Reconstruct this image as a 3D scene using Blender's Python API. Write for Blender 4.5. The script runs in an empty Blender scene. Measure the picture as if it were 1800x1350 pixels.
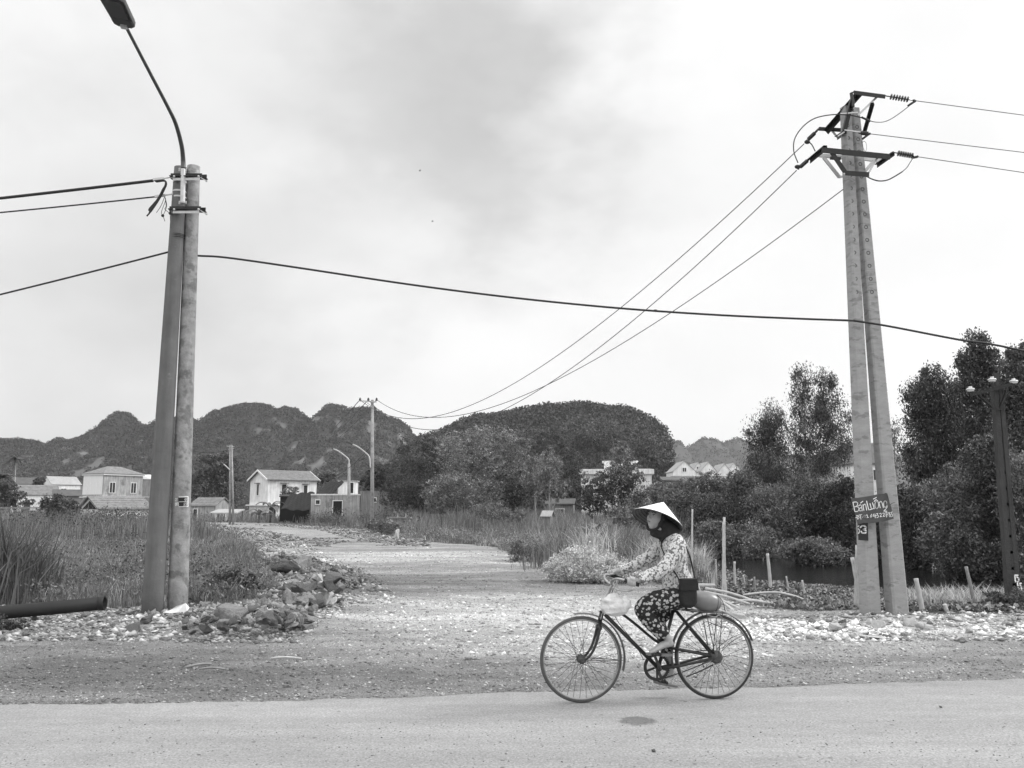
import bpy, bmesh, math, random
import numpy as np
from mathutils import Vector, Matrix, noise

# ---------------------------------------------------------------- camera, sky, sun, exposure
C = bpy.context.scene.collection
SC = bpy.context.scene
rad = math.radians
CAMZ, PITCH, FPX = 1.62, rad(8.49), 1440.0
cam_data = bpy.data.cameras.new("camera"); cam = bpy.data.objects.new("camera", cam_data); C.objects.link(cam)
cam.location = (0, 0, CAMZ); cam.rotation_euler = (rad(90) + PITCH, 0, 0)
cam_data.sensor_width = 36; cam_data.lens = FPX / 1800 * 36; cam_data.clip_start = .05; cam_data.clip_end = 20000
SC.camera = cam
SC.view_settings.view_transform = 'Standard'; SC.view_settings.look = 'None'
SC.view_settings.exposure = 0.0; SC.view_settings.gamma = 1.0
SC.render.resolution_x, SC.render.resolution_y = 1024, 768
SC.cycles.max_bounces = 6; SC.cycles.transparent_max_bounces = 6
SC.cycles.volume_bounces = 0
SUN_EL, SUN_AZ = rad(38), rad(76)      # azimuth to the right of the view direction

def raydir(px, py):
    v = -(py - 675) / FPX
    return Vector(((px - 900) / FPX, math.cos(PITCH) - v * math.sin(PITCH), math.sin(PITCH) + v * math.cos(PITCH)))
def P(px, py, Y):                      # point at forward distance Y
    d = raydir(px, py); t = Y / d.y
    return Vector((d.x * t, Y, CAMZ + d.z * t))
def G(px, py, z=0.0):                  # point on level z
    d = raydir(px, py); t = (z - CAMZ) / d.z
    return Vector((d.x * t, d.y * t, z))

world = bpy.data.worlds.new("World"); SC.world = world; world.use_nodes = True
nt = world.node_tree; N = nt.nodes; Lk = nt.links
for n_ in list(N): N.remove(n_)
def wn(t, **k):
    n_ = N.new(t)
    for a, b in k.items(): setattr(n_, a, b)
    return n_
out = wn('ShaderNodeOutputWorld'); bg = wn('ShaderNodeBackground'); bg.inputs[1].default_value = 0.1
Lk.new(bg.outputs[0], out.inputs[0])
tc = wn('ShaderNodeTexCoord')
sky = wn('ShaderNodeTexSky', sky_type='NISHITA', sun_disc=False, sun_elevation=SUN_EL, sun_rotation=SUN_AZ)
bw = wn('ShaderNodeRGBToBW'); Lk.new(sky.outputs[0], bw.inputs[0])
def m2(op, a, b=None, c=None):
    n_ = wn('ShaderNodeMath', operation=op)
    for i, x in enumerate((a, b, c)):
        if x is None: continue
        if hasattr(x, 'default_value') or hasattr(x, 'links'): Lk.new(x, n_.inputs[i])
        else: n_.inputs[i].default_value = x
    return n_.outputs[0]
nz = wn('ShaderNodeTexNoise'); nz.inputs['Scale'].default_value = 2.6; nz.inputs['Detail'].default_value = 6; nz.inputs['Roughness'].default_value = .5
mp = wn('ShaderNodeMapping'); mp.inputs['Scale'].default_value = (1, 1, 1.7); mp.inputs['Location'].default_value = (3.1, 1.7, .4)
Lk.new(tc.outputs['Generated'], mp.inputs[0]); Lk.new(mp.outputs[0], nz.inputs['Vector'])
nz2 = wn('ShaderNodeTexNoise'); nz2.inputs['Scale'].default_value = 5.5; nz2.inputs['Detail'].default_value = 5
Lk.new(mp.outputs[0], nz2.inputs['Vector'])
# softly warped direction for the cloud masses
wmix = wn('ShaderNodeVectorMath', operation='MULTIPLY_ADD'); wmix.inputs[1].default_value = (.35, .35, .35)
Lk.new(nz2.outputs['Color'], wmix.inputs[0]); Lk.new(tc.outputs['Generated'], wmix.inputs[2])
def blob(px, py, r, soft=.0):
    d = raydir(px, py).normalized() + Vector((.175, .175, .175))
    ds = wn('ShaderNodeVectorMath', operation='DISTANCE'); ds.inputs[1].default_value = d
    Lk.new(wmix.outputs[0], ds.inputs[0])
    mr = wn('ShaderNodeMapRange', interpolation_type='SMOOTHSTEP'); mr.inputs[1].default_value = r; mr.inputs[2].default_value = soft
    Lk.new(ds.outputs['Value'], mr.inputs[0]); return mr.outputs[0]
dark = None
for (px, py, r, a) in SKYBLOBS if 'SKYBLOBS' in globals() else [(640, 60, .38, .62), (900, 190, .36, .5), (1000, 20, .34, .3), (250, 60, .3, .4), (100, 610, .36, .62), (450, 650, .26, .42), (760, 330, .28, .3), (1450, 450, .4, .18), (1600, 100, .3, .16)]:
    b_ = m2('MULTIPLY', blob(px, py, r), a)
    dark = b_ if dark is None else m2('ADD', dark, b_)
nzr = m2('ADD', m2('MULTIPLY', nz.outputs['Fac'], 1.1), .35)
dark = m2('MULTIPLY', m2('MINIMUM', dark, 1.1), nzr)
base = m2('SUBTRACT', 10.85, m2('MULTIPLY', dark, 5.5))
base = m2('SUBTRACT', base, m2('MULTIPLY', m2('SUBTRACT', nz.outputs['Fac'], .35), 1.6))
bright = m2('MULTIPLY', blob(1180, 90, .2), 1.6)
base = m2('ADD', base, bright)
sep = wn('ShaderNodeSeparateXYZ'); Lk.new(tc.outputs['Generated'], sep.inputs[0])
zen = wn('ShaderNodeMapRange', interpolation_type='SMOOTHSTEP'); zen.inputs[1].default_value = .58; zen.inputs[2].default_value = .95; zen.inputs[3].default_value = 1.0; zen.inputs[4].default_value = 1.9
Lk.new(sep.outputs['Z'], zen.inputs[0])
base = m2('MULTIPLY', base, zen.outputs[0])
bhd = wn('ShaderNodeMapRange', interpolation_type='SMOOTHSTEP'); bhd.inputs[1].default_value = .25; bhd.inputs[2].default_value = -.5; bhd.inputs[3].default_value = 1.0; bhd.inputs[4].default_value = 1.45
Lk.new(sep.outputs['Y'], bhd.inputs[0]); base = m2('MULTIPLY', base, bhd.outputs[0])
hzn = wn('ShaderNodeMapRange', interpolation_type='SMOOTHSTEP'); hzn.inputs[1].default_value = .16; hzn.inputs[2].default_value = .05; hzn.inputs[3].default_value = 0; hzn.inputs[4].default_value = .9
Lk.new(sep.outputs['Z'], hzn.inputs[0]); base = m2('ADD', base, hzn.outputs[0])
base = m2('ADD', base, m2('MULTIPLY', bw.outputs[0], .12))
cmb = wn('ShaderNodeCombineColor'); [Lk.new(base, cmb.inputs[i]) for i in range(3)]
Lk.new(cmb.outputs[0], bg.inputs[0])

sl = bpy.data.lights.new("sun", 'SUN'); sun = bpy.data.objects.new("sun", sl); C.objects.link(sun)
sl.energy = 2.5; sl.angle = rad(12); sl.color = (1, 1, 1)
sdir = Vector((math.sin(SUN_AZ) * math.cos(SUN_EL), math.cos(SUN_AZ) * math.cos(SUN_EL), math.sin(SUN_EL)))
sun.rotation_euler = (-sdir).to_track_quat('-Z', 'Y').to_euler(); sun.location = (20, 10, 60)

# ---------------------------------------------------------------- helpers
R = random.Random(7); RN = np.random.default_rng(11)
def tag(o, label=None, cat=None, group=None, kind=None):
    if label: o['label'] = label
    if cat: o['category'] = cat
    if group: o['group'] = group
    if kind: o['kind'] = kind
    return o
def thing(name, label, cat, loc=(0, 0, 0), rotz=0, group=None):
    o = bpy.data.objects.new(name, None); C.objects.link(o); o.location = loc; o.rotation_euler = (0, 0, rotz)
    o.empty_display_size = .2
    return tag(o, label, cat, group)

def link(name, me, mat, parent=None, loc=None):
    o = bpy.data.objects.new(name, me); C.objects.link(o)
    if mat is not None: me.materials.append(mat)
    if parent is not None: o.parent = parent
    if loc is not None: o.location = loc
    return o
def npmesh(name, V, F, mat, parent=None, loc=None, smooth=False, attr=None):
    V = np.asarray(V, dtype=np.float32); F = np.asarray(F, dtype=np.int32); k = F.shape[1]
    me = bpy.data.meshes.new(name)
    me.vertices.add(len(V)); me.vertices.foreach_set('co', V.ravel())
    me.loops.add(F.size); me.loops.foreach_set('vertex_index', F.ravel())
    me.polygons.add(len(F)); me.polygons.foreach_set('loop_start', np.arange(0, F.size, k, dtype=np.int32))
    try: me.polygons.foreach_set('loop_total', np.full(len(F), k, dtype=np.int32))
    except Exception: pass
    if smooth: me.polygons.foreach_set('use_smooth', np.ones(len(F), dtype=bool))
    if attr:
        for an, av in attr.items():
            a = me.attributes.new(an, 'FLOAT', 'POINT'); a.data.foreach_set('value', np.asarray(av, dtype=np.float32).ravel())
    me.update(calc_edges=True)
    return link(name, me, mat, parent, loc)

class MB:
    def __init__(s, org=(0, 0, 0)): s.v = []; s.f = []; s.o = Vector(org)
    def add(s, vs, fs, M=None):
        k = len(s.v)
        for p in vs:
            p = Vector(p)
            if M is not None: p = M @ p
            s.v.append(p - s.o)
        s.f += [tuple(i + k for i in f) for f in fs]; return s
    def box(s, c, d, M=None, rz=0):
        x, y, z = d[0] / 2, d[1] / 2, d[2] / 2
        Q = Matrix.Translation(c) @ Matrix.Rotation(rz, 4, 'Z')
        if M is not None: Q = M @ Q
        return s.add([(-x, -y, -z), (x, -y, -z), (x, y, -z), (-x, y, -z), (-x, -y, z), (x, -y, z), (x, y, z), (-x, y, z)],
                     [(0, 3, 2, 1), (4, 5, 6, 7), (0, 1, 5, 4), (1, 2, 6, 5), (2, 3, 7, 6), (3, 0, 4, 7)], Q)
    def bar(s, p, q, w, h=None, up=(0, 0, 1)):
        p, q = Vector(p), Vector(q); h = h or w; t = (q - p).normalized(); u = Vector(up)
        if abs(t.dot(u)) > .98: u = Vector((0, 1, 0))
        a = t.cross(u).normalized() * w / 2; b = t.cross(a).normalized() * h / 2
        vs = [p - a - b, p + a - b, p + a + b, p - a + b, q - a - b, q + a - b, q + a + b, q - a + b]
        return s.add(vs, [(0, 1, 2, 3), (7, 6, 5, 4), (0, 4, 5, 1), (1, 5, 6, 2), (2, 6, 7, 3), (3, 7, 4, 0)])
    def angle(s, p, q, w, t=.008, up=(0, 0, 1)):      # L-section steel
        p, q = Vector(p), Vector(q); d = (q - p).normalized(); u = Vector(up)
        if abs(d.dot(u)) > .98: u = Vector((0, 1, 0))
        a = d.cross(u).normalized(); b = d.cross(a).normalized()
        s.bar(p + a * 0, q + a * 0, w, t, up); s.bar(p + a * (w / 2 - t / 2) + b * (w / 2 + t / 2), q + a * (w / 2 - t / 2) + b * (w / 2 + t / 2), t, w, up); return s
    def tube(s, pts, r, n=10, cap=True, ell=None, side=None):
        # r: number or list; ell: list of second radii along 'side'
        pts = [Vector(p) for p in pts]; m = len(pts)
        rs = r if isinstance(r, (list, tuple)) else [r] * m
        k0 = len(s.v); prev = None
        for i, p in enumerate(pts):
            t = (pts[min(i + 1, m - 1)] - pts[max(i - 1, 0)])
            t = t.normalized() if t.length > 1e-9 else Vector((0, 0, 1))
            if side is not None:
                b = Vector(side); b = (b - t * b.dot(t)).normalized()
            elif prev is None:
                u = Vector((0, 0, 1)) if abs(t.z) < .9 else Vector((1, 0, 0)); b = t.cross(u).normalized()
            else: b = (prev - t * prev.dot(t)).normalized()
            prev = b; a = b.cross(t).normalized(); e = ell[i] if ell else rs[i]
            for j in range(n):
                th = 2 * math.pi * j / n
                s.v.append(p + a * (math.cos(th) * rs[i]) + b * (math.sin(th) * e) - s.o)
        for i in range(m - 1):
            for j in range(n):
                A = k0 + i * n + j; B = k0 + i * n + (j + 1) % n
                s.f.append((A, B, B + n, A + n))
        if cap:
            s.f.append(tuple(k0 + j for j in range(n))[::-1]); s.f.append(tuple(k0 + (m - 1) * n + j for j in range(n)))
        return s
    def lathe(s, prof, n=24, M=None, cap=False):
        k0 = len(s.v); m = len(prof)
        for (r, z) in prof:
            for j in range(n):
                th = 2 * math.pi * j / n; p = Vector((r * math.cos(th), r * math.sin(th), z))
                if M is not None: p = M @ p
                s.v.append(p - s.o)
        for i in range(m - 1):
            for j in range(n):
                A = k0 + i * n + j; B = k0 + i * n + (j + 1) % n; s.f.append((A, B, B + n, A + n))
        if cap:
            s.f.append(tuple(k0 + j for j in range(n))[::-1]); s.f.append(tuple(k0 + (m - 1) * n + j for j in range(n)))
        return s
    def ball(s, c, r, n=12, M=None):
        r = r if isinstance(r, (tuple, list)) else (r, r, r)
        prof = [(max(1e-4, math.sin(math.pi * i / n)), -math.cos(math.pi * i / n)) for i in range(n + 1)]
        Q = Matrix.Translation(c) @ (M if M is not None else Matrix()) @ Matrix.Diagonal((*r, 1))
        return s.lathe(prof, n * 2, Q)
    def build(s, name, mat, parent=None, smooth=False, loc=None):
        me = bpy.data.meshes.new(name); me.from_pydata([tuple(p) for p in s.v], [], s.f); me.update()
        if smooth:
            for p in me.polygons: p.use_smooth = True
        return link(name, me, mat, parent, loc)

def bevel(o, w, seg=2):
    b = o.modifiers.new('bevel', 'BEVEL'); b.width = w; b.segments = seg; b.limit_method = 'ANGLE'; return o
def frame_on(p, zdir, xdir=None):
    z = Vector(zdir).normalized(); x = Vector(xdir) if xdir is not None else (Vector((1, 0, 0)) if abs(z.x) < .9 else Vector((0, 1, 0)))
    x = (x - z * x.dot(z)).normalized(); y = z.cross(x)
    M = Matrix((x, y, z)).transposed().to_4x4(); M.translation = p; return M
def catmull(pts, k=6):
    pts = [Vector(p) for p in pts]; o = []; q = [pts[0] * 2 - pts[1]] + pts + [pts[-1] * 2 - pts[-2]]
    for i in range(1, len(q) - 2):
        for j in range(k):
            t = j / k; a, b, c, d = q[i - 1], q[i], q[i + 1], q[i + 2]
            o.append(.5 * ((2 * b) + (c - a) * t + (2 * a - 5 * b + 4 * c - d) * t * t + (3 * b - a - 3 * c + d) * t ** 3))
    o.append(pts[-1]); return o

# ---- materials: all greys
def mat(name, g, rough=.8, metal=0, var=.25, sc=6, det=6, bump=0, bsc=40, island=0, trans=0, streak=0, spec=.4, spots=None, stretch=(1, 1, 1), coord='Object', tone=0):
    m = bpy.data.materials.new(name); m.use_nodes = True; t = m.node_tree; n = t.nodes; l = t.links
    b = n['Principled BSDF']; b.inputs['Roughness'].default_value = rough; b.inputs['Metallic'].default_value = metal
    b.inputs['Specular IOR Level'].default_value = spec
    def nn(ty, **k):
        x = n.new(ty)
        for a, c in k.items(): setattr(x, a, c)
        return x
    def mm(op, a, c):
        x = nn('ShaderNodeMath', operation=op)
        for i, v in enumerate((a, c)):
            if isinstance(v, (int, float)): x.inputs[i].default_value = v
            else: l.new(v, x.inputs[i])
        return x.outputs[0]
    co = nn('ShaderNodeTexCoord'); src = co.outputs[coord] if coord != 'Position' else nn('ShaderNodeNewGeometry').outputs['Position']
    mp_ = nn('ShaderNodeMapping'); mp_.inputs['Scale'].default_value = stretch; l.new(src, mp_.inputs[0]); vec = mp_.outputs[0]
    val = None
    if var:
        z = nn('ShaderNodeTexNoise'); z.inputs['Scale'].default_value = sc; z.inputs['Detail'].default_value = det; z.inputs['Roughness'].default_value = .65
        l.new(vec, z.inputs['Vector'])
        val = mm('ADD', mm('MULTIPLY', mm('SUBTRACT', z.outputs['Fac'], .5), 2 * 1.9 * var), 1.0)
    else:
        v_ = nn('ShaderNodeValue'); v_.outputs[0].default_value = 1; val = v_.outputs[0]
    if streak:
        mpp = nn('ShaderNodeMapping'); mpp.inputs['Scale'].default_value = (9, 9, .6); l.new(vec, mpp.inputs[0])
        z = nn('ShaderNodeTexNoise'); z.inputs['Scale'].default_value = 1; z.inputs['Detail'].default_value = 7; z.inputs['Roughness'].default_value = .7
        l.new(mpp.outputs[0], z.inputs['Vector'])
        rr = nn('ShaderNodeMapRange'); rr.inputs[1].default_value = .38; rr.inputs[2].default_value = .62; rr.inputs[3].default_value = 1 - streak; rr.inputs[4].default_value = 1 + streak * .3
        l.new(z.outputs['Fac'], rr.inputs[0]); val = mm('MULTIPLY', val, rr.outputs[0])
    if island:
        ge = nn('ShaderNodeNewGeometry'); val = mm('MULTIPLY', val, mm('ADD', mm('MULTIPLY', mm('POWER', ge.outputs['Random Per Island'], 1.5), 2 * island), 1 - island * .8))
    if tone:
        at = nn('ShaderNodeAttribute'); at.attribute_name = 'tone'; val = mm('MULTIPLY', val, mm('POWER', 2.0, mm('MULTIPLY', at.outputs['Fac'], tone)))
    if spots:     # (scale, threshold, factor) lighter or darker blotches
        z = nn('ShaderNodeTexNoise'); z.inputs['Scale'].default_value = spots[0]; z.inputs['Detail'].default_value = 5; z.inputs['Roughness'].default_value = .6; l.new(vec, z.inputs['Vector'])
        rr = nn('ShaderNodeMapRange'); rr.inputs[1].default_value = spots[1]; rr.inputs[2].default_value = spots[1] + .06; rr.inputs[3].default_value = 1; rr.inputs[4].default_value = spots[2]
        l.new(z.outputs['Fac'], rr.inputs[0]); val = mm('MULTIPLY', val, rr.outputs[0])
    val = mm('MAXIMUM', mm('MULTIPLY', val, g), .004)
    cc = nn('ShaderNodeCombineColor'); [l.new(val, cc.inputs[i]) for i in range(3)]; l.new(cc.outputs[0], b.inputs['Base Color'])
    if bump:
        z = nn('ShaderNodeTexNoise'); z.inputs['Scale'].default_value = bsc; z.inputs['Detail'].default_value = 6; l.new(vec, z.inputs['Vector'])
        bb = nn('ShaderNodeBump'); bb.inputs['Strength'].default_value = min(1, bump); bb.inputs['Distance'].default_value = .5 / bsc * max(1, bump); l.new(z.outputs['Fac'], bb.inputs['Height']); l.new(bb.outputs[0], b.inputs['Normal'])
    if trans:
        tr = nn('ShaderNodeBsdfTranslucent'); l.new(cc.outputs[0], tr.inputs[0]); mx = nn('ShaderNodeMixShader'); mx.inputs[0].default_value = trans
        o_ = n['Material Output']; l.new(b.outputs[0], mx.inputs[1]); l.new(tr.outputs[0], mx.inputs[2]); l.new(mx.outputs[0], o_.inputs[0])
    return m

MT = dict(
    concrete=mat('concrete', .30, .9, var=.35, sc=3.2, bump=.5, bsc=30, streak=.25, spots=(1.5, .56, .72)),
    concrete_band=mat('banded_concrete', .30, .9, var=.2, sc=3.2, stretch=(1.5, 1.5, 4), bump=.5, bsc=30, spots=(3.0, .56, .7)),
    concrete_dark=mat('concrete_dark', .125, .9, streak=.15, var=.22, sc=3.0, bump=.35, bsc=30, spots=(7, .66, 1.35)),
    concrete_mottle=mat('concrete_mottled', .26, .9, var=.5, sc=5.0, bump=.5, bsc=30, spots=(4.2, .52, .62)),
    old_concrete=mat('old_concrete', .045, .9, var=.3, sc=4, bump=.5, bsc=30),
    black_steel=mat('black_steel', .02, .5, .3, var=.2), galv=mat('galvanised_steel', .5, .45, .3, var=.2, sc=12),
    lamp_steel=mat('lamp_steel', .09, .4, .5, var=.1), lamp_black=mat('lamp_housing', .03, .35, var=.1), lamp_glass=mat('lamp_glass', .06, .15, var=.1),
    rubber_cable=mat('rubber_cable', .018, .6, var=.1), wire=mat('bare_wire', .06, .5, .3, var=0),
    insul=mat('dark_insulator', .03, .25, var=.1), porcelain=mat('white_porcelain', .6, .2, var=.05, spec=.5),
    white_paint=mat('white_paint', .82, .6, var=.12, sc=30), board=mat('sign_board', .07, .8, var=.3, sc=9), black_plate=mat('black_plate', .015, .6, var=.2),
    bark=mat('tree_bark', .12, .95, var=.3, sc=8, bump=.6, bsc=20), pale_bark=mat('pale_bark', .33, .9, var=.3, sc=6),
    leaf=mat('leaf', .17, .42, var=.35, sc=.5, det=2, tone=1.0, island=.55, trans=.3), leaf_dark=mat('dark_leaf', .078, .42, var=.35, sc=.5, det=2, tone=1.0, island=.55, trans=.25),
    leaf_pale=mat('pale_leaf', .21, .6, var=.35, sc=.5, det=2, tone=1.0, island=.55, trans=.3), leaf_light=mat('light_weed_leaf', .55, .6, var=.3, sc=2, det=2, island=.6, trans=.25),
    grass=mat('grass_blade', .2, .55, var=.5, sc=.35, det=3, island=.55, trans=.3), grass_dry=mat('dry_grass_blade', .42, .8, var=.3, sc=.6, det=3, island=.6, trans=.2),
    cane=mat('cane_leaf', .11, .7, var=.3, sc=.8, det=2, island=.6, trans=.25),
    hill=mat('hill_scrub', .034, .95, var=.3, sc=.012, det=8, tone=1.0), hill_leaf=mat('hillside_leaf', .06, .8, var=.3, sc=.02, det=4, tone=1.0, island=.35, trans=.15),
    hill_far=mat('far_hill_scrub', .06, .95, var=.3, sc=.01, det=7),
    rock=mat('limestone', .2, .9, var=.3, sc=5, bump=.6, bsc=18, spots=(3, .55, .7)), rock_dark=mat('dark_limestone', .1, .9, var=.3, sc=5, bump=.6, bsc=18), rock_pale=mat('pale_limestone', .42, .9, var=.2, sc=5, bump=.5, bsc=18),
    stone=mat('crushed_stone', .31, .9, var=.3, sc=.6, island=.75, tone=.8), debris=mat('bank_litter', .19, .9, var=0, island=.8),
    bamboo=mat('cut_bamboo', .42, .6, var=.3, sc=8), bamboo_dark=mat('weathered_bamboo', .22, .7, var=.3, sc=8),
    wall=mat('pale_render', .78, .85, var=.15, sc=1.2, streak=.24), wall_stain=mat('stained_render', .38, .9, var=.35, sc=.9, streak=.4, spots=(.8, .55, .65)),
    wall_grey=mat('grey_render', .26, .9, var=.25, sc=.9, streak=.35), roof=mat('tile_roof', .2, .85, var=.35, sc=2.2, streak=.3), roof_dark=mat('dark_tile_roof', .09, .85, var=.3, sc=1.6), roof_pale=mat('tin_roof', .36, .7, var=.2, sc=1.2, streak=.2),
    win=mat('window_glass', .03, .2, var=0), dark=mat('dark_opening', .015, .9, var=0), tarp=mat('black_tarpaulin', .02, .7, var=.2, sc=2), trim=mat('white_trim', .75, .7, var=.08),
    stone_dark=mat('dark_crushed_stone', .17, .9, var=.3, sc=2, island=.75, tone=.2),
    stone_pale=mat('pale_crushed_stone', .40, .9, var=0, island=.6, tone=.3),
    pipe=mat('black_pipe', .014, .65, var=.2, sc=5),
)
# ---------------------------------------------------------------- terrain
def gpoly(pts, z=0.0): return np.array([[G(a, b, z).x, G(a, b, z).y] for a, b in pts])
ROADZ = .02
LEFT = [(-700, 1072), (0, 1070), (250, 1068), (430, 1080), (478, 1050), (492, 1015), (462, 985), (448, 960), (425, 945), (380, 933), (330, 926)]
RIGHT = [(330, 917), (470, 919), (560, 925), (640, 931), (700, 943), (760, 951), (860, 960), (960, 984), (1060, 1003), (1130, 1018), (1230, 1040), (1290, 1060), (1450, 1072), (1640, 1082), (1800, 1084), (2500, 1088)]
TRACK = gpoly(LEFT + RIGHT + [(2500, 1500), (-700, 1500)])
TRACK[0, 0] -= 400; TRACK[-1, 0] -= 400; TRACK[-2, 0] += 400; TRACK[-3, 0] += 400
TRACK[-1, 1] = TRACK[-2, 1] = -400
CANAL = gpoly([(1235, 1038), (1330, 1038), (1480, 1040), (1640, 1056), (1800, 1062), (2500, 1066), (2500, 985), (1500, 982), (1235, 980)], -.36)
def sdist(poly, x, y):
    x = np.asarray(x, float); y = np.asarray(y, float)
    d = np.full(x.shape, 1e9); ins = np.zeros(x.shape, bool); n = len(poly)
    for i in range(n):
        ax, ay = poly[i]; bx, by = poly[(i + 1) % n]; ex, ey = bx - ax, by - ay
        t = np.clip(((x - ax) * ex + (y - ay) * ey) / (ex * ex + ey * ey + 1e-12), 0, 1)
        d = np.minimum(d, np.hypot(x - ax - t * ex, y - ay - t * ey))
        c = ((ay > y) != (by > y)) & (x < (bx - ax) * (y - ay) / (by - ay + 1e-12) + ax); ins ^= c
    return np.where(ins, d, -d)
def _h(ix, iy, s):
    h = (ix * 374761393 + iy * 668265263 + s * 1442695041) & 0xFFFFFFFF
    h = ((h ^ (h >> 13)) * 1274126177) & 0xFFFFFFFF
    return ((h ^ (h >> 16)) & 0xFFFF) / 65535.0
def vn(x, y, s=0):
    x = np.asarray(x, float); y = np.asarray(y, float)
    ix = np.floor(x).astype(np.int64); iy = np.floor(y).astype(np.int64); fx = x - ix; fy = y - iy
    fx = fx * fx * (3 - 2 * fx); fy = fy * fy * (3 - 2 * fy)
    return ((_h(ix, iy, s) * (1 - fx) + _h(ix + 1, iy, s) * fx) * (1 - fy) + (_h(ix, iy + 1, s) * (1 - fx) + _h(ix + 1, iy + 1, s) * fx) * fy) * 2 - 1
def fbm(x, y, o=4, s=0):
    r = 0; a = 1; t = 0
    for i in range(o): r = r + a * vn(x * 2 ** i, y * 2 ** i, s + i); t += a; a *= .5
    return r / t
def sstep(a, b, v): t = np.clip((v - a) / (b - a), 0, 1); return t * t * (3 - 2 * t)
ROADEDGE = gpoly([(-900, 1249), (-300, 1243), (0, 1237), (300, 1232), (630, 1226), (960, 1214), (1250, 1207), (1500, 1200), (1800, 1192), (2400, 1178)], ROADZ)
def road_y(x): return np.interp(x, ROADEDGE[:, 0], ROADEDGE[:, 1])
def heap(x, y):   # low spoil ridge running from the poles to the track
    z = 0
    for (px, py, r, h) in HEAPS: 
        g = G(px, py); z = z + h * np.exp(-((x - g.x) ** 2 + (y - g.y) ** 2) / (2 * r * r))
    return z
HEAPS = [(300, 1078, .5, .12), (400, 1092, .5, .12), (470, 1088, .55, .14), (510, 1058, .5, .28), (530, 1032, .6, .34), (565, 1018, .6, .28), (505, 1002, .6, .36), (585, 1035, .45, .2), (1540, 1086, .9, .05)]
def tsd(x, y): return sdist(TRACK, x, y) + .5 * fbm(x * 1.1, y * 1.1, 4, 5) + 1.0 * fbm(x * .22, y * .16, 3, 15) * sstep(24, 45, y)
def hz(x, y):
    x = np.asarray(x, float); y = np.asarray(y, float)
    sd = sdist(TRACK, x, y) + .35 * fbm(x * .9, y * .9, 3, 5)
    cd = sdist(CANAL, x, y) + .3 * fbm(x * .7, y * .7, 3, 9)
    z = .035 * fbm(x * .6, y * .6, 4, 1) * sstep(0, 1.5, y - road_y(x)) + .012 * fbm(x * 5, y * 5, 2, 3) * sstep(0, .5, y - road_y(x))
    rt = sstep(3.5, 5.5, x) * sstep(45, 38, y)
    low = -.35 * sstep(.2, 2.2, -sd) * (1 - rt) + rt * -.30 * sstep(0, 6, -sd)
    z = z + low + heap(x, y) * sstep(-1.2, .2, sd)
    z = z - .8 * sstep(-.4, .5, cd)
    z = z - .03 * (1 - sstep(-.4, .0, y - road_y(x)))
    return z
def axis(segs):
    o = []
    for a, b, st0, st1 in segs:
        v = a
        while v < b - 1e-6:
            o.append(v); f = (v - a) / (b - a); v += st0 + (st1 - st0) * f
    o.append(segs[-1][1]); return np.array(o)
ys = axis([(-4000, -100, 800, 400), (-100, 4, 26, 3), (4, 14, .06, .06), (14, 40, .07, .25), (40, 100, .3, 1.5), (100, 400, 2, 40), (400, 6000, 60, 800)])
xp = axis([(0, 10, .07, .09), (10, 30, .1, .5), (30, 100, .6, 5), (100, 500, 6, 60), (500, 5000, 80, 900)])
xs = np.concatenate([-xp[:0:-1], xp])
XX, YY = np.meshgrid(xs, ys); ZZ = hz(XX, YY); nx, ny = len(xs), len(ys)
SD = tsd(XX, YY)
DIRT = sstep(-.25, .25, SD)
# bands of paler crushed stone and of darker trodden earth, where the photograph has them: (px, py, rx metres, ry metres, tone)
PATCH = [(720, 975, 4.2, 2.2, .9), (560, 985, 2.5, 1.6, .5), (900, 990, 2.2, 1.5, .6), (700, 1022, 3.4, 1.4, -.75), (1000, 1030, 2.5, .9, -.2), (800, 1055, 5.5, .8, .75), (1000, 1070, 2.5, .9, .6),
         (650, 1080, 2.5, .6, .5), (860, 1100, 2.4, .5, .6), (480, 1120, 2.2, .6, -.1), (300, 1160, 3.2, .8, -.6), (520, 1180, 2.4, .6, -.65), (90, 1125, 2.4, .5, .05), (300, 1110, 2, .4, .0), (1560, 1110, 2.6, .45, .95), (1420, 1100, 1.6, .5, .8), (1700, 1115, 2, .4, .5),
         (1350, 1150, 2.4, .5, .15), (1650, 1165, 2.2, .35, -.3), (1130, 1150, 1.6, .5, .5), (900, 1170, 2.0, .5, .05), (620, 942, 6, 3.5, .1), (640, 952, 6, 1.4, -.45), (450, 935, 8, 4, .35), (650, 1215, 4, .2, .1), (530, 1035, 1.8, 3.5, -.8), (60, 1205, 3, .3, -.4), (400, 1218, 3, .2, -.15)]
def tone(x, y):
    t = np.zeros_like(x) + .0
    wx = x + .5 * fbm(x * 1.2, y * 1.2, 3, 21); wy = y + .5 * fbm(x * 1.2, y * 1.2, 3, 22)
    for px, py, rx, ry, a in PATCH:
        g = G(px, py); t = t + a * np.exp(-(((wx - g.x) / rx) ** 2 + ((wy - g.y) / ry) ** 2))
    t = t + .8 * fbm(x * .45, y * 1.7, 5, 31) + .5 * fbm(x * 2.5, y * 6, 4, 33) - .15 * (1 - sstep(.3, 3.2, y - road_y(x))) + .7 * np.exp(-((x - .3) / 3.2) ** 2) * np.exp(-((y - 11.2) / 3.2) ** 2) - .25 * sstep(-1, -4, x) * sstep(12, 10, y)
    return t
TONE = np.clip(tone(XX, YY), -1.2, 1.2)
V = np.stack([XX, YY, ZZ], -1).reshape(-1, 3)
I = np.arange(nx * ny).reshape(ny, nx); F = np.stack([I[:-1, :-1], I[:-1, 1:], I[1:, 1:], I[1:, :-1]], -1).reshape(-1, 4)

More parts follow.
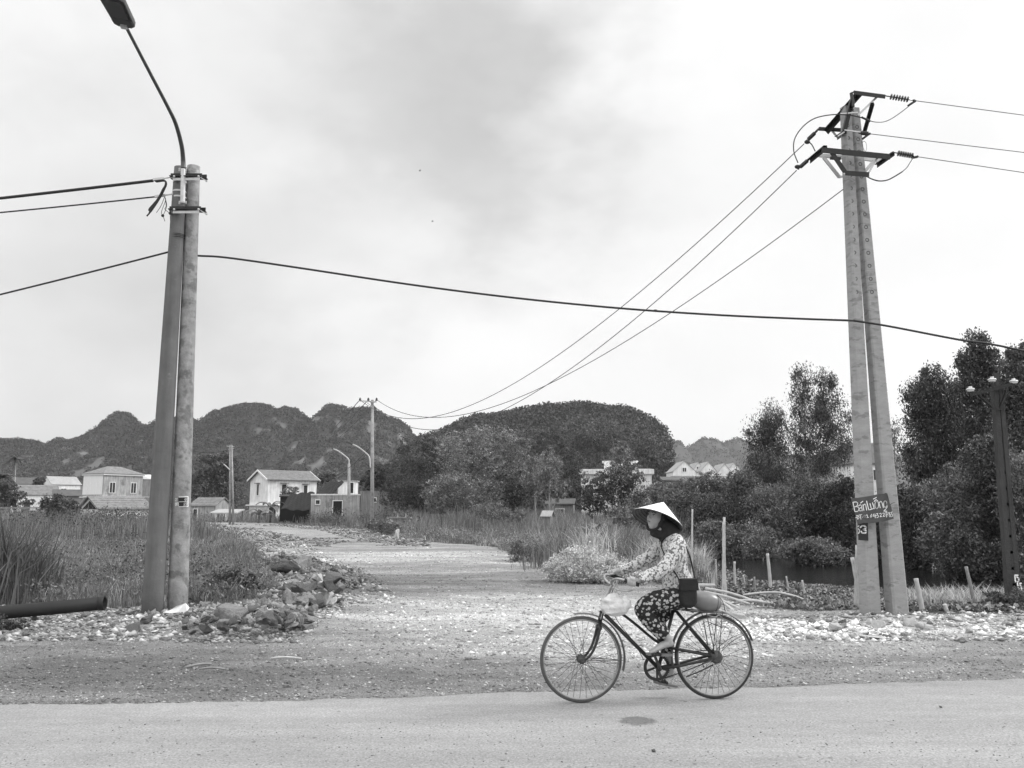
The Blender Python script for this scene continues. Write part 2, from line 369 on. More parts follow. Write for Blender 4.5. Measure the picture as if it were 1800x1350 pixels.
def ground_mat():
    m = bpy.data.materials.new('ground'); m.use_nodes = True; t = m.node_tree; n = t.nodes; l = t.links; b = n['Principled BSDF']
    b.inputs['Roughness'].default_value = .95; b.inputs['Specular IOR Level'].default_value = .2
    def nn(ty): return n.new(ty)
    def mm(op, a, c):
        x = nn('ShaderNodeMath'); x.operation = op
        for i, v in enumerate((a, c)):
            if isinstance(v, (int, float)): x.inputs[i].default_value = v
            else: l.new(v, x.inputs[i])
        return x.outputs[0]
    ge = nn('ShaderNodeNewGeometry'); pos = ge.outputs['Position']
    def nz_(s, d, st=(1, 1, 1)):
        mp_ = nn('ShaderNodeMapping'); mp_.inputs['Scale'].default_value = st; l.new(pos, mp_.inputs[0])
        z = nn('ShaderNodeTexNoise'); z.inputs['Scale'].default_value = s; z.inputs['Detail'].default_value = d; z.inputs['Roughness'].default_value = .7; l.new(mp_.outputs[0], z.inputs['Vector']); return z.outputs['Fac']
    at = nn('ShaderNodeAttribute'); at.attribute_name = 'tone'; ad = nn('ShaderNodeAttribute'); ad.attribute_name = 'dirt'
    fine = mm('MULTIPLY', mm('SUBTRACT', nz_(48, 6), .5), 2.7); mid = mm('MULTIPLY', mm('SUBTRACT', nz_(7, 6), .5), .9)
    vo = nn('ShaderNodeTexVoronoi'); vo.inputs['Scale'].default_value = 80; l.new(pos, vo.inputs['Vector'])
    sp = nn('ShaderNodeSeparateColor'); l.new(vo.outputs['Color'], sp.inputs[0]); cell = mm('MULTIPLY', mm('SUBTRACT', sp.outputs[0], .5), .5)
    s = mm('ADD', mm('ADD', fine, mid), mm('ADD', cell, mm('MULTIPLY', at.outputs['Fac'], .85)))
    g = mm('MULTIPLY', mm('POWER', 2.0, s), .29); g = mm('MINIMUM', mm('MAXIMUM', g, .04), .72)
    soil = mm('MULTIPLY', mm('ADD', mm('MULTIPLY', nz_(6, 6), .8), .5), .07)
    mx = mm('ADD', mm('MULTIPLY', g, ad.outputs['Fac']), mm('MULTIPLY', soil, mm('SUBTRACT', 1.0, ad.outputs['Fac'])))
    cc = nn('ShaderNodeCombineColor'); [l.new(mx, cc.inputs[i]) for i in range(3)]; l.new(cc.outputs[0], b.inputs['Base Color'])
    bp = nn('ShaderNodeBump'); bp.inputs['Strength'].default_value = .8; bp.inputs['Distance'].default_value = .02; l.new(mm('ADD', s, vo.outputs['Distance']), bp.inputs['Height']); l.new(bp.outputs[0], b.inputs['Normal'])
    return m
g_ = npmesh('ground', V, F, ground_mat(), smooth=True, attr={'tone': TONE, 'dirt': DIRT})
tag(g_, 'gravel verge, dirt track and field soil behind the asphalt road', 'ground', kind='structure')

# asphalt road: sheet with a ragged far edge, a real thin slab
def road_mat():
    m = bpy.data.materials.new('asphalt'); m.use_nodes = True; t = m.node_tree; n = t.nodes; l = t.links; b = n['Principled BSDF']; b.inputs['Roughness'].default_value = .8; b.inputs['Specular IOR Level'].default_value = .3
    ge = n.new('ShaderNodeNewGeometry')
    def nz_(s, d, st=(1, 1, 1), ro=.6):
        mp_ = n.new('ShaderNodeMapping'); mp_.inputs['Scale'].default_value = st; l.new(ge.outputs['Position'], mp_.inputs[0])
        z = n.new('ShaderNodeTexNoise'); z.inputs['Scale'].default_value = s; z.inputs['Detail'].default_value = d; z.inputs['Roughness'].default_value = ro; l.new(mp_.outputs[0], z.inputs['Vector']); return z.outputs['Fac']
    def mm(op, a, c):
        x = n.new('ShaderNodeMath'); x.operation = op
        for i, v in enumerate((a, c)):
            if isinstance(v, (int, float)): x.inputs[i].default_value = v
            else: l.new(v, x.inputs[i])
        return x.outputs[0]
    s = mm('ADD', mm('MULTIPLY', mm('SUBTRACT', nz_(.5, 5, (.5, 2.0, 1)), .5), .7), mm('MULTIPLY', mm('SUBTRACT', nz_(60, 4), .5), 2.4))
    s = mm('ADD', s, mm('MULTIPLY', mm('SUBTRACT', nz_(4, 6, (.6, 1.6, 1), .7), .5), .7)); s = mm('ADD', s, mm('MULTIPLY', mm('SUBTRACT', nz_(1.0, 4, (.12, 3.0, 1), .6), .5), .6))
    vo = n.new('ShaderNodeTexVoronoi'); vo.inputs['Scale'].default_value = 4.2; l.new(ge.outputs['Position'], vo.inputs['Vector'])
    pit = n.new('ShaderNodeMapRange'); pit.inputs[1].default_value = .05; pit.inputs[2].default_value = .085; pit.inputs[3].default_value = .5; pit.inputs[4].default_value = 1; l.new(vo.outputs['Distance'], pit.inputs[0])
    g = mm('MULTIPLY', mm('MULTIPLY', mm('POWER', 2.0, s), .25), pit.outputs[0])
    # a dark ragged-edged spot beside the bicycle
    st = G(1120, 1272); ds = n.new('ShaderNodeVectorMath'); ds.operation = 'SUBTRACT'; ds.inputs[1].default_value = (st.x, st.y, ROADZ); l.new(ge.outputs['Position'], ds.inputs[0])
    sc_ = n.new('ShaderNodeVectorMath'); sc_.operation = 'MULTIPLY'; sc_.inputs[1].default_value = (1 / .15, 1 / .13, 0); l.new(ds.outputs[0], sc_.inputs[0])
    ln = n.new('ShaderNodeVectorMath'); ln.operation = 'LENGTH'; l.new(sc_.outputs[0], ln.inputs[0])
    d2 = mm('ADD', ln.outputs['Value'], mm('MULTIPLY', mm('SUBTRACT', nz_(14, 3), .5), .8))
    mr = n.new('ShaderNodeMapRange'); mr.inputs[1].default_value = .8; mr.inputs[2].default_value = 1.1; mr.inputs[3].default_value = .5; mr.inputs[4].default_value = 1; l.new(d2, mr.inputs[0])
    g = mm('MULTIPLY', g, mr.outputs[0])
    cc = n.new('ShaderNodeCombineColor'); [l.new(g, cc.inputs[i]) for i in range(3)]; l.new(cc.outputs[0], b.inputs['Base Color'])
    bp = n.new('ShaderNodeBump'); bp.inputs['Strength'].default_value = .35; bp.inputs['Distance'].default_value = .006; l.new(nz_(120, 4), bp.inputs['Height']); l.new(bp.outputs[0], b.inputs['Normal'])
    return m
rx = np.concatenate([np.linspace(-400, -13, 20), np.arange(-12.9, 13, .03), np.linspace(13, 400, 20)])
re = road_y(rx) + .09 * fbm(rx * 2.0, rx * 0 + .5, 4, 41) + .035 * fbm(rx * 14, rx * 0 + .5, 3, 42)
cols = []
for k, (off, z) in enumerate([(-8.0 - 0, .02), (-2.0, ROADZ), (-.5, ROADZ), (-.06, ROADZ - .001), (0, -.035)]):
    yy = re + off if k else np.full_like(re, -4.0)
    cols.append(np.stack([rx, yy, np.full_like(rx, z if k < 4 else z)], -1))
V = np.concatenate(cols); n_ = len(rx); F = []
I = np.arange(len(V)).reshape(5, n_); F = np.stack([I[:-1, :-1], I[:-1, 1:], I[1:, 1:], I[1:, :-1]], -1).reshape(-1, 4)
tag(npmesh('asphalt_road', V, F, road_mat()), 'pale worn asphalt road along the bottom of the view', 'road', kind='structure')

# canal water
wm = mat('canal_water', .012, .12, var=.2, sc=2, bump=.15, bsc=3, spec=.25)
xy = np.array([[5.5, 17.5], [80, 17.5], [80, 41], [5.5, 41]]); V = np.c_[xy, np.full(4, -.38)]
tag(npmesh('canal_water', V, [[0, 1, 2, 3]], wm), 'dark still canal water beneath the overhanging trees', 'canal', kind='structure')

# ---------------------------------------------------------------- hills
def hill(name, label, prof, D, W, mt, nxs=420, nys=70, rough=1.0, seed=1, trees=0, tr=2.5, lq=1.2, cat='hill', lmat=None, m=12, rockf=1.0, nar=0.0):
    pr = np.array([[P(a, b, D).x, P(a, b, D).z] for a, b in prof])
    x0, x1 = pr[0, 0], pr[-1, 0]; gx = np.linspace(x0, x1, nxs); t = np.linspace(-1, 1, nys)
    T, X = np.meshgrid(t, gx, indexing='ij')
    def zf(X, T):
        edge = sstep(0, .06, (X - x0) / (x1 - x0)) * sstep(0, .06, (x1 - X) / (x1 - x0))
        sh = 14 * rough * fbm(X / 60, T * 2, 3, seed + 7) * (1 - np.abs(T))
        xc = .5 * (x0 + x1); Xq = xc + (X - xc) / (1 - nar * np.minimum(np.abs(T), .9)) if nar else X
        zp = np.interp(Xq + sh * np.abs(T) * 2, pr[:, 0], pr[:, 1], left=-1, right=-1) + 2.2 * rough * fbm(X / 8, T * 0 + seed, 3, seed + 21) * (D / 560)
        g = (1 - np.abs(T)) ** .75
        z = -1 + (zp + 1) * g
        amp = rough * zp * .17 * np.minimum(1, np.abs(T) * 5) * g
        z = z + amp * fbm(X / 28, T * W / 28, 5, seed) + amp * .9 * (1 - np.abs(vn(X / 45, T * W / 45, seed + 3))) - amp * .5 + .6 * rough * fbm(X / 4, T * W / 4, 2, seed + 5)
        return z * edge - 2 * (1 - edge)
    Z = zf(X, T); V = np.stack([X, D + T * W, Z], -1).reshape(-1, 3); I = np.arange(nxs * nys).reshape(nys, nxs)
    F = np.stack([I[:-1, :-1], I[:-1, 1:], I[1:, 1:], I[1:, :-1]], -1).reshape(-1, 4)
    def htone(X, T): return .75 * fbm(X / 70 + seed, T * 5, 4, seed + 11)
    def hrock(X, T):
        k = fbm(X / 7 + seed, T * 16, 4, seed + 13) + .45 * fbm(X / 60, T * 3, 2, seed + 14) + .12 * np.exp(-((T + .28) / .15) ** 2)
        return sstep(.46, .56, k) * (T < -.05)
    TN = htone(X, T) + 1.7 * rockf * hrock(X, T)
    tag(npmesh(name, V, F, mt, smooth=True, attr={'tone': TN.ravel()}), label, cat, kind='structure')
    if trees:
        tx = RN.uniform(x0, x1, trees); tt = np.where(RN.random(trees) < .25, RN.normal(0, .03, trees), RN.uniform(-1, .02, trees)); kp = hrock(tx, tt) * rockf < .5; tx, tt = tx[kp], tt[kp]; trees = len(tx); z = zf(tx, tt)
        r = tr * RN.uniform(.4, 1.5, trees)
        c = np.stack([tx, D + tt * W, z + r * .25], -1)
        d = RN.normal(size=(trees, m, 3)); d /= np.linalg.norm(d, axis=-1, keepdims=True)
        p = (c[:, None] + d * r[:, None, None] * np.array([1, 1, .75])).reshape(-1, 3)
        V, F = quads_at(p, lq * RN.uniform(.5, 1.3, len(p)), .8)
        tag(npmesh('hillside_forest', V, F, lmat or MT['hill_leaf'], attr={'tone': np.repeat(htone(tx, tt) + RN.normal(0, .3, trees), m * 4)}), 'scrub forest covering the ' + label, 'forest', kind='stuff')
def quads_at(p, L, asp, droop=0.0, nrm=None):
    n = len(p); a = RN.normal(size=(n, 3)); a[:, 2] -= droop * 2.0; a /= np.linalg.norm(a, axis=1, keepdims=True)
    b = RN.normal(size=(n, 3)); b -= a * (a * b).sum(1, keepdims=True); b /= np.linalg.norm(b, axis=1, keepdims=True)
    L = np.asarray(L)[:, None]; V = np.stack([p - a * L / 2, p + b * L * asp / 2, p + a * L / 2, p - b * L * asp / 2], 1).reshape(-1, 3)
    return V, np.arange(len(V)).reshape(-1, 4)
PL = [(-420, 830), (-300, 800), (-100, 785), (0, 776), (30, 772), (60, 776), (82, 780), (100, 773), (125, 773), (150, 767), (168, 765), (183, 742), (205, 728), (225, 730), (245, 745), (262, 748), (290, 739), (318, 735), (338, 738), (350, 748), (356, 742), (375, 728), (400, 718), (430, 712), (455, 710), (475, 716), (485, 722), (500, 717), (520, 719), (535, 731), (550, 739), (562, 726), (578, 715), (590, 713), (612, 717), (640, 719), (665, 725), (682, 736), (700, 742), (717, 751), (724, 764), (760, 800), (830, 830), (920, 850), (1000, 870)]
PC = [(640, 870), (700, 808), (740, 775), (800, 749), (837, 736), (892, 729), (928, 718), (971, 713), (1014, 713), (1060, 718), (1099, 721), (1128, 731), (1150, 739), (1166, 755), (1174, 770), (1179, 808), (1188, 850), (1200, 880)]
PR = [(1080, 840), (1130, 790), (1182, 773), (1194, 779), (1206, 790), (1218, 781), (1237, 772), (1255, 773), (1273, 781), (1289, 769), (1301, 772), (1320, 781), (1360, 800), (1440, 805), (1480, 785), (1520, 777), (1545, 785), (1600, 812), (1700, 815), (1900, 800), (2200, 830), (2300, 860)]
PF = [(-700, 800), (-300, 765), (-50, 764), (0, 767), (30, 768), (50, 773), (70, 779), (110, 800), (200, 850)]
hill('hill', 'long karst ridge with three humps behind the left houses', PL, 560, 110, MT['hill'], 620, 90, 1, 1, 34000, 1.4, 1.15)
PC = [(a, b + 5) for a, b in PC]
hill('hill', 'steep wooded dome hill behind the central trees', PC, 300, 90, MT['hill'], 420, 80, .9, 20, 8000, 2.2, .95, m=26, rockf=.4, nar=.4)
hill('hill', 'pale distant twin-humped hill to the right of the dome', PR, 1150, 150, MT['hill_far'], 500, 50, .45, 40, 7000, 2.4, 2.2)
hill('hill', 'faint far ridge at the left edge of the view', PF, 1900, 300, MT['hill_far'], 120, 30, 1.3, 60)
# ---------------------------------------------------------------- poles
def shaft(root, org, b, t, rb, rt, mt, square=False, rot=0, name='pole_shaft'):
    o = MB(org); k = 14
    pts = [b.lerp(t, i / k) for i in range(k + 1)]; rs = [rb + (rt - rb) * i / k for i in range(k + 1)]
    if square:
        M = frame_on(b, t - b, (math.cos(rot), math.sin(rot), 0)); L = (t - b).length
        prof = []
        vs = []
        for i in range(k + 1):
            r = rs[i]; c = r * .22
            for (x, y) in [(r - c, -r), (r, -r + c), (r, r - c), (r - c, r), (-r + c, r), (-r, r - c), (-r, -r + c), (-r + c, -r)]: vs.append(M @ Vector((x, y, L * i / k)))
        fs = [(i * 8 + j, i * 8 + (j + 1) % 8, (i + 1) * 8 + (j + 1) % 8, (i + 1) * 8 + j) for i in range(k) for j in range(8)]
        fs += [tuple(range(8))[::-1], tuple(k * 8 + j for j in range(8))]
        o.add(vs, fs); return o.build(name, mt, root)
    o.tube(pts, rs, 32); return o.build(name, mt, root, smooth=False)
def shade_smooth(o, ang=40):
    me = o.data
    for p in me.polygons: p.use_smooth = len(p.vertices) <= 4
    return o
def sag(p, q, s, n=40): return [p.lerp(q, i / n) - Vector((0, 0, 4 * s * (i / n) * (1 - i / n))) for i in range(n + 1)]
def cable(name, label, pts, r, mt=None, cat='cable', group=None, n=6):
    p0 = Vector(pts[0]); o = MB(p0).tube(pts, r, n).build(name, mt or MT['rubber_cable'], None, True, p0); return tag(o, label, cat, group)

# --- left twin pole
YL = 12.5
bl, tl = G(273, 1080), P(318, 295, YL); bl.y = YL; br, tr_ = G(314, 1070), P(340.5, 293, YL + .12)
bl = P(267.5, 1082, YL); br = P(312.5, 1072, YL + .2)
bl.z = min(bl.z, -.15); br.z = min(br.z, -.15)
LP = thing('twin_utility_pole', 'mottled twin concrete pole on the left carrying the curved street lamp', 'utility pole', (bl.x, YL, 0))
o1 = shaft(LP, LP.location, bl, tl, .158, .1, MT['concrete_dark']); o1['label'] = 'darker left shaft'; shade_smooth(o1)
o2 = shaft(LP, LP.location, br, tr_, .148, .1, MT['concrete_mottle']); o2['label'] = 'mottled lighter right shaft'; shade_smooth(o2)
for yy in (308, 366):
    for dy in (-.14, .36):
        m = MB(LP.location)
        a, b = P(300 if yy == 308 else 298, yy, YL + dy), P(355 if yy == 308 else 353, yy + 0, YL + dy)
        if dy > 0: a.z = b.z = a.z - 0; a.x += .0; b.x += .08; a.z -= .02; b.z -= .02
        m.bar(a, b, .012, .06); m.bar(a + Vector((0, -.03 if dy < 0 else .03, -.03)), b + Vector((0, -.03 if dy < 0 else .03, -.03)), .06, .01)
        m.build('clamp_bracket', MT['black_steel'], LP)
    m = MB(LP.location)
    a, b = P(304, yy + 7, YL - .17), P(350, yy + 7, YL - .17); m.bar(a, b, .012, .035)
    for px in (306, 349):
        a = P(px, yy + 2, YL - .2); b = P(px + 14, yy + 10, YL + .42); m.tube([a, b], .008, 6); m.ball(a, .018, 5); m.ball(b, .018, 5)
    m.build('clamp_bolt', MT['galv'], LP)
for yy in (321, 338, 348):
    c = bl.lerp(tl, (1080 - yy) / 785 * 1.0)
    m = MB(LP.location); f = (tl - bl).normalized()
    cc = P(316.5 if yy < 330 else 315.5, yy, YL); M = frame_on(cc, f)
    m.lathe([(.102, -.012), (.108, -.012), (.108, .012), (.102, .012)], 28, M); m.build('steel_band', MT['galv'], LP)
for dy in (0, .05, -.04):
    cc = P(312, 416 + dy * 60, YL); M = frame_on(cc, (tl - bl) + Vector((.3 * dy * 8, 0, 0)))
    m = MB(LP.location); m.lathe([(.108, -.004), (.116, 0), (.108, .004)], 28, M); m.build('tie_wire', MT['rubber_cable'], LP)
# pasted sticker
stk = []
M0 = [P(305.7, 873.2, 0), ] if False else None
def on_pole(px, py, c_px, rad_, Yc):   # point on a round shaft's near surface
    q = P(px, py, Yc); c = P(c_px, py, Yc); dx = max(-.98 * rad_, min(.98 * rad_, q.x - c.x)); y = Yc - math.sqrt(rad_ ** 2 - dx ** 2)
    return P(px, py, y)
def patch(m, x0, x1, y0, y1, c_px, rad_, Yc, off, n=8, skew=0):
    vs = []
    for i in range(n + 1):
        px = x0 + (x1 - x0) * i / n
        for py in (y0 + skew * i / n, y1 + skew * i / n):
            p = on_pole(px, py, c_px, rad_, Yc); d = (p - cam.location).normalized(); vs.append(p - Vector((0, off, 0)))
    m.add(vs, [(2 * i, 2 * i + 1, 2 * i + 3, 2 * i + 2) for i in range(n)])
cpx, cr, cY = 319.2, .136, YL + .18
m = MB(LP.location); patch(m, 305.6, 331.5, 873.3, 891.6, cpx, cr, cY, .006, skew=-.9); st = m.build('sticker', MT['white_paint'], LP)
m = MB(LP.location)
patch(m, 307, 330.4, 874.6, 881.9, cpx, cr, cY, .009, skew=-.7); patch(m, 306.6, 330.2, 882.6, 890.2, cpx, cr, cY, .009, skew=-.5)
m.build('sticker_print', MT['black_plate'], st)
def text_mesh(txt, p, ex, ez, size, mt, parent, name='lettering', depth=.003, wid=None, bold=0):
    cu = bpy.data.curves.new('t', 'FONT'); cu.body = txt; cu.size = 1; cu.extrude = .0; cu.offset = bold
    o = bpy.data.objects.new('t', cu); C.objects.link(o); bpy.context.view_layer.update()
    me = bpy.data.meshes.new_from_object(o.evaluated_get(bpy.context.evaluated_depsgraph_get())); bpy.data.objects.remove(o)
    co = np.zeros(len(me.vertices) * 3); me.vertices.foreach_get('co', co); co = co.reshape(-1, 3); w = co[:, 0].max() - co[:, 0].min(); h = co[:, 1].max() - co[:, 1].min()
    co[:, 0] -= co[:, 0].min(); co[:, 1] -= co[:, 1].min(); sx = (wid / w) if wid else size; sy = size / h
    ex = Vector(ex).normalized(); ez = Vector(ez).normalized(); p = Vector(p) - Vector(parent_org(parent))
    W = np.outer(co[:, 0] * sx, ex) + np.outer(co[:, 1] * sy, ez) + np.array(p); me.vertices.foreach_set('co', W.ravel()); me.update(); me.materials.clear()
    return link(name, me, mt, parent)
def parent_org(o):
    v = Vector((0, 0, 0))
    while o is not None: v += o.location; o = o.parent
    return v
m = MB(LP.location)
for (txt, x0, x1, yb, hh) in [('CUT LOC HOAN CHUNG', 307.6, 329.8, 881.2, 5.4), ('0978 50 56 50', 307.4, 329.4, 889.6, 6.0)]:
    a, b = on_pole(x0, yb, cpx, cr, cY) - Vector((0, .016, 0)), on_pole(x1, yb - .6, cpx, cr, cY) - Vector((0, .016, 0)); a.y = b.y = min(a.y, b.y) - .02
    a = P(x0, yb, a.y); b = P(x1, yb - .6, a.y)
    text_mesh(txt, a, b - a, (0, 0, 1), hh * .0088, MT['white_paint'], st, 'lettering', wid=(b - a).length, bold=.012)

# street lamp bolted on the left pole
lampY = YL - .17
arm = catmull([P(321, 358, lampY), P(321.5, 330, lampY), P(322, 300, lampY), P(321.8, 280, lampY - .02), P(319, 255, lampY - .2), P(309, 218, lampY - .55), P(295, 188, lampY - .95), P(262, 125, lampY - 1.9), P(221, 46, lampY - 3.0)], 8)
SL = thing('street_lamp', 'black street lamp on a long curved arm at the top of the left twin pole', 'street lamp', arm[0])
MB(SL.location).tube(arm[:18], .036, 14).build('mounting_pipe', MT['galv'], SL, True)
MB(SL.location).tube(arm[17:], [.038 - .018 * i / (len(arm) - 18) for i in range(len(arm) - 17)], 14).build('arm', MT['lamp_steel'], SL, True)
tdir = (arm[-1] - arm[-4]).normalized(); a0 = arm[-1]
up = Vector((0, 0, 1)); sd_ = tdir.cross(Vector((.1, 0, 1))).normalized(); nrm = sd_.cross(tdir).normalized()
if nrm.z < 0: nrm = -nrm; sd_ = -sd_
M = Matrix((tdir, sd_, nrm)).transposed().to_4x4(); M.translation = a0
def slab(m, M, L0, L1, w0, w1, z0, z1, c=.05):
    pl = [(L0, -w0 + c), (L0 + c, -w0), (L1 - c, -w1), (L1, -w1 + c), (L1, w1 - c), (L1 - c, w1), (L0 + c, w0), (L0, w0 - c)]
    m.add([(x, y, z0) for x, y in pl] + [(x, y, z1) for x, y in pl], [tuple(range(8))[::-1], tuple(range(8, 16))] + [(i, (i + 1) % 8, 8 + (i + 1) % 8, 8 + i) for i in range(8)], M)
m = MB(SL.location); slab(m, M, .0, .62, .125, .14, -.02, .05); hd = bevel(m.build('lamp_head', MT['lamp_black'], SL), .012)
m = MB(SL.location); slab(m, M, .22, .58, .10, .105, -.035, -.0205, .03); m.build('lamp_glass', MT['lamp_glass'], hd)
m = MB(SL.location); slab(m, M, .02, .2, .115, .12, -.028, -.0205, .04); m.build('driver_cover', MT['lamp_steel'], hd)
m = MB(SL.location); m.box((.06, 0, -.045), (.06, .07, .03), M); m.build('socket_clamp', MT['galv'], hd)
m = MB(SL.location); m.box((.3, 0, .065), (.5, .22, .03), M); m.build('cooling_fins', MT['galv'], hd)
for yy in (298, 356):
    m = MB(SL.location)
    for s_ in (-1, 1): m.box(P(321 + s_ * 4.5, yy, lampY + .02), (.04, .012, .05)); m.tube([P(321 + s_ * 4.8, yy, lampY), P(321 + s_ * 4.8, yy, lampY + .03)], .012, 8)
    m.bar(P(315, yy, lampY + .03), P(327, yy, lampY + .03), .01, .03); m.build('mounting_bracket', MT['galv'], SL)

# clamps, cables and drop wires at the left pole
far1, far2 = P(-420, 392, YL + .8), P(-420, 409, YL + .8)
A1, A2 = P(269, 317.5, YL - .1), P(272, 346, YL - .1)
cable('power_cable', 'thick upper bundled cable leaving the left twin pole toward the left edge', sag(far1, A1, .02, 12), .026, group='overhead cables at the left pole')
cable('power_cable', 'thin middle cable leaving the left twin pole toward the left edge', sag(far2, A2, .03, 12), .013, group='overhead cables at the left pole')
for (a, x0, y0, x1, y1) in ((A1, 269, 316, 304, 311), (A2, 272, 345.5, 305, 341)):
    p, q = P(x0, y0, YL - .1), P(x1, y1, YL - .05); T_ = thing('cable_clamp', 'galvanised dead-end clamp holding the %s cable beside the left pole' % ('upper thick' if y0 < 330 else 'lower thin'), 'cable clamp', p)
    MB(p).bar(p, p.lerp(q, .55), .03, .035).build('wedge_body', MT['galv'], T_); MB(p).tube([p.lerp(q, .5), q], .012, 8).ball(q, .03, 6).build('hook', MT['galv'], T_)
dl = []
for k in range(4):
    dl += [catmull([P(272 + k, 318 + k * .6, YL - .12), P(288 + k * .6, 317 + k * .5, YL - .13), P(292.5 - k * .8, 323 + k, YL - .13), P(289 - k, 333, YL - .13), P(280 - k, 350, YL - .12), P(268 - k * 2, 368, YL - .12), P(258 + k * 3, 380 - k * 3, YL - .12)], 5)]
m = MB(dl[0][0])
for q in dl: m.tube(q, .0125, 6)
tag(m.build('cable_tail', MT['rubber_cable'], None, True, dl[0][0]), 'bundle of four black cable tails bent down beside the left pole', 'cable')
m = MB(A2)
for pts in ([(289, 346), (291, 352), (284, 372), (286, 379)], [(290, 347), (293, 360), (290, 372), (287, 379), (290, 389)], [(289, 347), (283, 362), (275, 374)], [(290, 346), (292, 362), (290, 368), (299, 375), (303, 378)], [(299, 376), (299.5, 390), (300.5, 401)]):
    m.tube(catmull([P(a, b, YL - .14) for a, b in pts], 5), .0045, 5)
m.ball(P(286, 379, YL - .14), .024, 6); m.ball(P(299, 375, YL - .14), .024, 6)
tag(m.build('drop_wire', MT['rubber_cable'], None, True, A2), 'thin loose drop wires dangling left of the left pole top', 'wire')
# long telecom cable through both poles
q0, q1, q2, q3, q4 = P(-420, 615, YL + 2.5), P(300, 442, YL - .05), P(348, 449.5, YL + .05), P(1500, 563.5, 12.35), P(2300, 735, 11.6)
cable('telecom_cable', 'single black cable coming from the left edge to the left pole', sag(q0, q1, .04, 16), .016, group='telecom cable spans')
mid = catmull([q2, P(400, 453, YL), P(520, 470, YL), P(720, 500, YL), P(900, 523, YL - .03), P(1080, 541, YL - .05), P(1250, 553, YL - .08), P(1400, 560, YL - .1), q3], 8)
cable('telecom_cable', 'long black cable spanning the sky between the two twin poles', mid, .0165, group='telecom cable spans')
q3b = P(1500, 563.5, 12.35)
cable('telecom_cable', 'black cable descending from the right twin pole to the right edge', catmull([q3b, P(1560, 573, 12.3), P(1685, 597, 12.25), P(1800, 617, 12.2), q4], 6), .0165, group='telecom cable spans')
kn = P(1152, 546, YL - .06); tag(MB(kn).ball(kn, (.035, .02, .02), 6).build('cable_knot', MT['rubber_cable'], None, True, kn), 'small dark knot of tape on the long cable in mid sky', 'knot')

# --- right twin pole
YR = 12.55
def q4_(zx, zy, Y): return P(1370 + zx / 6.43, 140 + zy / 6.43, Y)
b1, t1 = P(1529.5, 1078, YR), P(1486, 189, YR); b2, t2 = P(1578, 1082, YR), P(1501.5, 192, YR + .12)
b1.z = min(b1.z, -.15); b2.z = min(b2.z, -.15)
RP = thing('twin_utility_pole', 'tall leaning twin concrete pole on the right with steel crossarm frames', 'utility pole', (b1.x, YR, 0))
o1 = shaft(RP, RP.location, b1, t1, .118, .066, MT['concrete_band'], True, .32); o2 = shaft(RP, RP.location, b2, t2, .128, .064, MT['concrete_band'], True, .12)
# cast numerals / step marks up both shafts
for (bb, tt, r0, r1) in ((b1, t1, .118, .066), (b2, t2, .128, .064)):
    for i in range(14):
        m = MB(RP.location)
        u = .62 + i * .026; c = bb.lerp(tt, u); r = r0 + (r1 - r0) * u
        M = frame_on(c + Vector((-.01, -r - .004, 0)), (0, -1, 0)); m.lathe([(.018, 0), (.022, .004), (.03, .004), (.034, 0)], 12, M)
        m.build('step_socket', MT['concrete_dark'], RP, True)
bs, gs = MT['black_steel'], MT['galv']
m = MB(RP.location); u_ = (0, 1, .2)
Yf, Yb = 12.3, 12.85
uf = RP
m.angle(q4_(890, 140, Yf), q4_(510, 580, Yb), .075); m.angle(q4_(835, 135, Yf), q4_(1190, 182, Yf), .06); m.bar(q4_(808, 150, Yf), q4_(815, 200, Yf), .03); m.angle(q4_(800, 230, Yf), q4_(712, 590, Yf), .07)
m.angle(q4_(740, 575, Yf), q4_(640, 645, Yb), .05); m.bar(q4_(445, 555, Yb), q4_(740, 572, Yb), .04, .05); m.angle(q4_(1050, 260, Yf), q4_(955, 590, Yb), .05); m.bar(q4_(955, 590, Yb), q4_(905, 630, Yb), .045)
m.bar(q4_(440, 560, Yb), q4_(400, 600, Yb), .03)
m.build('upper_crossarm', bs, RP)
for a_ in ((q4_(1120, 180, Yf + .05), q4_(885, 405, Yf + .05), .04, .03), (q4_(540, 515, Yb + .03), q4_(660, 655, Yb + .03), .03, .02), (q4_(735, 570, Yf - .02), q4_(915, 592, Yf - .02), .012, .02), (q4_(690, 385, Yf - .02), q4_(890, 370, Yf), .01, .02), (q4_(660, 640, Yf), q4_(735, 590, Yf), .02, .02)): MB(RP.location).bar(*a_).build('upper_brace', gs, RP)
m = MB(RP.location)
m.angle(q4_(470, 778, Yf), q4_(1240, 855, Yf), .085); m.angle(q4_(590, 800, Yf), q4_(752, 1040, Yf), .065); m.angle(q4_(735, 1040, Yf), q4_(1005, 1058, Yf), .07); m.angle(q4_(520, 745, Yf - .0), q4_(330, 905, Yb), .06); m.angle(q4_(1285, 820, Yf), q4_(1090, 960, Yb), .05)
m.bar(q4_(690, 895, Yb - .25), q4_(575, 885, Yb - .25), .04); m.build('lower_crossarm', bs, RP)
for a_ in ((q4_(400, 850, Yb), q4_(720, 880, Yb), .03, .06), (q4_(940, 890, Yb), q4_(1180, 925, Yb), .03, .06), (q4_(1130, 840, Yf + .02), q4_(1000, 1070, Yf + .02), .03, .025), (q4_(500, 880, Yb), q4_(680, 1105, Yb), .03, .05), (q4_(680, 1105, Yb), q4_(740, 1085, Yb - .2), .02, .03), (q4_(1060, 925, Yb), q4_(965, 1040, Yb), .03, .05), (q4_(725, 838, Yf - .02), q4_(935, 850, Yf - .02), .012, .02), (q4_(725, 1062, Yf - .02), q4_(965, 1082, Yf - .02), .012, .02)): MB(RP.location).bar(*a_).build('lower_brace', gs, RP)
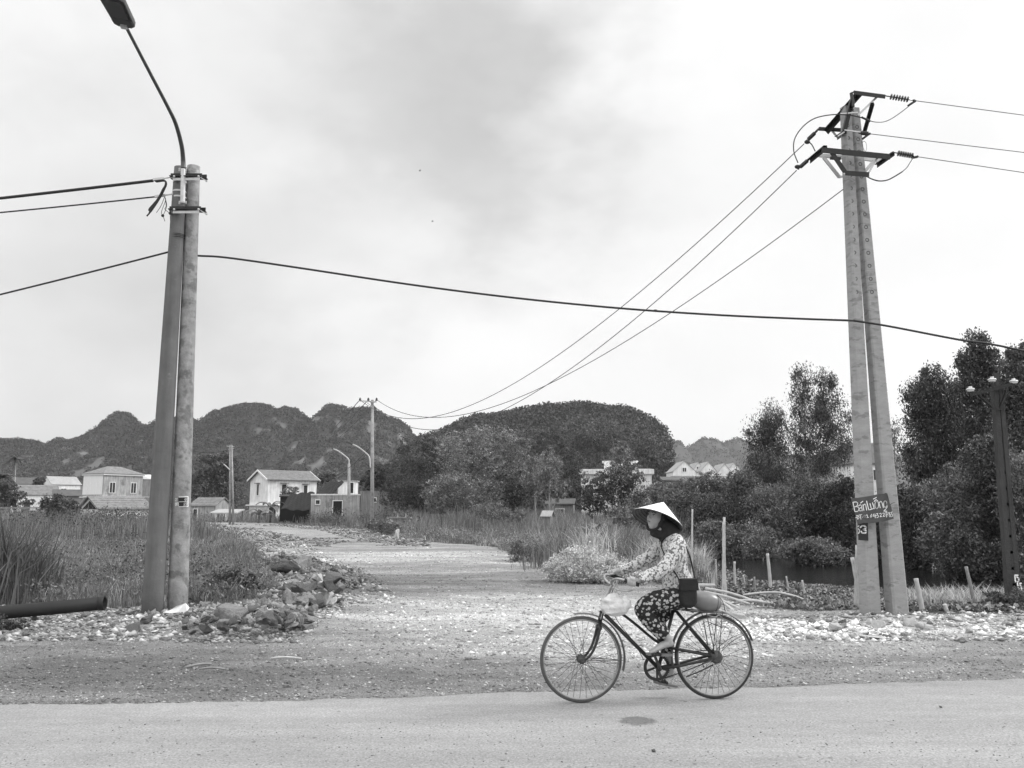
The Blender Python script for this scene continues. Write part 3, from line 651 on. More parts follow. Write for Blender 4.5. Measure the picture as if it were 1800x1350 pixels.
def string(root, p, q, kind='disc'):
    p, q = Vector(p), Vector(q); L = (q - p).length; M = frame_on(p, q - p); m = MB(root.location)
    if kind == 'disc':
        m.tube([p, q], .009, 8)
        k = 7
        for i in range(k):
            z = L * (.22 + .56 * i / (k - 1)); m.lathe([(.01, z - .006), (.045, z - .003), (.047, z + .004), (.012, z + .012)], 16, M)
    else:
        prof = [(.008, 0)]
        for i in range(13): z = L * (.2 + .6 * i / 12); prof += [(.026, z), (.034, z + L * .02)]
        prof += [(.01, L * .84), (.01, L)]; m.lathe(prof, 14, M); 
    m.ball(p, .018, 5); m.ball(q, .02, 5); return m.build('insulator_string', MT['insul'], root, True)
wT = q4_(1520, 236, Yf); wM = q4_(1020, 612, Yf); wB = q4_(1560, 871, Yf)
string(RP, q4_(1190, 182, Yf), q4_(1520, 235, Yf)); string(RP, q4_(1285, 822, Yf), q4_(1560, 870, Yf)); string(RP, q4_(905, 600, Yf), q4_(1020, 612, Yf), 'x')
string(RP, q4_(420, 585, Yb), q4_(310, 690, Yb), 'x'); string(RP, q4_(340, 895, Yb), q4_(215, 1005, Yb), 'x')
string(RP, q4_(822, 150, Yf), q4_(828, 340, Yf), 'x')
for (a, b) in (((1540, 240), (1455, 295)), ((1020, 610), (940, 670)), ((1560, 872), (1515, 880))): MB(RP.location).bar(q4_(*a, Yf), q4_(*b, Yf), .035, .03).build('strain_clamp', MT['black_steel'], RP)
for c in ((315, 705), (205, 985)): MB(RP.location).ball(q4_(*c, Yb), (.05, .03, .035), 6).build('strain_clamp', MT['black_steel'], RP, True)
for pts, r in (([(210, 940, Yb), (165, 820, Yb), (165, 700, Yb), (210, 600, Yb), (300, 500, Yb), (420, 430, Yb - .2), (600, 396, Yf), (780, 400, Yf - .15), (930, 430, Yf - .15), (1020, 465, Yf - .1)], .009),
               ([(1020, 465, Yf - .1), (1090, 480, Yf - .1), (1180, 477, Yf), (1270, 440, Yf), (1380, 365, Yf), (1470, 295, Yf)], .006),
               ([(335, 705, Yb), (370, 740, Yb), (405, 810, Yb)], .009),
               ([(925, 690, Yf), (960, 800, Yf), (985, 790, Yf), (980, 720, Yf), (955, 695, Yf), (935, 720, Yf)], .003),
               ([(980, 1090, Yf - .1), (1050, 1125, Yf), (1130, 1145, Yf), (1220, 1135, Yf), (1310, 1090, Yf), (1390, 1040, Yf)], .010),
               ([(1390, 1040, Yf), (1440, 995, Yf), (1475, 940, Yf), (1510, 885, Yf)], .006)):
    pp = catmull([q4_(*a) for a in pts], 6); MB(RP.location).tube(pp, r, 8).build('jumper_wire', MT['rubber_cable'], RP, True)
pp = [q4_(930, 425, Yf - .15), q4_(1025, 470, Yf - .1)]; MB(RP.location).tube(pp, .016, 8).build('splice_sleeve', MT['black_steel'], RP)
# number plate "53" with the first figure half hidden
YP = YR - .15
def zq(x, y, Y=None): return P(1490 + x / 13.5, 860 + y / 13.5, Y or YP)
def plate(org, pts, th, name, mt, parent):
    m = MB(org); n = len(pts); m.add(list(pts) + [p + Vector((0, th, 0)) for p in pts], [tuple(range(n))[::-1], tuple(range(n, 2 * n))] + [(i, (i + 1) % n, n + (i + 1) % n, n + i) for i in range(n)])
    return m.build(name, mt, parent)
def strokes(m, lists, w, Y, conv):
    for L in lists:
        pts = [conv(a, b, Y) for a, b in L]
        for a, b in zip(pts[:-1], pts[1:]):
            d = (b - a); 
            if d.length < 1e-6: continue
            d = d.normalized() * w * .35; t = d.normalized(); n_ = Vector((-t.z, 0, t.x)) * w / 2; a2, b2 = a - d, b + d
            m.add([a2 - n_, a2 + n_, b2 + n_, b2 - n_], [(0, 1, 2, 3)])
YP2 = YR - .16
pl = plate(RP.location, [zq(238, 700, YP2), zq(480, 700, YP2), zq(492, 1222, YP2), zq(262, 1205, YP2)], .012, 'number_plate', MT['black_plate'], RP)
m = MB(RP.location); strokes(m, [[(305, 905), (335, 868), (400, 868), (432, 905), (420, 940), (375, 955)], [(375, 955), (430, 975), (440, 1015), (400, 1040), (345, 1038), (320, 1000)]], .02, YP2 - .004, zq)
strokes(m, [[(410, 880), (432, 905), (420, 940)], [(425, 965), (440, 1005), (420, 1035)]], .024, YP2 - .005, zq)
strokes(m, [[(245, 885), (268, 868)], [(258, 940), (282, 970), (282, 1010), (262, 1045)]], .014, YP2 - .004, zq); m.build('numerals', MT['white_paint'], pl)

# hand-painted board nailed across both shafts
YS = YR - .25
bp_ = [zq(85, 218, YS), zq(260, 200, YS), zq(500, 165, YS), zq(720, 120, YS), zq(940, 98, YS), zq(965, 190, YS), zq(1000, 330, YS), zq(1040, 430, YS), zq(1055, 530, YS), zq(1095, 700, YS), zq(850, 765, YS), zq(600, 800, YS), zq(380, 800, YS), zq(250, 838, YS), zq(170, 520, YS)]
SB = thing('painted_sign', 'hand-painted dark board reading Ban Luong with a phone number on right twin pole', 'sign', bp_[0])
bd = plate(SB.location, bp_, .018, 'sign_board', MT['board'], SB)
def arc(cx, cy, rx_, ry_, a0=0, a1=360, n=14): return [(cx + rx_ * math.cos(rad(a0 + (a1 - a0) * i / n)), cy + ry_ * math.sin(rad(a0 + (a1 - a0) * i / n))) for i in range(n + 1)]
big = [[(125, 310), (170, 530)], [(130, 308), (205, 298), (238, 330), (232, 380), (200, 410), (150, 420)], [(205, 408), (255, 425), (268, 465), (258, 505), (230, 528), (170, 530)],
       [(258, 392), (300, 368), (326, 385), (350, 512)], [(332, 438), (290, 445), (272, 480), (290, 515), (335, 508), (346, 495)], [(305, 328), (360, 286)],
       [(360, 368), (385, 502)], [(366, 392), (405, 348), (428, 368), (452, 497)], [(450, 280), (500, 490), (562, 480)],
       [(530, 340), (558, 448), (592, 472), (622, 440)], [(590, 320), (634, 465)], arc(690, 375, 45, 85), [(630, 288), (670, 245), (712, 276)], [(610, 232), (682, 195)],
       [(740, 300), (772, 440)], [(745, 322), (788, 285), (815, 315), (848, 437)], arc(892, 352, 40, 76), [(930, 340), (938, 420), (905, 470), (855, 520), (932, 520)]]
small = [[(215, 620), (235, 710)], [(205, 622), (250, 625), (275, 660), (262, 698), (235, 712)], [(190, 675), (250, 655)], [(270, 615), (335, 600)], [(300, 608), (315, 712)], [(348, 660), (356, 664)],
         arc(405, 640, 20, 28), [(442, 618), (460, 600), (475, 670)], [(455, 674), (497, 666)], [(572, 590), (540, 635), (545, 668), (570, 658), (568, 632), (542, 640)], [(618, 588), (600, 640), (688, 626)], [(648, 585), (656, 680)],
         [(682, 582), (718, 572), (702, 608), (735, 632), (722, 668), (692, 676)], [(758, 582), (788, 568), (800, 598), (768, 655), (815, 645)], [(830, 572), (860, 560), (870, 590), (842, 647), (885, 640)],
         [(885, 566), (935, 550), (925, 662)], [(898, 612), (950, 598)], [(962, 562), (978, 548), (988, 640)], [(1012, 552), (990, 556), (995, 592), (1018, 600), (1018, 640), (1000, 655)], [(1062, 538), (1034, 546), (1038, 588), (1060, 598), (1062, 638), (1042, 655)]]
m = MB(SB.location); strokes(m, big, .0115, YS - .004, zq); m.build('large_lettering', MT['white_paint'], bd)
m = MB(SB.location); strokes(m, small, .0085, YS - .004, zq); m.build('phone_number', MT['white_paint'], bd)
m = MB(SB.location); m.tube(catmull([zq(880, 98, YS - .02), zq(930, 105, YS - .02), zq(960, 200, YS - .02), zq(985, 290, YS - .02)], 5), .004, 5); m.tube(catmull([zq(1010, 370, YS - .02), zq(1060, 330, YS - .03), zq(1120, 312, YS - .02)], 4), .004, 5); m.build('tie_wire', MT['rubber_cable'], SB)

# --- old dark pole at the right edge
YO = 13.6
b3, t3 = P(1783, 1075, YO), P(1752, 682, YO)
OP = thing('old_utility_pole', 'old dark concrete pole with three white insulators at the right edge', 'utility pole', (b3.x, YO, 0))
m = MB(OP.location); f = (t3 - b3); b3b = b3 - f * .06
for s_ in (-1, 1):
    off = Vector((s_ * .075, s_ * .02, 0)); o_t = Vector((s_ * .06, 0, 0)); m.bar(b3b + off * 1.1, t3 + o_t * .7, .075 , .11)
for i in range(16): c = b3b.lerp(t3, i / 15); m.box(c, (.12 - .003 * i, .07, .30 if i not in (0, 15) else .5))
m.build('pole_shaft', MT['old_concrete'], OP)
cr0, cr1 = P(1703, 692, YO - .13), P(1786, 671, YO - .13); m = MB(OP.location); m.angle(cr0, cr1, .05); m.bar(P(1718, 692, YO - .1), P(1748, 718, YO - .1), .03); m.bar(P(1773, 680, YO - .1), P(1758, 718, YO - .1), .03); m.bar(P(1740, 718, YO - .12), P(1764, 720, YO - .12), .02, .03)
m.build('crossarm', MT['black_steel'], OP)
for (px, py) in ((1706, 686), (1744, 669), (1782, 672)):
    p = P(px, py, YO - .13); M = Matrix.Translation(p + Vector((0, 0, -.02))); m = MB(OP.location)
    ins = m.lathe([(.001, .085), (.026, .083), (.03, .072), (.024, .062), (.045, .056), (.066, .044), (.068, .032), (.05, .022), (.056, .012), (.045, .0), (.02, -.008), (.001, -.008)], 20, M).build('insulator', MT['porcelain'], OP, True)
    MB(OP.location).tube([p + Vector((0, 0, -.1)), p], .012, 8).build('pin', MT['black_steel'], ins)
def zo(x, y, Y=None): return P(1740 + x / 13.5, 960 + y / 13.5, Y)
m = MB(OP.location); Yn = YO - .16
strokes(m, [[(595, 690), (665, 690)], [(592, 700), (600, 770)], [(640, 730), (685, 760), (685, 830), (655, 850)], [(600, 800), (615, 845)], [(655, 880), (665, 940)], [(710, 885), (745, 880)], [(715, 920), (745, 950), (750, 1015)], [(668, 990), (690, 1015)]], .022, Yn, zo)
strokes(m, [[(700, 1110), (640, 1260)], [(700, 1110), (770, 1140), (765, 1280)], [(650, 1200), (750, 1210)]], .012, Yn, zo); m.build('painted_numerals', MT['white_paint'], OP)

# --- far poles
def simple_pole(name, label, px, py0, py1, Y, r0, r1, mt=None, lean=0):
    z0 = P(px, py0, Y); z1 = P(px + lean, py1, Y); z0.z -= .4; r = thing(name, label, 'utility pole', (z0.x, Y, z0.z + .4)); s_ = MB(r.location).tube([z0, z0.lerp(z1, .5), z1], [r0, (r0 + r1) / 2, r1], 14).build('pole_shaft', mt or MT['concrete'], r, True); return r
YF = 50
FP = simple_pole('utility_pole', 'pale far pole with three insulators standing beside the dirt track', 654.5, 938, 703, YF, .13, .085)
m = MB(FP.location); a, b = P(631, 704.5, YF - .1), P(662, 706.5, YF - .1); m.bar(a, b, .06, .07); m.bar(P(643, 706, YF - .1), P(653.5, 715, YF - .1), .04); m.build('crossarm', MT['galv'], FP)
tops = []
for px in (633, 647.5, 662):
    p = P(px, 702.5, YF - .1); tops.append(p); M = Matrix.Translation(p)
    MB(FP.location).lathe([(.001, .12), (.06, .1), (.05, .05), (.07, .02), (.07, -.02), (.03, -.08), (.001, -.08)], 12, M).build('insulator', MT['insul'], FP, True)
def arm_lamp(label, pts, Y, r=.045, hl=.55):
    pp = catmull([P(a, b, Y - i * .0) for i, (a, b) in enumerate(pts)], 6); t_ = thing('street_lamp', label, 'street lamp', pp[0], group='distant arm lamps')
    MB(t_.location).tube(pp, r, 8).build('arm', MT['galv'], t_, True); d = (pp[-1] - pp[-3]).normalized(); M = frame_on(pp[-1], d, (0, 1, 0)); m = MB(t_.location)
    m.add([(x * .11, y * .05 + .02, z) for z, x_ in ((0, .7), (hl, 1)) for x, y in ((-x_, -1), (x_, -1), (x_, 1), (-x_, 1))], [(0, 3, 2, 1), (4, 5, 6, 7), (0, 1, 5, 4), (1, 2, 6, 5), (2, 3, 7, 6), (3, 0, 4, 7)], M); m.build('lamp_head', MT['lamp_steel'], t_); return t_
arm_lamp('thin curved lamp arm fixed on the pale far pole', [(651, 822), (650.5, 812), (649, 803), (643, 796), (630, 786), (620, 781)], YF - .15, .04, .4)
Y2 = 62
L2 = simple_pole('lamp_post', 'short far lamp post with a curved arm left of the tall pale pole', 613.5, 930, 815, Y2, .15, .1); L2['category'] = 'lamp post'
pp = catmull([P(613.5, 816, Y2), P(613, 808, Y2), P(606, 801, Y2), P(595, 793, Y2), P(586, 789, Y2)], 6); MB(L2.location).tube(pp, .045, 8).build('arm', MT['galv'], L2, True); MB(L2.location).bar(pp[-1], P(583, 788, Y2), .2, .08).build('lamp_head', MT['lamp_steel'], L2)
Y3 = 74
T3 = thing('twin_utility_pole', 'slim distant twin pole beside the track bend left of the white gabled house', 'utility pole', (P(407, 922, Y3).x, Y3, -.2))
for (x0, x1) in ((404, 404.5), (410, 407.5)):
    MB(T3.location).tube([P(x0, 924, Y3), P(x1, 782, Y3)], [.11, .07], 12).build('pole_shaft', MT['concrete'], T3, True)
MB(T3.location).bar(P(398, 784, Y3), P(412, 785, Y3), .06).bar(P(401, 790, Y3), P(411, 788, Y3), .05).build('crossarm', MT['galv'], T3)
arm_lamp('stubby lamp arm on the slim distant twin pole', [(404, 826), (398, 820), (393, 816)], Y3 - .2, .05, .3)
# --- power lines
grpL = 'bare power lines'
w1, w2, w3 = q4_(280, 725, Yb), q4_(195, 1025, Yb), P(1482, 333, YR)
for a, b, s_, lb in ((w1, tops[0], 2.6, 'uppermost long bare line sagging from the right twin pole to the far pole'), (w2, tops[1], 2.95, 'middle long bare line sagging from the right twin pole to the far pole'), (w3, tops[2], 2.2, 'lowest long bare line sagging from the right twin pole to the far pole')):
    cable('power_line', lb, sag(a, b, s_, 60), [.008 + .010 * i / 60 for i in range(61)], MT['wire'], 'power line', grpL)
for a, (x, y), lb in ((wT, (1800, 202.5), 'top bare line running from the right twin pole off the right edge'), (wM, (1800, 268), 'second bare line running from the right twin pole off the right edge'), (wB, (1800, 303.5), 'third bare line running from the right twin pole off the right edge')):
    e = P(x, y, Yf + .1); e2 = a + (e - a) * 5; cable('power_line', lb, [a, e, e2], .0065, MT['wire'], 'power line', grpL)
for k, (a, (x, y)) in enumerate(zip(tops, ((505, 800), (515, 800), (540, 790)))):
    e = P(x, y, 130); cable('power_line', ['far thin line falling leftward from the left insulator of the far pole', 'far thin line falling leftward from the middle insulator of the far pole', 'far thin line falling leftward from the right insulator of the far pole'][k], sag(a, e, 1.2, 20), .022, MT['wire'], 'power line', grpL)
for x0, y0, Ya, x1, y1, Yc, s_, lb in ((651, 786, 50, 560, 838, 62 + 30, .8, 'thin service cable falling from the far pale pole toward the white gabled house'), (404, 790, 74, 340, 793, 74, .2, 'thin cable from the slim twin pole toward the left')):
    cable('service_cable', lb, sag(P(x0, y0, Ya), P(x1, y1, Yc), s_, 16), .018, MT['rubber_cable'])
# ---------------------------------------------------------------- buildings
def house(name, label, px, Y, w, d, h, rh, rot=0, kind='gable', wm_='wall', rm='roof', over=.25, wins=(), parts=None, zb=-.6, cat='house', group=None, th=.1, hood=False):
    """w along local x (ridge), d along local y; front face is local -y, left gable is -x. wins: (face, u, z, w, h, kind)"""
    c = P(px, 890, Y); t = thing(name, label, cat, (c.x, Y, zb), rad(rot), group); h = h - zb
    m = MB()
    W, D_ = w / 2, d / 2
    if kind == 'gable':
        vs = [(-W, -D_, 0), (W, -D_, 0), (W, D_, 0), (-W, D_, 0), (-W, -D_, h), (W, -D_, h), (W, D_, h), (-W, D_, h), (-W, 0, h + rh), (W, 0, h + rh)]
        m.add(vs, [(0, 1, 5, 4), (2, 3, 7, 6), (3, 0, 4, 8, 7), (1, 2, 6, 9, 5), (4, 5, 9, 8), (6, 7, 8, 9)])
    else: m.box((0, 0, h / 2), (w, d, h))
    m.build('wall', MT[wm_], t)
    r = MB(); o = over
    if kind == 'gable':
        k = rh / D_; e = .02
        for s_ in (-1, 1):
            y0, z0 = s_ * (D_ + o), h - o * k + e; 
            r.add([(-W - o, y0, z0), (W + o, y0, z0), (W + o, 0, h + rh + e), (-W - o, 0, h + rh + e), (-W - o, y0, z0 + th), (W + o, y0, z0 + th), (W + o, 0, h + rh + e + th), (-W - o, 0, h + rh + e + th)],
                  [(0, 3, 2, 1), (4, 5, 6, 7), (0, 1, 5, 4), (2, 3, 7, 6), (3, 0, 4, 7), (1, 2, 6, 5)])
    elif kind == 'hip':
        q = W - D_ * .85; e = .02
        r.add([(-W - o, -D_ - o, h + e), (W + o, -D_ - o, h + e), (W + o, D_ + o, h + e), (-W - o, D_ + o, h + e), (-q, 0, h + rh), (q, 0, h + rh)], [(3, 2, 1, 0), (0, 1, 5, 4), (2, 3, 4, 5), (3, 0, 4), (1, 2, 5)])
    elif kind == 'flat': r.box((0, 0, h + th / 2 + .003), (w + 2 * o, d + 2 * o, th))
    elif kind == 'lean': r.add([(-W - o, -D_ - o, h - .0), (W + o, -D_ - o, h), (W + o, D_ + o, h + rh), (-W - o, D_ + o, h + rh), (-W - o, -D_ - o, h + th), (W + o, -D_ - o, h + th), (W + o, D_ + o, h + rh + th), (-W - o, D_ + o, h + rh + th)], [(0, 3, 2, 1), (4, 5, 6, 7), (0, 1, 5, 4), (1, 2, 6, 5), (2, 3, 7, 6), (3, 0, 4, 7)])
    rf = r.build('roof', MT[rm], t)
    if kind == 'gable' and rm != 'roof_dark' and th >= .1:
        r = MB(); 
        for y in np.arange(.35, D_ + o, .35):
            for s_ in (-1, 1): zc = h + rh * (1 - y / D_) + .02 + th + .01; r.box((0, s_ * y, zc - .02), (w + 2 * o - .1, .05, .06))
        r.build('tile_row', MT[rm], rf)
    for (fc, u, z, ww, hh, *kk) in wins:
        z -= zb; K = kk[0] if kk else 'window'
        pos = {'f': (u, -D_, 0), 'l': (-W, u, 0), 'r': (W, u, 0)}[fc]; ax = fc == 'f'; s_ = {'f': (0, -1), 'l': (-1, 0), 'r': (1, 0)}[fc]
        def bx(m_, du, dz, a, b, dep, off):
            cx, cy = pos[0] + s_[0] * off, pos[1] + s_[1] * off
            if ax: m_.box((cx + du, cy, z + dz), (a, dep, b))
            else: m_.box((cx, cy + du, z + dz), (dep, a, b))
        m = MB(); bx(m, 0, 0, ww, hh, .04, .012); wnd = m.build('door' if K == 'door' else 'window', MT['dark' if K == 'door' else 'win'], t)
        m = MB(); tt = .07
        bx(m, -ww / 2 - tt / 2, 0, tt, hh, .1, .03); bx(m, ww / 2 + tt / 2, 0, tt, hh, .1, .03); bx(m, 0, hh / 2 + tt / 2, ww + 2 * tt, tt, .1, .03); bx(m, 0, -hh / 2 - tt / 2, ww + 2 * tt, tt, .1, .03)
        if K == 'window': bx(m, 0, 0, .05, hh, .06, .035)
        m.build('frame', MT['trim'], wnd)
        if K == 'hood': m = MB(); bx(m, 0, hh / 2 + .18, ww + .4, .1, .35, .18); m.build('hood', MT['wall_grey'], wnd)
    if parts: parts(t, W, D_, h)
    return t
def upp(px, py, Y): return P(px, py, Y).z
# H1 large two-storey
def h1(t, W, D_, h):
    m = MB(); m.box((0, 0, h - .12), (2 * W + .35, 2 * D_ + .35, .2)); m.box((0, 0, h * .52), (2 * W + .5, 2 * D_ + .5, .14)); m.build('cornice', MT['trim'], t)
    m = MB(); m.box((0, -D_ - 1.0, h * .40), (2 * W + .5, .08, .08)); 
    for i in range(14): m.box((-W + i * 2 * W / 13, -D_ - 1.0, h * .355), (.09, .09, .55))
    m.box((0, -D_ - .6, h * .31), (2 * W + .6, .9, .1)); m.build('balcony', MT['wall_grey'], t)
    m = MB(); m.box((-W - .03, 0, h * .78), (.06, 2 * D_ - .3, h * .42)); m.build('whitewashed_panel', MT['trim'], t)
Y_ = 118
house('house', 'large two storey house with hipped roof and stained wall left of the twin pole', 196, Y_, 6.1, 4.7, upp(190, 834, Y_), upp(190, 820, Y_) - upp(190, 834, Y_), 60, 'hip', 'wall_stain', 'roof', .3, wins=[('f', -1.7, 4.2, .8, 1.4), ('f', 1.6, 4.2, .8, 1.4), ('l', -1.2, 4.2, .7, 1.4), ('l', .9, 4.2, .7, 1.4), ('f', 0, 1.2, 1.0, 2, 'door')], parts=h1, zb=-.6)
house('house', 'pale gabled house with a plain grey roof behind low rooftops', 104, 165, 5.4, 5, upp(100, 852, 165), 1.5, 52, 'gable', 'wall', 'roof_pale', .2, wins=[('f', -.5, 4.6, 1, .9), ('l', 0, 4.6, .8, .9)])
house('house', 'small white walled house with dark ridge roof behind the palm', 42, 175, 4.6, 4, upp(40, 851, 175), 1.3, 30, 'gable', 'wall', 'roof_dark', .2, wins=[('f', .5, 5, .8, .8)])
house('house', 'low house with three stepped tiled roof bays and a bright front wall', 64, 135, 5.6, 4.5, upp(60, 870, 135), 1.5, 36, 'gable', 'wall', 'roof', .15, wins=[('f', -1.6, 1.9, .9, 1, 'door'), ('f', 1.6, 2.1, 1.2, .8)])
house('house', 'long low dark roofed house between the bright wall and the big house', 122, 128, 4.6, 4, upp(120, 872, 128), .9, 28, 'gable', 'wall_grey', 'roof_dark', .2, wins=[('f', .8, 1.4, .8, 1)])
t = house('house', 'flat roofed grey block with a rooftop water tank beside the left twin pole', 257, 122, 2.7, 2.6, upp(256, 843, 122), .1, 44, 'flat', 'wall_grey', 'wall', .1, wins=[('f', .5, 4.0, .6, 1.3)])
p = P(259, 840, 122); T_ = thing('water_tank', 'white water tank lying on the flat roof of the grey block', 'water tank', p); MB(p).tube([p + Vector((-.55, 0, .1)), p + Vector((-.5, 0, .1)), p + Vector((.5, 0, .1)), p + Vector((.55, 0, .1))], [.2, .36, .36, .2], 16).build('tank_body', MT['white_paint'], T_, True); MB(p).box(p + Vector((0, 0, -.3)), (.9, .5, .1)).build('stand', MT['black_steel'], T_)
def h5(t, W, D_, h):
    m = MB(); m.add([(-W - .03, -D_ * .8, h - .1), (-W - .03, D_ * .8, h - .1), (-W - .03, 0, h + .62)], [(0, 1, 2)]); m.build('gable_shade', MT['dark'], t)  # near-black sheet on the closed gable wall paints the shade of an opening
house('shed', 'low open gabled shed with a grey roof in front of the big house', 203, 72, 4.4, 3.3, upp(200, 893, 72), .9, 52, 'gable', 'wall', 'roof', .25, parts=h5, cat='shed', wins=[('f', .6, .6, .8, .7)])
def pilot(t, W, D_, h):
    pass
def canopy(name, label, px, Y, w, d, z, rm, tilt=0, cat='shelter'):
    c = P(px, 890, Y); t = thing(name, label, cat, (c.x, Y, -.4)); H = z + .4; m = MB(); m.add([(-w / 2, -d / 2, H), (w / 2, -d / 2, H), (w / 2, d / 2, H + tilt), (-w / 2, d / 2, H + tilt), (-w / 2, -d / 2, H + .12), (w / 2, -d / 2, H + .12), (w / 2, d / 2, H + tilt + .12), (-w / 2, d / 2, H + tilt + .12)], [(0, 3, 2, 1), (4, 5, 6, 7), (0, 1, 5, 4), (1, 2, 6, 5), (2, 3, 7, 6), (3, 0, 4, 7)]); m.build('roof', MT[rm], t)
    for sx in (-1, 1):
        for sy in (-1, 1): MB().box((sx * (w / 2 - .15), sy * (d / 2 - .15), H / 2 + (tilt / 2 if sy > 0 else 0)), (.12, .12, H + (tilt if sy > 0 else 0))).build('post', MT['bamboo_dark'], t)
    return t
canopy('concrete_shelter', 'low flat concrete shelter roof on posts at the left edge', 22, 62, 3.6, 2, upp(22, 894, 62), 'wall_grey')
canopy('tin_shelter', 'small pale tin roofed shelter beside the slim distant twin pole', 400, 86, 2.8, 2.5, upp(400, 903, 86), 'roof_pale', .35)
canopy('slab_shelter', 'long dark slab roof under the big house balcony', 215, 100, 8.0, 3, upp(215, 876, 100), 'wall_grey', .1)
house('house', 'small grey roofed cottage right of the left twin pole', 371, 92, 3.3, 2.8, upp(370, 889, 92), .8, -18, 'gable', 'wall_stain', 'roof', .15, wins=[('f', -.9, .6, .5, 1.4, 'door'), ('r', 0, .9, .6, .7)])
def h8(t, W, D_, h):
    m = MB(); m.box((0, 0, h * .43), (2 * W + .7, 2 * D_ + .7, .14)); m.build('ledge', MT['trim'], t)
    m = MB()
    for s_ in (-1, 1):
        k = 1.1 / D_
        m.bar((-W - .33, s_ * (D_ + .3), h - .3 * k + .03), (-W - .33, 0, h + 1.13), .06, .2); m.bar((W + .33, s_ * (D_ + .3), h - .3 * k + .03), (W + .33, 0, h + 1.13), .06, .2)
    m.build('barge_board', MT['trim'], t)
Y_ = 104
house('house', 'bright white gabled house with a grey roof beside banana plants', 497, Y_, 6.5, 5.0, upp(500, 844, Y_), 1.1, 42, 'gable', 'wall', 'roof', .3, wins=[('f', -1.2, 3.6, .6, 1.3, 'hood'), ('f', 1.7, 3.6, .5, 1.2, 'hood'), ('l', .2, 3.6, .6, 1.3, 'hood'), ('f', -2.6, .8, .9, 1.8, 'door')], parts=h8)
Y_ = 78
def h9(t, W, D_, h):
    m = MB(); m.box((0, 0, h + .12), (2 * W + .2, .14, .16)); m.build('parapet', MT['wall'], t)
house('outbuilding', 'long weathered concrete outbuilding behind the two far lamp poles', 590, Y_, 4.4, 3, upp(590, 871, Y_), .1, 11, 'flat', 'wall_stain', 'wall', .05, wins=[('f', -1.6, 2.0, .35, .35, 'hole'), ('f', .2, 1.3, .8, 1.6, 'door')], cat='outbuilding', th=.12)
house('outbuilding', 'darker unpainted concrete block at the right end of the long outbuilding', 661, Y_ + .9, 3.0, 3, upp(660, 865, Y_), .1, 11, 'flat', 'wall_grey', 'wall_grey', .03, cat='outbuilding', th=.08, wins=[('f', -.2, 2.2, .25, .35, 'hole')])
house('rooftop_room', 'small pale room standing on the outbuilding roof', 611, Y_ + 2, 1.7, 1.6, upp(610, 847, Y_ + 2), .1, 3, 'flat', 'wall', 'roof_pale', .12, zb=upp(610, 869, Y_ + 2), cat='rooftop room', th=.1, wins=[('f', .45, upp(610, 858, Y_ + 2), .35, 1.0, 'door')])
def tarp(label, pts, Y, thick=.05, bulge=.3, depth=2.0):
    q = [P(a, b, Y) for a, b in pts]; org = q[0]; n = 10; m = MB(org)
    # four corners bilinear, sagging between
    A, B, C_, D2 = q; D2 = D2 + Vector((0, depth, 0)); A = A + Vector((0, depth, 0)) ; vs = []
    for s_ in (0, thick):
        for i in range(n + 1):
            for j in range(n + 1):
                u, v = i / n, j / n; p = A.lerp(D2, u).lerp(B.lerp(C_, u), v)
                p = p + Vector((0, 0, -bulge * math.sin(math.pi * u) * v + .08 * math.sin(u * 17 + v * 5) - s_)); vs.append(p)
    k = (n + 1) ** 2; fs = []
    for i in range(n):
        for j in range(n): a = i * (n + 1) + j; fs += [(a, a + 1, a + n + 2, a + n + 1), (k + a, k + a + n + 1, k + a + n + 2, k + a + 1)]
    m.add(vs, fs); o = m.build('tarpaulin', MT['tarp'], None, False, org); return tag(o, label, 'tarpaulin')
tarp('black tarpaulin sagging off the rooftop beside the small pale room', [(575, 845), (556, 866), (583, 871), (600, 845)], 77, bulge=.3, depth=1.2)
tarp('long black tarpaulin draped between the white gabled house and the outbuilding', [(506, 868), (494, 893), (549, 896), (549, 864)], 80, bulge=.1, depth=1.0)
T_ = house('lean_to', 'dark lean-to hut under the black tarpaulin', 522, 83, 2.9, 2, upp(520, 874, 83), .2, 2, 'lean', 'dark', 'tarp', .1, cat='hut')
# centre and right buildings
Y_ = 88
def h10(t, W, D_, h):
    m = MB(); m.box((0, 0, h - .18), (2 * W + .5, 2 * D_ + .5, .5)); m.build('parapet', MT['wall'], t)
house('house', 'pale flat roofed villa half hidden behind the round crowned tree', 1083, Y_, 7.3, 5, upp(1080, 828, Y_), .1, -6, 'flat', 'wall', 'wall', .1, wins=[('f', -2.8, 3.2, .8, 1.2)], parts=h10)
house('upper_storey', 'narrow upper storey room rising above the villa roof', 1091, Y_ + 1.2, 3.4, 3, upp(1090, 812, Y_), .1, -6, 'flat', 'wall', 'trim', .2, zb=upp(1090, 825, Y_) - .1, cat='upper room', wins=[('f', .8, upp(1090, 818, Y_), .5, .5, 'hole')])
def gable_row(px, w_, apex, eave, Y, label, win=True):
    wd = w_ * Y / FPX; h_ = upp(px, eave, Y); rh = upp(px, apex, Y) - h_
    # gable faces the camera: ridge runs away, so rotate by 90 degrees
    house('house', label, px, Y, 6, wd, h_, rh, 90, 'gable', 'wall', 'roof_pale', .12, group='row of small gabled houses', wins=([('l', 0, h_ + .25, .55, .6)] if win else []), th=.08)
gable_row(1198, 38, 813, 830, 132, 'largest leftmost white gabled house of the distant row')
gable_row(1223, 20, 815, 828, 140, 'narrow white gabled house second from left in the distant row')
gable_row(1240, 26, 814, 829, 136, 'plain white gabled house in the middle of the distant row', False)
gable_row(1268, 24, 817, 832, 138, 'white gabled house fourth from left in the distant row', False)
gable_row(1285, 30, 816, 831, 145, 'rightmost white gabled house of the distant row', False)
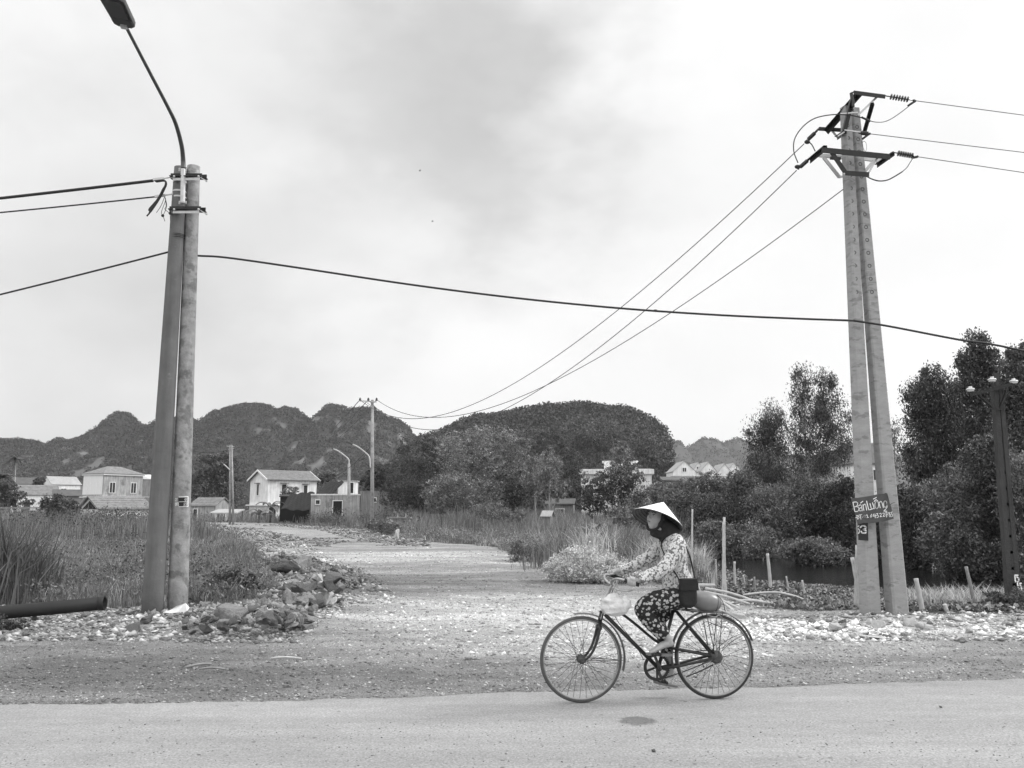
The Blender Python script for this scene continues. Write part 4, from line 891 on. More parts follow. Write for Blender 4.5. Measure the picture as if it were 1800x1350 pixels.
house('house', 'low white walled house in front of the row of gables', 1250, 120, 11.5, 4, upp(1250, 838, 120), .2, 0, 'flat', 'wall', 'wall', .2, wins=[('f', -4, 3.4, .8, .9), ('f', -1.5, 3.4, .8, .9), ('f', 2, 3.4, .8, .9)])
house('hut', 'dark lean-to roofed hut below the row of gables', 1196, 82, 3.1, 2.6, upp(1196, 846, 82), .42, -6, 'lean', 'wall_grey', 'roof_dark', .3, cat='hut', wins=[('f', .6, 3.2, .8, .9, 'door')])
house('house', 'pale flat roofed house seen between the right poles', 1515, 92, 3.6, 4, upp(1515, 818, 92), .1, 0, 'flat', 'wall', 'roof_dark', .25, wins=[('f', .6, 5, .8, 1.1), ('f', -.8, 5, .6, 1.1)])
house('shed', 'small sunken brick shed beneath the slender eucalyptus trees', 986, 64, 2.0, 2, upp(985, 887, 64), .35, -8, 'gable', 'wall_grey', 'roof_dark', .15, cat='shed', wins=[('f', 0, 1.0, .6, .8, 'door')])
house('dog_kennel', 'tiny pale pitched kennel in the weeds below the shed', 963, 48, .5, .45, upp(963, 906, 48), .22, -25, 'gable', 'wall_grey', 'roof_pale', .1, cat='kennel', th=.04)
def trough(px, py, Y):
    p = P(px, py, Y); t = thing('concrete_trough', 'low concrete trough with rods sticking up right of the pale far pole', 'trough', (p.x, Y, -.3)); m = MB(t.location)
    z = p.z; m.box((p.x, Y, (z - .3) / 2), (1.35, .8, z + .3)); m.box((p.x, Y, z + .03), (1.5, .95, .08)); m.build('basin', MT['wall_grey'], t)
    for dx in (-.1, .4): MB(t.location).box((p.x + dx, Y, z + .16), (.04, .04, .3)).build('rod', MT['rock_pale'], t)
trough(702, 911, 52)

# ---------------------------------------------------------------- trees and bushes
def leaf_cloud(lobes, n, size, asp=.45, droop=0., cl=.16, per=14, inner=.25):
    L = np.array([(*c, *r) for c, r in lobes], float); w = (L[:, 3] * L[:, 4] * L[:, 5]) ** (2 / 3.); w /= w.sum()
    nc = max(4, n // per); k = RN.choice(len(L), nc, p=w); d = RN.normal(size=(nc, 3)); d /= np.linalg.norm(d, axis=1, keepdims=True)
    rr = RN.random(nc) ** .33; rr = np.where(RN.random(nc) < inner, rr * .7, .62 + .38 * rr)
    rr *= 1 + .10 * RN.normal(size=nc)
    c = L[k, :3] + d * rr[:, None] * L[k, 3:]
    s = cl * L[k, 3:].mean(1) * RN.uniform(.6, 1.5, nc)
    p = c[:, None] + np.clip(RN.normal(size=(nc, per, 3)), -1.7, 1.7) * s[:, None, None] * np.array([1, 1, .75 + droop])
    p = p.reshape(-1, 3); V, F = quads_at(p, size * RN.uniform(.6, 1.4, len(p)), asp, droop); return V, F, np.repeat(np.clip(RN.normal(0, .45, nc), -1, 1), per * 4)
TREEN = [0]
def tree(name, label, lobes_px, Y, base_px, mt='leaf', n=6000, size=.2, bark='bark', trunk=.12, asp=.45, droop=0, dz=1.0, group='trees', cat='tree', cl=.115, zb=None, spread=.5, inner=.2, per=20, sub=True):
    b = P(base_px[0], base_px[1], Y); b.z = -.45 if zb is None else zb
    lobes = []
    for i, l in enumerate(lobes_px):
        x, y, rx, ry = l[:4]; q = P(x, y, Y); k = q.y / FPX * 1.0
        a, c = rx * Y / FPX, ry * Y / FPX; dy = (R.uniform(-1, 1) * spread * a) ; q = P(x, y, Y + dy)
        lobes.append((tuple(q), (a, a * dz, c)))
        if sub:
            for _ in range(4):
                th = R.uniform(0, 6.28); lobes.append(((q.x + a * .72 * math.cos(th), q.y + a * .5 * R.uniform(-1, 1), q.z + c * .72 * math.sin(th)), (a * R.uniform(.28, .48), a * .4, c * R.uniform(.28, .45))))
    t = thing(name, label, cat, b, group=group)
    V, F, TN_ = leaf_cloud(lobes, n, size, asp, droop, cl, per, inner); npmesh('crown', V - np.array(b), F, MT[mt], t, attr={'tone': TN_})
    m = MB(b); top = max(lobes, key=lambda q: q[0][2]); main = [b, b.lerp(Vector(top[0]), .5) + Vector((R.uniform(-.1, .1), 0, 0)), Vector(top[0])]
    m.tube(catmull(main, 5), [trunk * (1 - .8 * i / 10) for i in range(11)], 8)
    for c, r in lobes[::(5 if sub else 1)]:
        q = Vector(c); s_ = b.lerp(Vector(top[0]), min(.75, max(.15, (q.z - b.z) / max(.1, top[0][2] - b.z) * .6)))
        m.tube(catmull([s_, s_.lerp(q, .5) + Vector((0, 0, -.06 * (q - s_).length)), q], 4), [trunk * .5 * (1 - .75 * i / 8) for i in range(9)], 6)
    m.build('trunk', MT[bark], t, True); return t
tree('broadleaf_tree', 'dark spreading tree at the left end of the central grove', [(735, 800, 38, 38), (720, 845, 40, 45), (770, 780, 30, 22), (705, 870, 35, 28), (745, 850, 40, 45)], 74, (735, 900), 'leaf_dark', 20000, .17)
tree('broadleaf_tree', 'tall feathery paler tree crowning the middle of the central grove', [(815, 795, 45, 38), (860, 775, 45, 28), (895, 785, 35, 26), (840, 830, 50, 45), (880, 830, 45, 45)], 70, (840, 900), 'leaf_pale', 26000, .16)
tree('broadleaf_tree', 'low bushy tree at the foot of the central grove', [(800, 865, 45, 32), (845, 872, 40, 28), (770, 872, 30, 25)], 62, (810, 905), 'leaf', 9000, .17)
tree('broadleaf_tree', 'dark rounded tree between the grove and the slender eucalyptus', [(885, 865, 35, 32), (905, 840, 30, 30), (925, 870, 25, 25)], 66, (895, 905), 'leaf_dark', 8000, .18)
tree('eucalyptus_tree', 'slender eucalyptus with a pale straight stem and narrow crown', [(967, 798, 15, 18), (965, 825, 25, 22), (970, 852, 27, 20), (958, 865, 18, 14), (985, 868, 12, 12)], 58, (968, 906), 'leaf_pale', 6500, .15, 'pale_bark', .09, droop=.5)
tree('eucalyptus_tree', 'shorter thin eucalyptus standing left of the slender one', [(937, 820, 16, 16), (937, 845, 20, 18), (945, 862, 14, 10)], 60, (943, 908), 'leaf_pale', 4200, .15, 'pale_bark', .07, droop=.5)
tree('broadleaf_tree', 'round dense tree in front of the pale flat roofed villa', [(1080, 850, 35, 26), (1100, 838, 30, 18), (1052, 850, 24, 18), (1055, 868, 28, 24), (1110, 862, 28, 26), (1080, 885, 42, 26), (1040, 890, 20, 18)], 62, (1080, 912), 'leaf_dark', 13000, .17)
tree('conifer_tree', 'pointed tree behind the villa upper storey', [(1092, 785, 12, 10), (1092, 800, 22, 14), (1090, 818, 27, 15)], 79, (1091, 850), 'leaf', 7000, .16, dz=.9)
tree('broadleaf_tree', 'dark tree with white flecked trunk gaps beside the shed', [(1005, 815, 25, 25), (1000, 850, 28, 30), (1020, 875, 22, 20)], 76, (1005, 900), 'leaf_dark', 7000, .19)
for (l, n_, lb) in [([(1000, 775, 34, 24), (965, 778, 25, 20)], 5200, 'broad tree on the lower left slope of the dome hill'), ([(1055, 765, 38, 26), (1035, 790, 30, 22)], 6000, 'tall tree on the middle slope of the dome hill'), ([(1115, 775, 36, 30), (1140, 800, 34, 28)], 6500, 'wide tree on the right slope of the dome hill'), ([(1160, 815, 24, 20), (1178, 828, 16, 14)], 3500, 'small tree at the right foot of the dome hill'), ([(930, 770, 26, 20), (905, 760, 22, 14)], 3500, 'tree on the left slope of the dome hill above the grove')]:
    tree('hillside_tree', lb, l, 185, (l[0][0], 850), 'leaf_dark', n_, .5, 'bark', .2)
tree('broadleaf_tree', 'large dark tree behind the slim distant twin pole', [(375, 825, 32, 26), (395, 815, 24, 18), (355, 850, 26, 28), (405, 850, 26, 32), (380, 865, 40, 26)], 125, (382, 905), 'leaf_dark', 12000, .36)
tree('broadleaf_tree', 'dark tree rising behind the unpainted concrete block', [(665, 835, 22, 18), (690, 835, 24, 22), (650, 848, 16, 14), (680, 860, 26, 22)], 95, (675, 905), 'leaf_dark', 8000, .26)
tree('broadleaf_tree', 'small bushy tree between the white gabled house and the rooftop tarpaulin', [(570, 838, 14, 9), (585, 833, 12, 9), (558, 845, 12, 8)], 112, (570, 905), 'leaf', 3500, .26)
tree('broadleaf_tree', 'low dark tree at the left edge near the palm', [(8, 870, 26, 22), (30, 878, 16, 18), (-20, 868, 30, 25)], 84, (10, 905), 'leaf_dark', 6000, .22)
tree('broadleaf_tree', 'dark clump tree behind the low bright walled house', [(72, 846, 9, 7), (66, 850, 8, 6)], 150, (70, 880), 'leaf_dark', 1500, .32)
tree('dark_shrub', 'dark rounded shrub in front of the low bright walled house', [(95, 888, 22, 18), (115, 893, 20, 16), (80, 898, 14, 14)], 58, (98, 912), 'leaf_dark', 6000, .15, cat='shrub', group='shrubs')
tree('shrub', 'small dark shrub below the bright front wall', [(50, 883, 9, 6)], 100, (50, 895), 'leaf_dark', 800, .2, cat='shrub', group='shrubs')
tree('shrub', 'light shrub growing against the white gabled house', [(512, 862, 12, 7), (500, 868, 8, 6)], 92, (510, 890), 'leaf_pale', 1500, .2, cat='shrub', group='shrubs')
for l, Y_, mt_, n_, sz, lb in [([(1140, 880, 32, 25), (1165, 862, 20, 16)], 50, 'leaf', 6500, .14, 'soft rounded shrub behind the cone hat'), ([(1205, 870, 34, 26), (1190, 890, 35, 26)], 46, 'leaf', 8500, .13, 'wide shrub below the dark lean-to hut'), ([(1245, 850, 24, 20), (1265, 872, 30, 26)], 44, 'leaf', 8000, .13, 'tall shrub below the distant gables'), ([(1100, 905, 30, 16), (1140, 912, 30, 16)], 40, 'leaf', 6000, .12, 'low shrub left of the rider hat'), ([(860, 898, 30, 14), (900, 905, 26, 12)], 52, 'leaf', 4500, .13, 'low weedy shrub under the central grove'), ([(680, 948 - 22, 22, 11), (655, 922, 12, 8)], 47, 'leaf_pale', 4000, .11, 'pale low shrub at the foot of the pale far pole')]:
    tree('shrub', lb, l, Y_, (l[0][0], 915), mt_, n_, sz, cat='shrub', group='shrubs', trunk=.05)
# canal-side thicket
TH = [([(1262, 950, 36, 34), (1322, 955, 40, 34), (1236, 950, 20, 30), (1290, 974, 40, 12)], 32.5, 'low dark thicket shrub along the far edge of the water'), ([(1250, 905, 36, 36), (1235, 935, 26, 30)], 37, 'thicket shrub at the left end of the canal bank'), ([(1310, 880, 40, 40), (1300, 920, 44, 40), (1285, 950, 30, 22)], 36, 'dense thicket shrub above the left end of the dark water'), ([(1365, 900, 46, 46), (1375, 945, 44, 30)], 35, 'dense thicket shrub under the shorter eucalyptus'), ([(1430, 880, 44, 40), (1440, 925, 46, 40)], 35, 'dense thicket shrub under the taller eucalyptus'),
      ([(1488, 890, 36, 50), (1480, 945, 36, 34)], 34, 'tall thicket shrub behind the painted sign'), ([(1440, 975, 44, 26), (1400, 968, 30, 18), (1475, 992, 26, 18)], 29, 'overhanging shrub dipping to the dark water by the sign'), ([(1545, 930, 34, 60), (1560, 985, 34, 34)], 29, 'thicket shrub between the two leaning shafts'),
      ([(1610, 900, 40, 50), (1620, 960, 40, 44)], 27, 'thicket shrub right of the leaning twin pole'), ([(1680, 880, 48, 56), (1670, 950, 46, 50)], 25.5, 'broad thicket shrub under the right eucalyptus trees'), ([(1745, 830, 46, 60), (1740, 910, 50, 56)], 24.5, 'leafy thicket shrub left of the old dark pole'), ([(1700, 985, 44, 40), (1745, 1000, 40, 40)], 23.5, 'low thicket shrub at the foot of the old dark pole'), ([(1800, 880, 40, 80), (1810, 980, 40, 60)], 23, 'tall thicket shrub at the right edge')]
for i, (l, Y_, lb) in enumerate(TH):
    tree('thicket_shrub', lb, l, Y_, (l[-1][0], 1000), 'leaf_dark' if i % 3 else 'leaf', 27000, .088, cat='shrub', group='canal side thicket', trunk=.06, inner=.4)
tree('broadleaf_tree', 'grey-green spreading tree above the distant canal bend', [(1340, 850, 46, 34), (1300, 855, 30, 24), (1390, 845, 34, 30)], 44, (1345, 960), 'leaf', 11000, .15)
tree('eucalyptus_tree', 'shorter airy eucalyptus left of the leaning twin pole', [(1355, 735, 22, 20), (1335, 762, 24, 18), (1368, 765, 26, 24), (1350, 795, 34, 26), (1345, 825, 36, 24)], 42, (1358, 940), 'leaf_dark', 16000, .125, 'pale_bark', .10, droop=.9, cl=.25, asp=.3)
tree('eucalyptus_tree', 'taller airy twin-topped eucalyptus left of the leaning twin pole', [(1413, 662, 18, 18), (1408, 690, 20, 16), (1452, 672, 16, 20), (1458, 702, 22, 20), (1425, 722, 30, 26), (1470, 740, 28, 30), (1420, 765, 30, 26), (1465, 785, 34, 30), (1430, 810, 36, 26)], 40, (1438, 950), 'leaf_dark', 25000, .12, 'pale_bark', .11, droop=.9, cl=.25, asp=.3)
tree('eucalyptus_tree', 'thin see-through eucalyptus seen just right of the leaning twin pole', [(1572, 752, 10, 12), (1570, 780, 15, 16), (1560, 810, 16, 16)], 44, (1568, 950), 'leaf', 1500, .15, 'pale_bark', .06, droop=.9, cl=.22, asp=.3)
tree('eucalyptus_tree', 'large dark eucalyptus with a rounded shoulder right of the twin pole', [(1640, 662, 20, 20), (1622, 700, 32, 30), (1660, 705, 30, 36), (1625, 750, 36, 34), (1665, 770, 42, 44), (1625, 810, 36, 36)], 33, (1650, 980), 'leaf_dark', 42000, .10, 'bark', .15, droop=.7, cl=.17, inner=.4)
tree('eucalyptus_tree', 'tallest eucalyptus with a pointed top near the old dark pole', [(1720, 605, 20, 24), (1705, 640, 24, 22), (1735, 640, 26, 24), (1712, 685, 34, 34), (1745, 700, 30, 36), (1715, 750, 42, 44), (1740, 800, 44, 40)], 31, (1725, 985), 'leaf_dark', 44000, .10, 'bark', .15, droop=.7, cl=.17, inner=.35)
tree('eucalyptus_tree', 'wide dark eucalyptus cut off by the right edge', [(1800, 630, 26, 26), (1790, 665, 30, 30), (1780, 715, 36, 40), (1820, 740, 50, 70), (1790, 790, 40, 44)], 28, (1795, 985), 'leaf_dark', 40000, .10, 'bark', .15, droop=.7, cl=.17, inner=.4)
for px, Y_ in ((1690, 30), (1582, 35)):
    pass
# palm
def palm(px, top, Y, label, zb=-.4, sc=1.0, trunk_r=.11):
    q = P(px, top, Y); b = P(px - 3, 900, Y); b.z = zb; t = thing('areca_palm', label, 'palm tree', b); m = MB(b); m.tube([b, b.lerp(q, .5), q], [trunk_r, trunk_r * .8, trunk_r * .7], 8); m.build('trunk', MT['pale_bark'], t, True)
    m = MB(b)
    for i in range(13):
        a = i * 2.4; el = R.uniform(-.1, 1.1); L = 1.5 * sc; d = Vector((math.cos(a), math.sin(a), 0)); sp = [q + d * L * s_ * math.cos(el * (1 - s_ * .4)) + Vector((0, 0, L * (s_ * math.sin(el) - .75 * s_ * s_))) for s_ in (0, .25, .5, .75, 1)]
        for k in range(1, 16):
            s_ = k / 16; j = min(3, int(s_ * 4)); c = sp[j].lerp(sp[j + 1], s_ * 4 - j)
            for sd2 in (-1, 1):
                n_ = Vector((-d.y, d.x, -.5)) if sd2 > 0 else Vector((d.y, -d.x, -.5)); e = c + n_.normalized() * .45 * sc * (1 - .5 * s_) + d * .15; w = (d * .13 * sc); m.add([c - w, c + w, e], [(0, 1, 2)])
        m.tube(sp, .02, 4)
    m.build('fronds', MT['leaf_dark'], t)
palm(28, 806, 110, 'tall areca palm with a small dark head left of the big house')
palm(3, 838, 95, 'lower dark palm head at the left edge', sc=1.1)
# banana plants
def banana(px, py, Y, H, label, n=8, L=1.5):
    b = P(px, py, Y); b.z = -.3; t = thing('banana_plant', label, 'banana plant', b); top = b + Vector((0, 0, H)); MB(b).tube([b, top], [.13, .09], 8).build('stem', MT['leaf'], t, True)
    for i in range(n):
        a = i * 2.39 + .5; el = R.uniform(.5, 1.3); d = Vector((math.cos(a), math.sin(a) * .8, 0)); m = MB(b); seg = 8; ctr = []
        for k in range(seg + 1):
            s_ = k / seg; ctr.append(top + d * L * s_ * math.cos(el * (1 - .3 * s_)) + Vector((0, 0, L * (s_ * math.sin(el) - .7 * s_ ** 2.2))))
        sd2 = Vector((-d.y, d.x, 0)).normalized(); vs = []
        for k, c in enumerate(ctr): w = .30 * math.sin(math.pi * min(1, (k + .3) / (seg + .6))) ** .7; vs += [c - sd2 * w + Vector((0, 0, .06)), c, c + sd2 * w + Vector((0, 0, .06))]
        m.add(vs, [(3 * k + j, 3 * k + j + 1, 3 * k + 4 + j, 3 * k + 3 + j) for k in range(seg) for j in (0, 1)]); m.build('leaf', MT['leaf_pale'] if i % 2 else MT['leaf'], t)
banana(475, 905, 82, 1.6, 'banana plant in front of the white gabled house', 9, 2.2)
banana(455, 908, 80, 1.0, 'smaller banana plant left of the taller one by the white house', 7, 1.8)
banana(1028, 903, 40, .6, 'banana plant with two upright pale leaves left of the rider', 9, 1.1)
banana(1046, 903, 42, .7, 'banana plant nearest the round dense tree', 8, 1.2)
banana(1000, 905, 43, .4, 'low drooping banana plant behind the reeds', 8, 1.1)
banana(140, 898, 60, .5, 'bare spiky banana plant beside the open gabled shed', 7, 1.0)

# ---------------------------------------------------------------- grass and weeds
def blades(px_, py_, pz_, h, w, lean=.35, seg=2):
    n = len(px_); a = RN.uniform(0, 6.283, n); l = lean * h * RN.uniform(.2, 1.6, n); dx, dy = np.cos(a) * l, np.sin(a) * l; b = RN.uniform(0, 6.283, n); wx, wy = np.cos(b) * w / 2, np.sin(b) * w / 2 * .5
    B = np.stack([px_, py_, pz_], -1); W_ = np.stack([wx, wy, wx * 0], -1)
    M1 = B + np.stack([dx * .3, dy * .3, h * .6], -1); T1 = B + np.stack([dx, dy, h * RN.uniform(.75, 1.0, n)], -1)
    V = np.stack([B - W_, B + W_, M1 + W_ * .8, M1 - W_ * .8, T1, T1 + W_ * .05], 1).reshape(-1, 3); k = np.arange(n)[:, None] * 6
    F = np.concatenate([k + np.array([[0, 1, 2, 3]]), k + np.array([[3, 2, 5, 4]])]); return V, F
def scatter(n, x0, x1, Y0, Y1, pw=1.0, xf=None):
    u = RN.random(n); Y = Y0 * (Y1 / Y0) ** (u ** pw); px = RN.uniform(x0, x1, n); return (px - 900) / FPX * Y, Y, px
def grass(label, n, x0, x1, Y0, Y1, h0, wk, mt, cond, lean=.35, pw=1.0, tuft=0, hn=.5):
    x, y, px = scatter(n, x0, x1, Y0, Y1, pw)
    if tuft: k = RN.integers(0, max(1, n // tuft), n); x = x[k] + RN.normal(0, .06, n) * (1 + y[k] * .02); y = y[k] + RN.normal(0, .08, n)
    sd = tsd(x, y); cd = sdist(CANAL, x, y)
    keep = cond(x, y, sd, cd); x, y, sd = x[keep], y[keep], sd[keep]
    h = h0 * (1 + hn * fbm(x * .35, y * .25, 3, 51) * 1.6) * RN.uniform(.55, 1.15, len(x)) * (.35 + .65 * sstep(0, 1.0, -sd)); w = wk * (.004 + .0008 * y) * RN.uniform(.6, 1.4, len(x))
    V, F = blades(x, y, hz(x, y) - .02, np.maximum(h, .05), w, lean); o = npmesh('grass', V, F, MT[mt]); tag(o, label, 'grass', kind='stuff')
offc = lambda x, y, sd, cd: (sd < -.05) & (cd < -.4)
grass('tall green grass filling the field behind the left twin pole', 300000, -500, 700, 12.6, 110, .46, .85, 'grass', lambda x, y, sd, cd: offc(x, y, sd, cd) & (x < 3), tuft=5)
grass('dry paler stalks among the left field grass', 26000, -400, 650, 12.8, 70, .55, .65, 'grass_dry', lambda x, y, sd, cd: offc(x, y, sd, cd) & (x < 3) & (fbm(x * .4, y * .3, 3, 77) > -.1), .25, tuft=6)
grass('weedy grass bank between the dirt track and the central grove', 210000, 640, 1330, 15, 95, .6, .95, 'grass', lambda x, y, sd, cd: offc(x, y, sd, cd) & ~((x / y * FPX > 338) & (y < 45)), tuft=5)
grass('dry pale stalks on the bank beside the track', 40000, 700, 1300, 15, 60, .65, .75, 'grass_dry', lambda x, y, sd, cd: offc(x, y, sd, cd) & ~((x / y * FPX > 338) & (y < 45)), .3, tuft=6)
grass('tall rough grass hiding the feet of the far houses', 80000, -150, 1300, 42, 100, 1.5, .9, 'grass', lambda x, y, sd, cd: (sd < -1.5) & (cd < -1), .2, tuft=8)
grass('weeds on the canal bank below the old pole', 9000, 1560, 2100, 13.6, 19, .30, .9, 'grass_dry', lambda x, y, sd, cd: (cd < -.2) & (fbm(x * .8, y * .8, 2, 88) > -.15), .5, tuft=7)
grass('scattered small weeds on the stony ground near the poles', 1600, 150, 560, 11.3, 13.2, .10, .6, 'grass', lambda x, y, sd, cd: (fbm(x * 1.6, y * 1.6, 2, 98) > .22), .8, tuft=14)
def weeds(label, n, x0, x1, Y0, Y1, mt, cond, r0=.22, sz=.05, m=26):
    x, y, px = scatter(n, x0, x1, Y0, Y1); sd = tsd(x, y); cd = sdist(CANAL, x, y); k = cond(x, y, sd, cd); x, y = x[k], y[k]; n = len(x)
    r = r0 * RN.uniform(.5, 1.4, n) * (1 + .012 * y); c = np.stack([x, y, hz(x, y) + r * RN.uniform(.3, 1.6, n)], -1); d = np.clip(RN.normal(size=(n, m, 3)), -1.5, 1.5) * np.array([.6, .6, .5]); p = (c[:, None] + d * r[:, None, None]).reshape(-1, 3)
    V, F = quads_at(p, sz * RN.uniform(.5, 1.4, len(p)) * (1 + .02 * np.repeat(y, m)), .5); tag(npmesh('weeds', V, F, MT[mt]), label, 'weeds', kind='stuff')
weeds('broad leaved weeds tangled through the left field grass', 2200, -450, 680, 12.9, 80, 'leaf', lambda x, y, sd, cd: offc(x, y, sd, cd) & (x < 3) & (fbm(x * .35, y * .2, 3, 91) > -.05))
weeds('dark low weeds between the grass stalks of the left field', 2600, -450, 680, 12.9, 60, 'leaf_dark', lambda x, y, sd, cd: offc(x, y, sd, cd) & (x < 3) & (fbm(x * .3, y * .2, 3, 93) > .05), .3)
weeds('broad leaved weeds tangled through the bank beside the track', 5200, 640, 1330, 15, 80, 'leaf', lambda x, y, sd, cd: offc(x, y, sd, cd) & ~((x / y * FPX > 338) & (y < 45)) & (fbm(x * .35, y * .2, 3, 95) > -.2))
weeds('pale weeds flowering along the bank beside the track', 1500, 640, 1250, 17, 60, 'leaf_pale', lambda x, y, sd, cd: offc(x, y, sd, cd) & (sd > -4) & (fbm(x * .3, y * .2, 3, 97) > 0))
weeds('dark low growth at the feet of the far houses', 4000, -100, 720, 45, 78, 'leaf_dark', lambda x, y, sd, cd: (sd < -1.5) & (fbm(x * .15, y * .1, 3, 99) > -.15), .4, .07)
def clump(name, label, px, py, Y, rx, n, h, mt, cat, lean=.45, w=.02, zb=None, ry=None, group=None):
    b = P(px, py, Y); b.z = float(hz(np.array([b.x]), np.array([Y]))[0]) if zb is None else zb
    x = b.x + RN.normal(0, rx, n); y = Y + RN.normal(0, ry or rx, n); hh = h * RN.uniform(.55, 1.1, n) * np.exp(-.35 * ((x - b.x) / rx) ** 2 * .5)
    V, F = blades(x, y, np.full(n, b.z - .03), hh, w * RN.uniform(.6, 1.4, n), lean); o = npmesh(name, V - np.array(b), F, MT[mt], None, b); return tag(o, label, cat, group)
clump('cane_clump', 'tall dark cane clump at the left edge of the field', 5, 1040, 14.5, .42, 900, 1.75, 'cane', 'cane clump', .3, .03)
clump('cane_clump', 'second cane clump just right of the tall dark one', 50, 1030, 15.5, .3, 420, 1.5, 'cane', 'cane clump', .3, .028)
for px, Y_, rx, h, n_, lb in ((1000, 22, .5, 1.35, 700, 'pale reed clump farthest left behind the rider hands'), (1055, 21, .55, 1.45, 900, 'thick pale reed clump above the handlebars'), (1115, 20.5, .45, 1.4, 800, 'pale reed clump directly left of the cone hat'), (1160, 19.5, .5, 1.15, 800, 'pale reed clump behind the rider shoulder'), (1224, 18.0, .16, 1.15, 500, 'narrow reed clump right of the rider back'), (1232, 17.6, .14, .8, 300, 'low tufted reed clump beside the bamboo stakes')):
    clump('reed_clump', lb, px, 1000, Y_, rx, n_, h, 'grass_dry' if R.random() < .7 else 'grass', 'reed clump', .32, .02, group='reeds behind the rider')
tree('flowering_bush', 'pale low flowering bush at the track edge left of the rider', [(1030, 990, 48, 28), (1075, 1000, 38, 24), (985, 1000, 32, 20), (1112, 1008, 30, 18), (1040, 1012, 50, 10)], 18.3, (1040, 1012), 'leaf_light', 26000, .045, cat='bush', trunk=.004, group='low bushes', dz=1.2, zb=-.1, inner=.5)
tree('low_bush', 'grey-green low bush left of the pale flowering bush', [(960, 976, 36, 22), (920, 970, 32, 20), (940, 990, 44, 10)], 25, (950, 995), 'leaf', 12000, .06, cat='bush', trunk=.004, group='low bushes', dz=1.2, zb=-.2, inner=.5)
tree('low_bush', 'small dark bush at the lower left edge of the gravel', [(0, 1103, 26, 15), (30, 1100, 18, 10), (-30, 1100, 30, 20)], 11.2, (0, 1118), 'cane', 5000, .045, cat='bush', trunk=.015, group='low bushes', zb=0, inner=.5)
tree('low_bush', 'tiny dark weed tuft among the rubble right of the poles', [(432, 1108, 16, 10), (420, 1100, 8, 8)], 11.4, (430, 1118), 'cane', 1200, .03, cat='bush', trunk=.01, group='low bushes', zb=0, inner=.5)
tree('low_bush', 'dark mounded bush filling the hollow right of the left twin pole', [(430, 1035, 34, 26), (400, 1020, 34, 22), (455, 1050, 20, 16)], 14.6, (430, 1065), 'leaf_dark', 9000, .05, cat='bush', trunk=.02, group='low bushes', zb=-.3, inner=.5)
tree('low_bush', 'weedy green bush right of the old dark pole base', [(1760, 1060, 34, 16), (1800, 1058, 30, 22)], 13.4, (1770, 1075), 'cane', 5000, .05, cat='bush', trunk=.015, group='low bushes', zb=-.1, inner=.5)

# ---------------------------------------------------------------- stones, rubble, litter
def stones(label, n, x0, x1, Y0, Y1, s0, s1, mt, cond, name='gravel', pw=1.0, flat=.55):
    x, y, px = scatter(n, x0, x1, Y0, Y1, pw); sd = sdist(TRACK, x, y); cd = sdist(CANAL, x, y); keep = cond(x, y, sd, cd); x, y = x[keep], y[keep]; n = len(x)
    s = s0 * (s1 / s0) ** (RN.random(n) ** 2.2) * (1 + y * .02)
    base_ = np.array([[1, 0, 0], [0, 1, 0], [-1, 0, 0], [0, -1, 0], [0, 0, 1], [0, 0, -.6]], float)
    J = base_[None] + RN.normal(0, .36, (n, 6, 3)); a = RN.uniform(0, 6.283, n); ca, sa = np.cos(a), np.sin(a)
    X = (J[..., 0] * ca[:, None] - J[..., 1] * sa[:, None]) * s[:, None]; Y_ = (J[..., 0] * sa[:, None] + J[..., 1] * ca[:, None]) * s[:, None] * RN.uniform(.5, 1, n)[:, None]; Z = J[..., 2] * s[:, None] * flat
    V = np.stack([X + x[:, None], Y_ + y[:, None], Z + (hz(x, y) if name != 'grit' else np.full(n, ROADZ))[:, None] + s[:, None] * .1], -1).reshape(-1, 3)
    f = np.array([[0, 1, 4], [1, 2, 4], [2, 3, 4], [3, 0, 4], [1, 0, 5], [2, 1, 5], [3, 2, 5], [0, 3, 5]]); F = (np.arange(n)[:, None, None] * 6 + f[None]).reshape(-1, 3)
    tag(npmesh(name, V, F, MT[mt], attr={'tone': np.repeat(np.clip(tone(x, y), -1.2, 1.2), 6)}), label, 'gravel', kind='stuff')
nearroad = lambda x, y: y > road_y(x) + .02
stones('fine crushed stone covering the verge and the mouth of the track', 100000, -80, 1880, 6.4, 30, .004, .019, 'stone', lambda x, y, sd, cd: nearroad(x, y) & (sd > -.3))
stones('pale crushed stone in bands across the track', 42000, -60, 1860, 7.0, 40, .006, .034, 'stone_pale', lambda x, y, sd, cd: nearroad(x, y) & (sd > -.1) & (tone(x, y) > .35))
stones('coarse broken stone strewn over the ground around both twin poles', 16000, -60, 1900, 10.2, 14.5, .012, .055, 'stone', lambda x, y, sd, cd: (sd > -.8) & ((x < -2.6) | (x > 2.8)) & (fbm(x * .7, y * .7, 3, 61) > -.25))
stones('grit scattered along the torn asphalt edge', 16000, -60, 1860, 5.8, 7.2, .003, .016, 'debris', lambda x, y, sd, cd: (np.abs(y - road_y(x)) < .10 + .6 * RN.random(len(x)) ** 3), name='gravel')
stones('broken stone along the left lip of the dirt track', 5000, 380, 720, 14, 50, .015, .06, 'stone', lambda x, y, sd, cd: (sd < 2.2) & (sd > -.4) & (x < -1))
stones('angular rubble making up the spoil ridge beside the track', 9000, 440, 640, 11.5, 26, .015, .075, 'stone_dark', lambda x, y, sd, cd: heap(x, y) > .07, name='rubble', flat=.8)
stones('angular rubble heaped round the foot of the left twin pole', 3500, 220, 480, 11.3, 13.6, .012, .05, 'stone_dark', lambda x, y, sd, cd: heap(x, y) > .05, name='rubble', flat=.8)
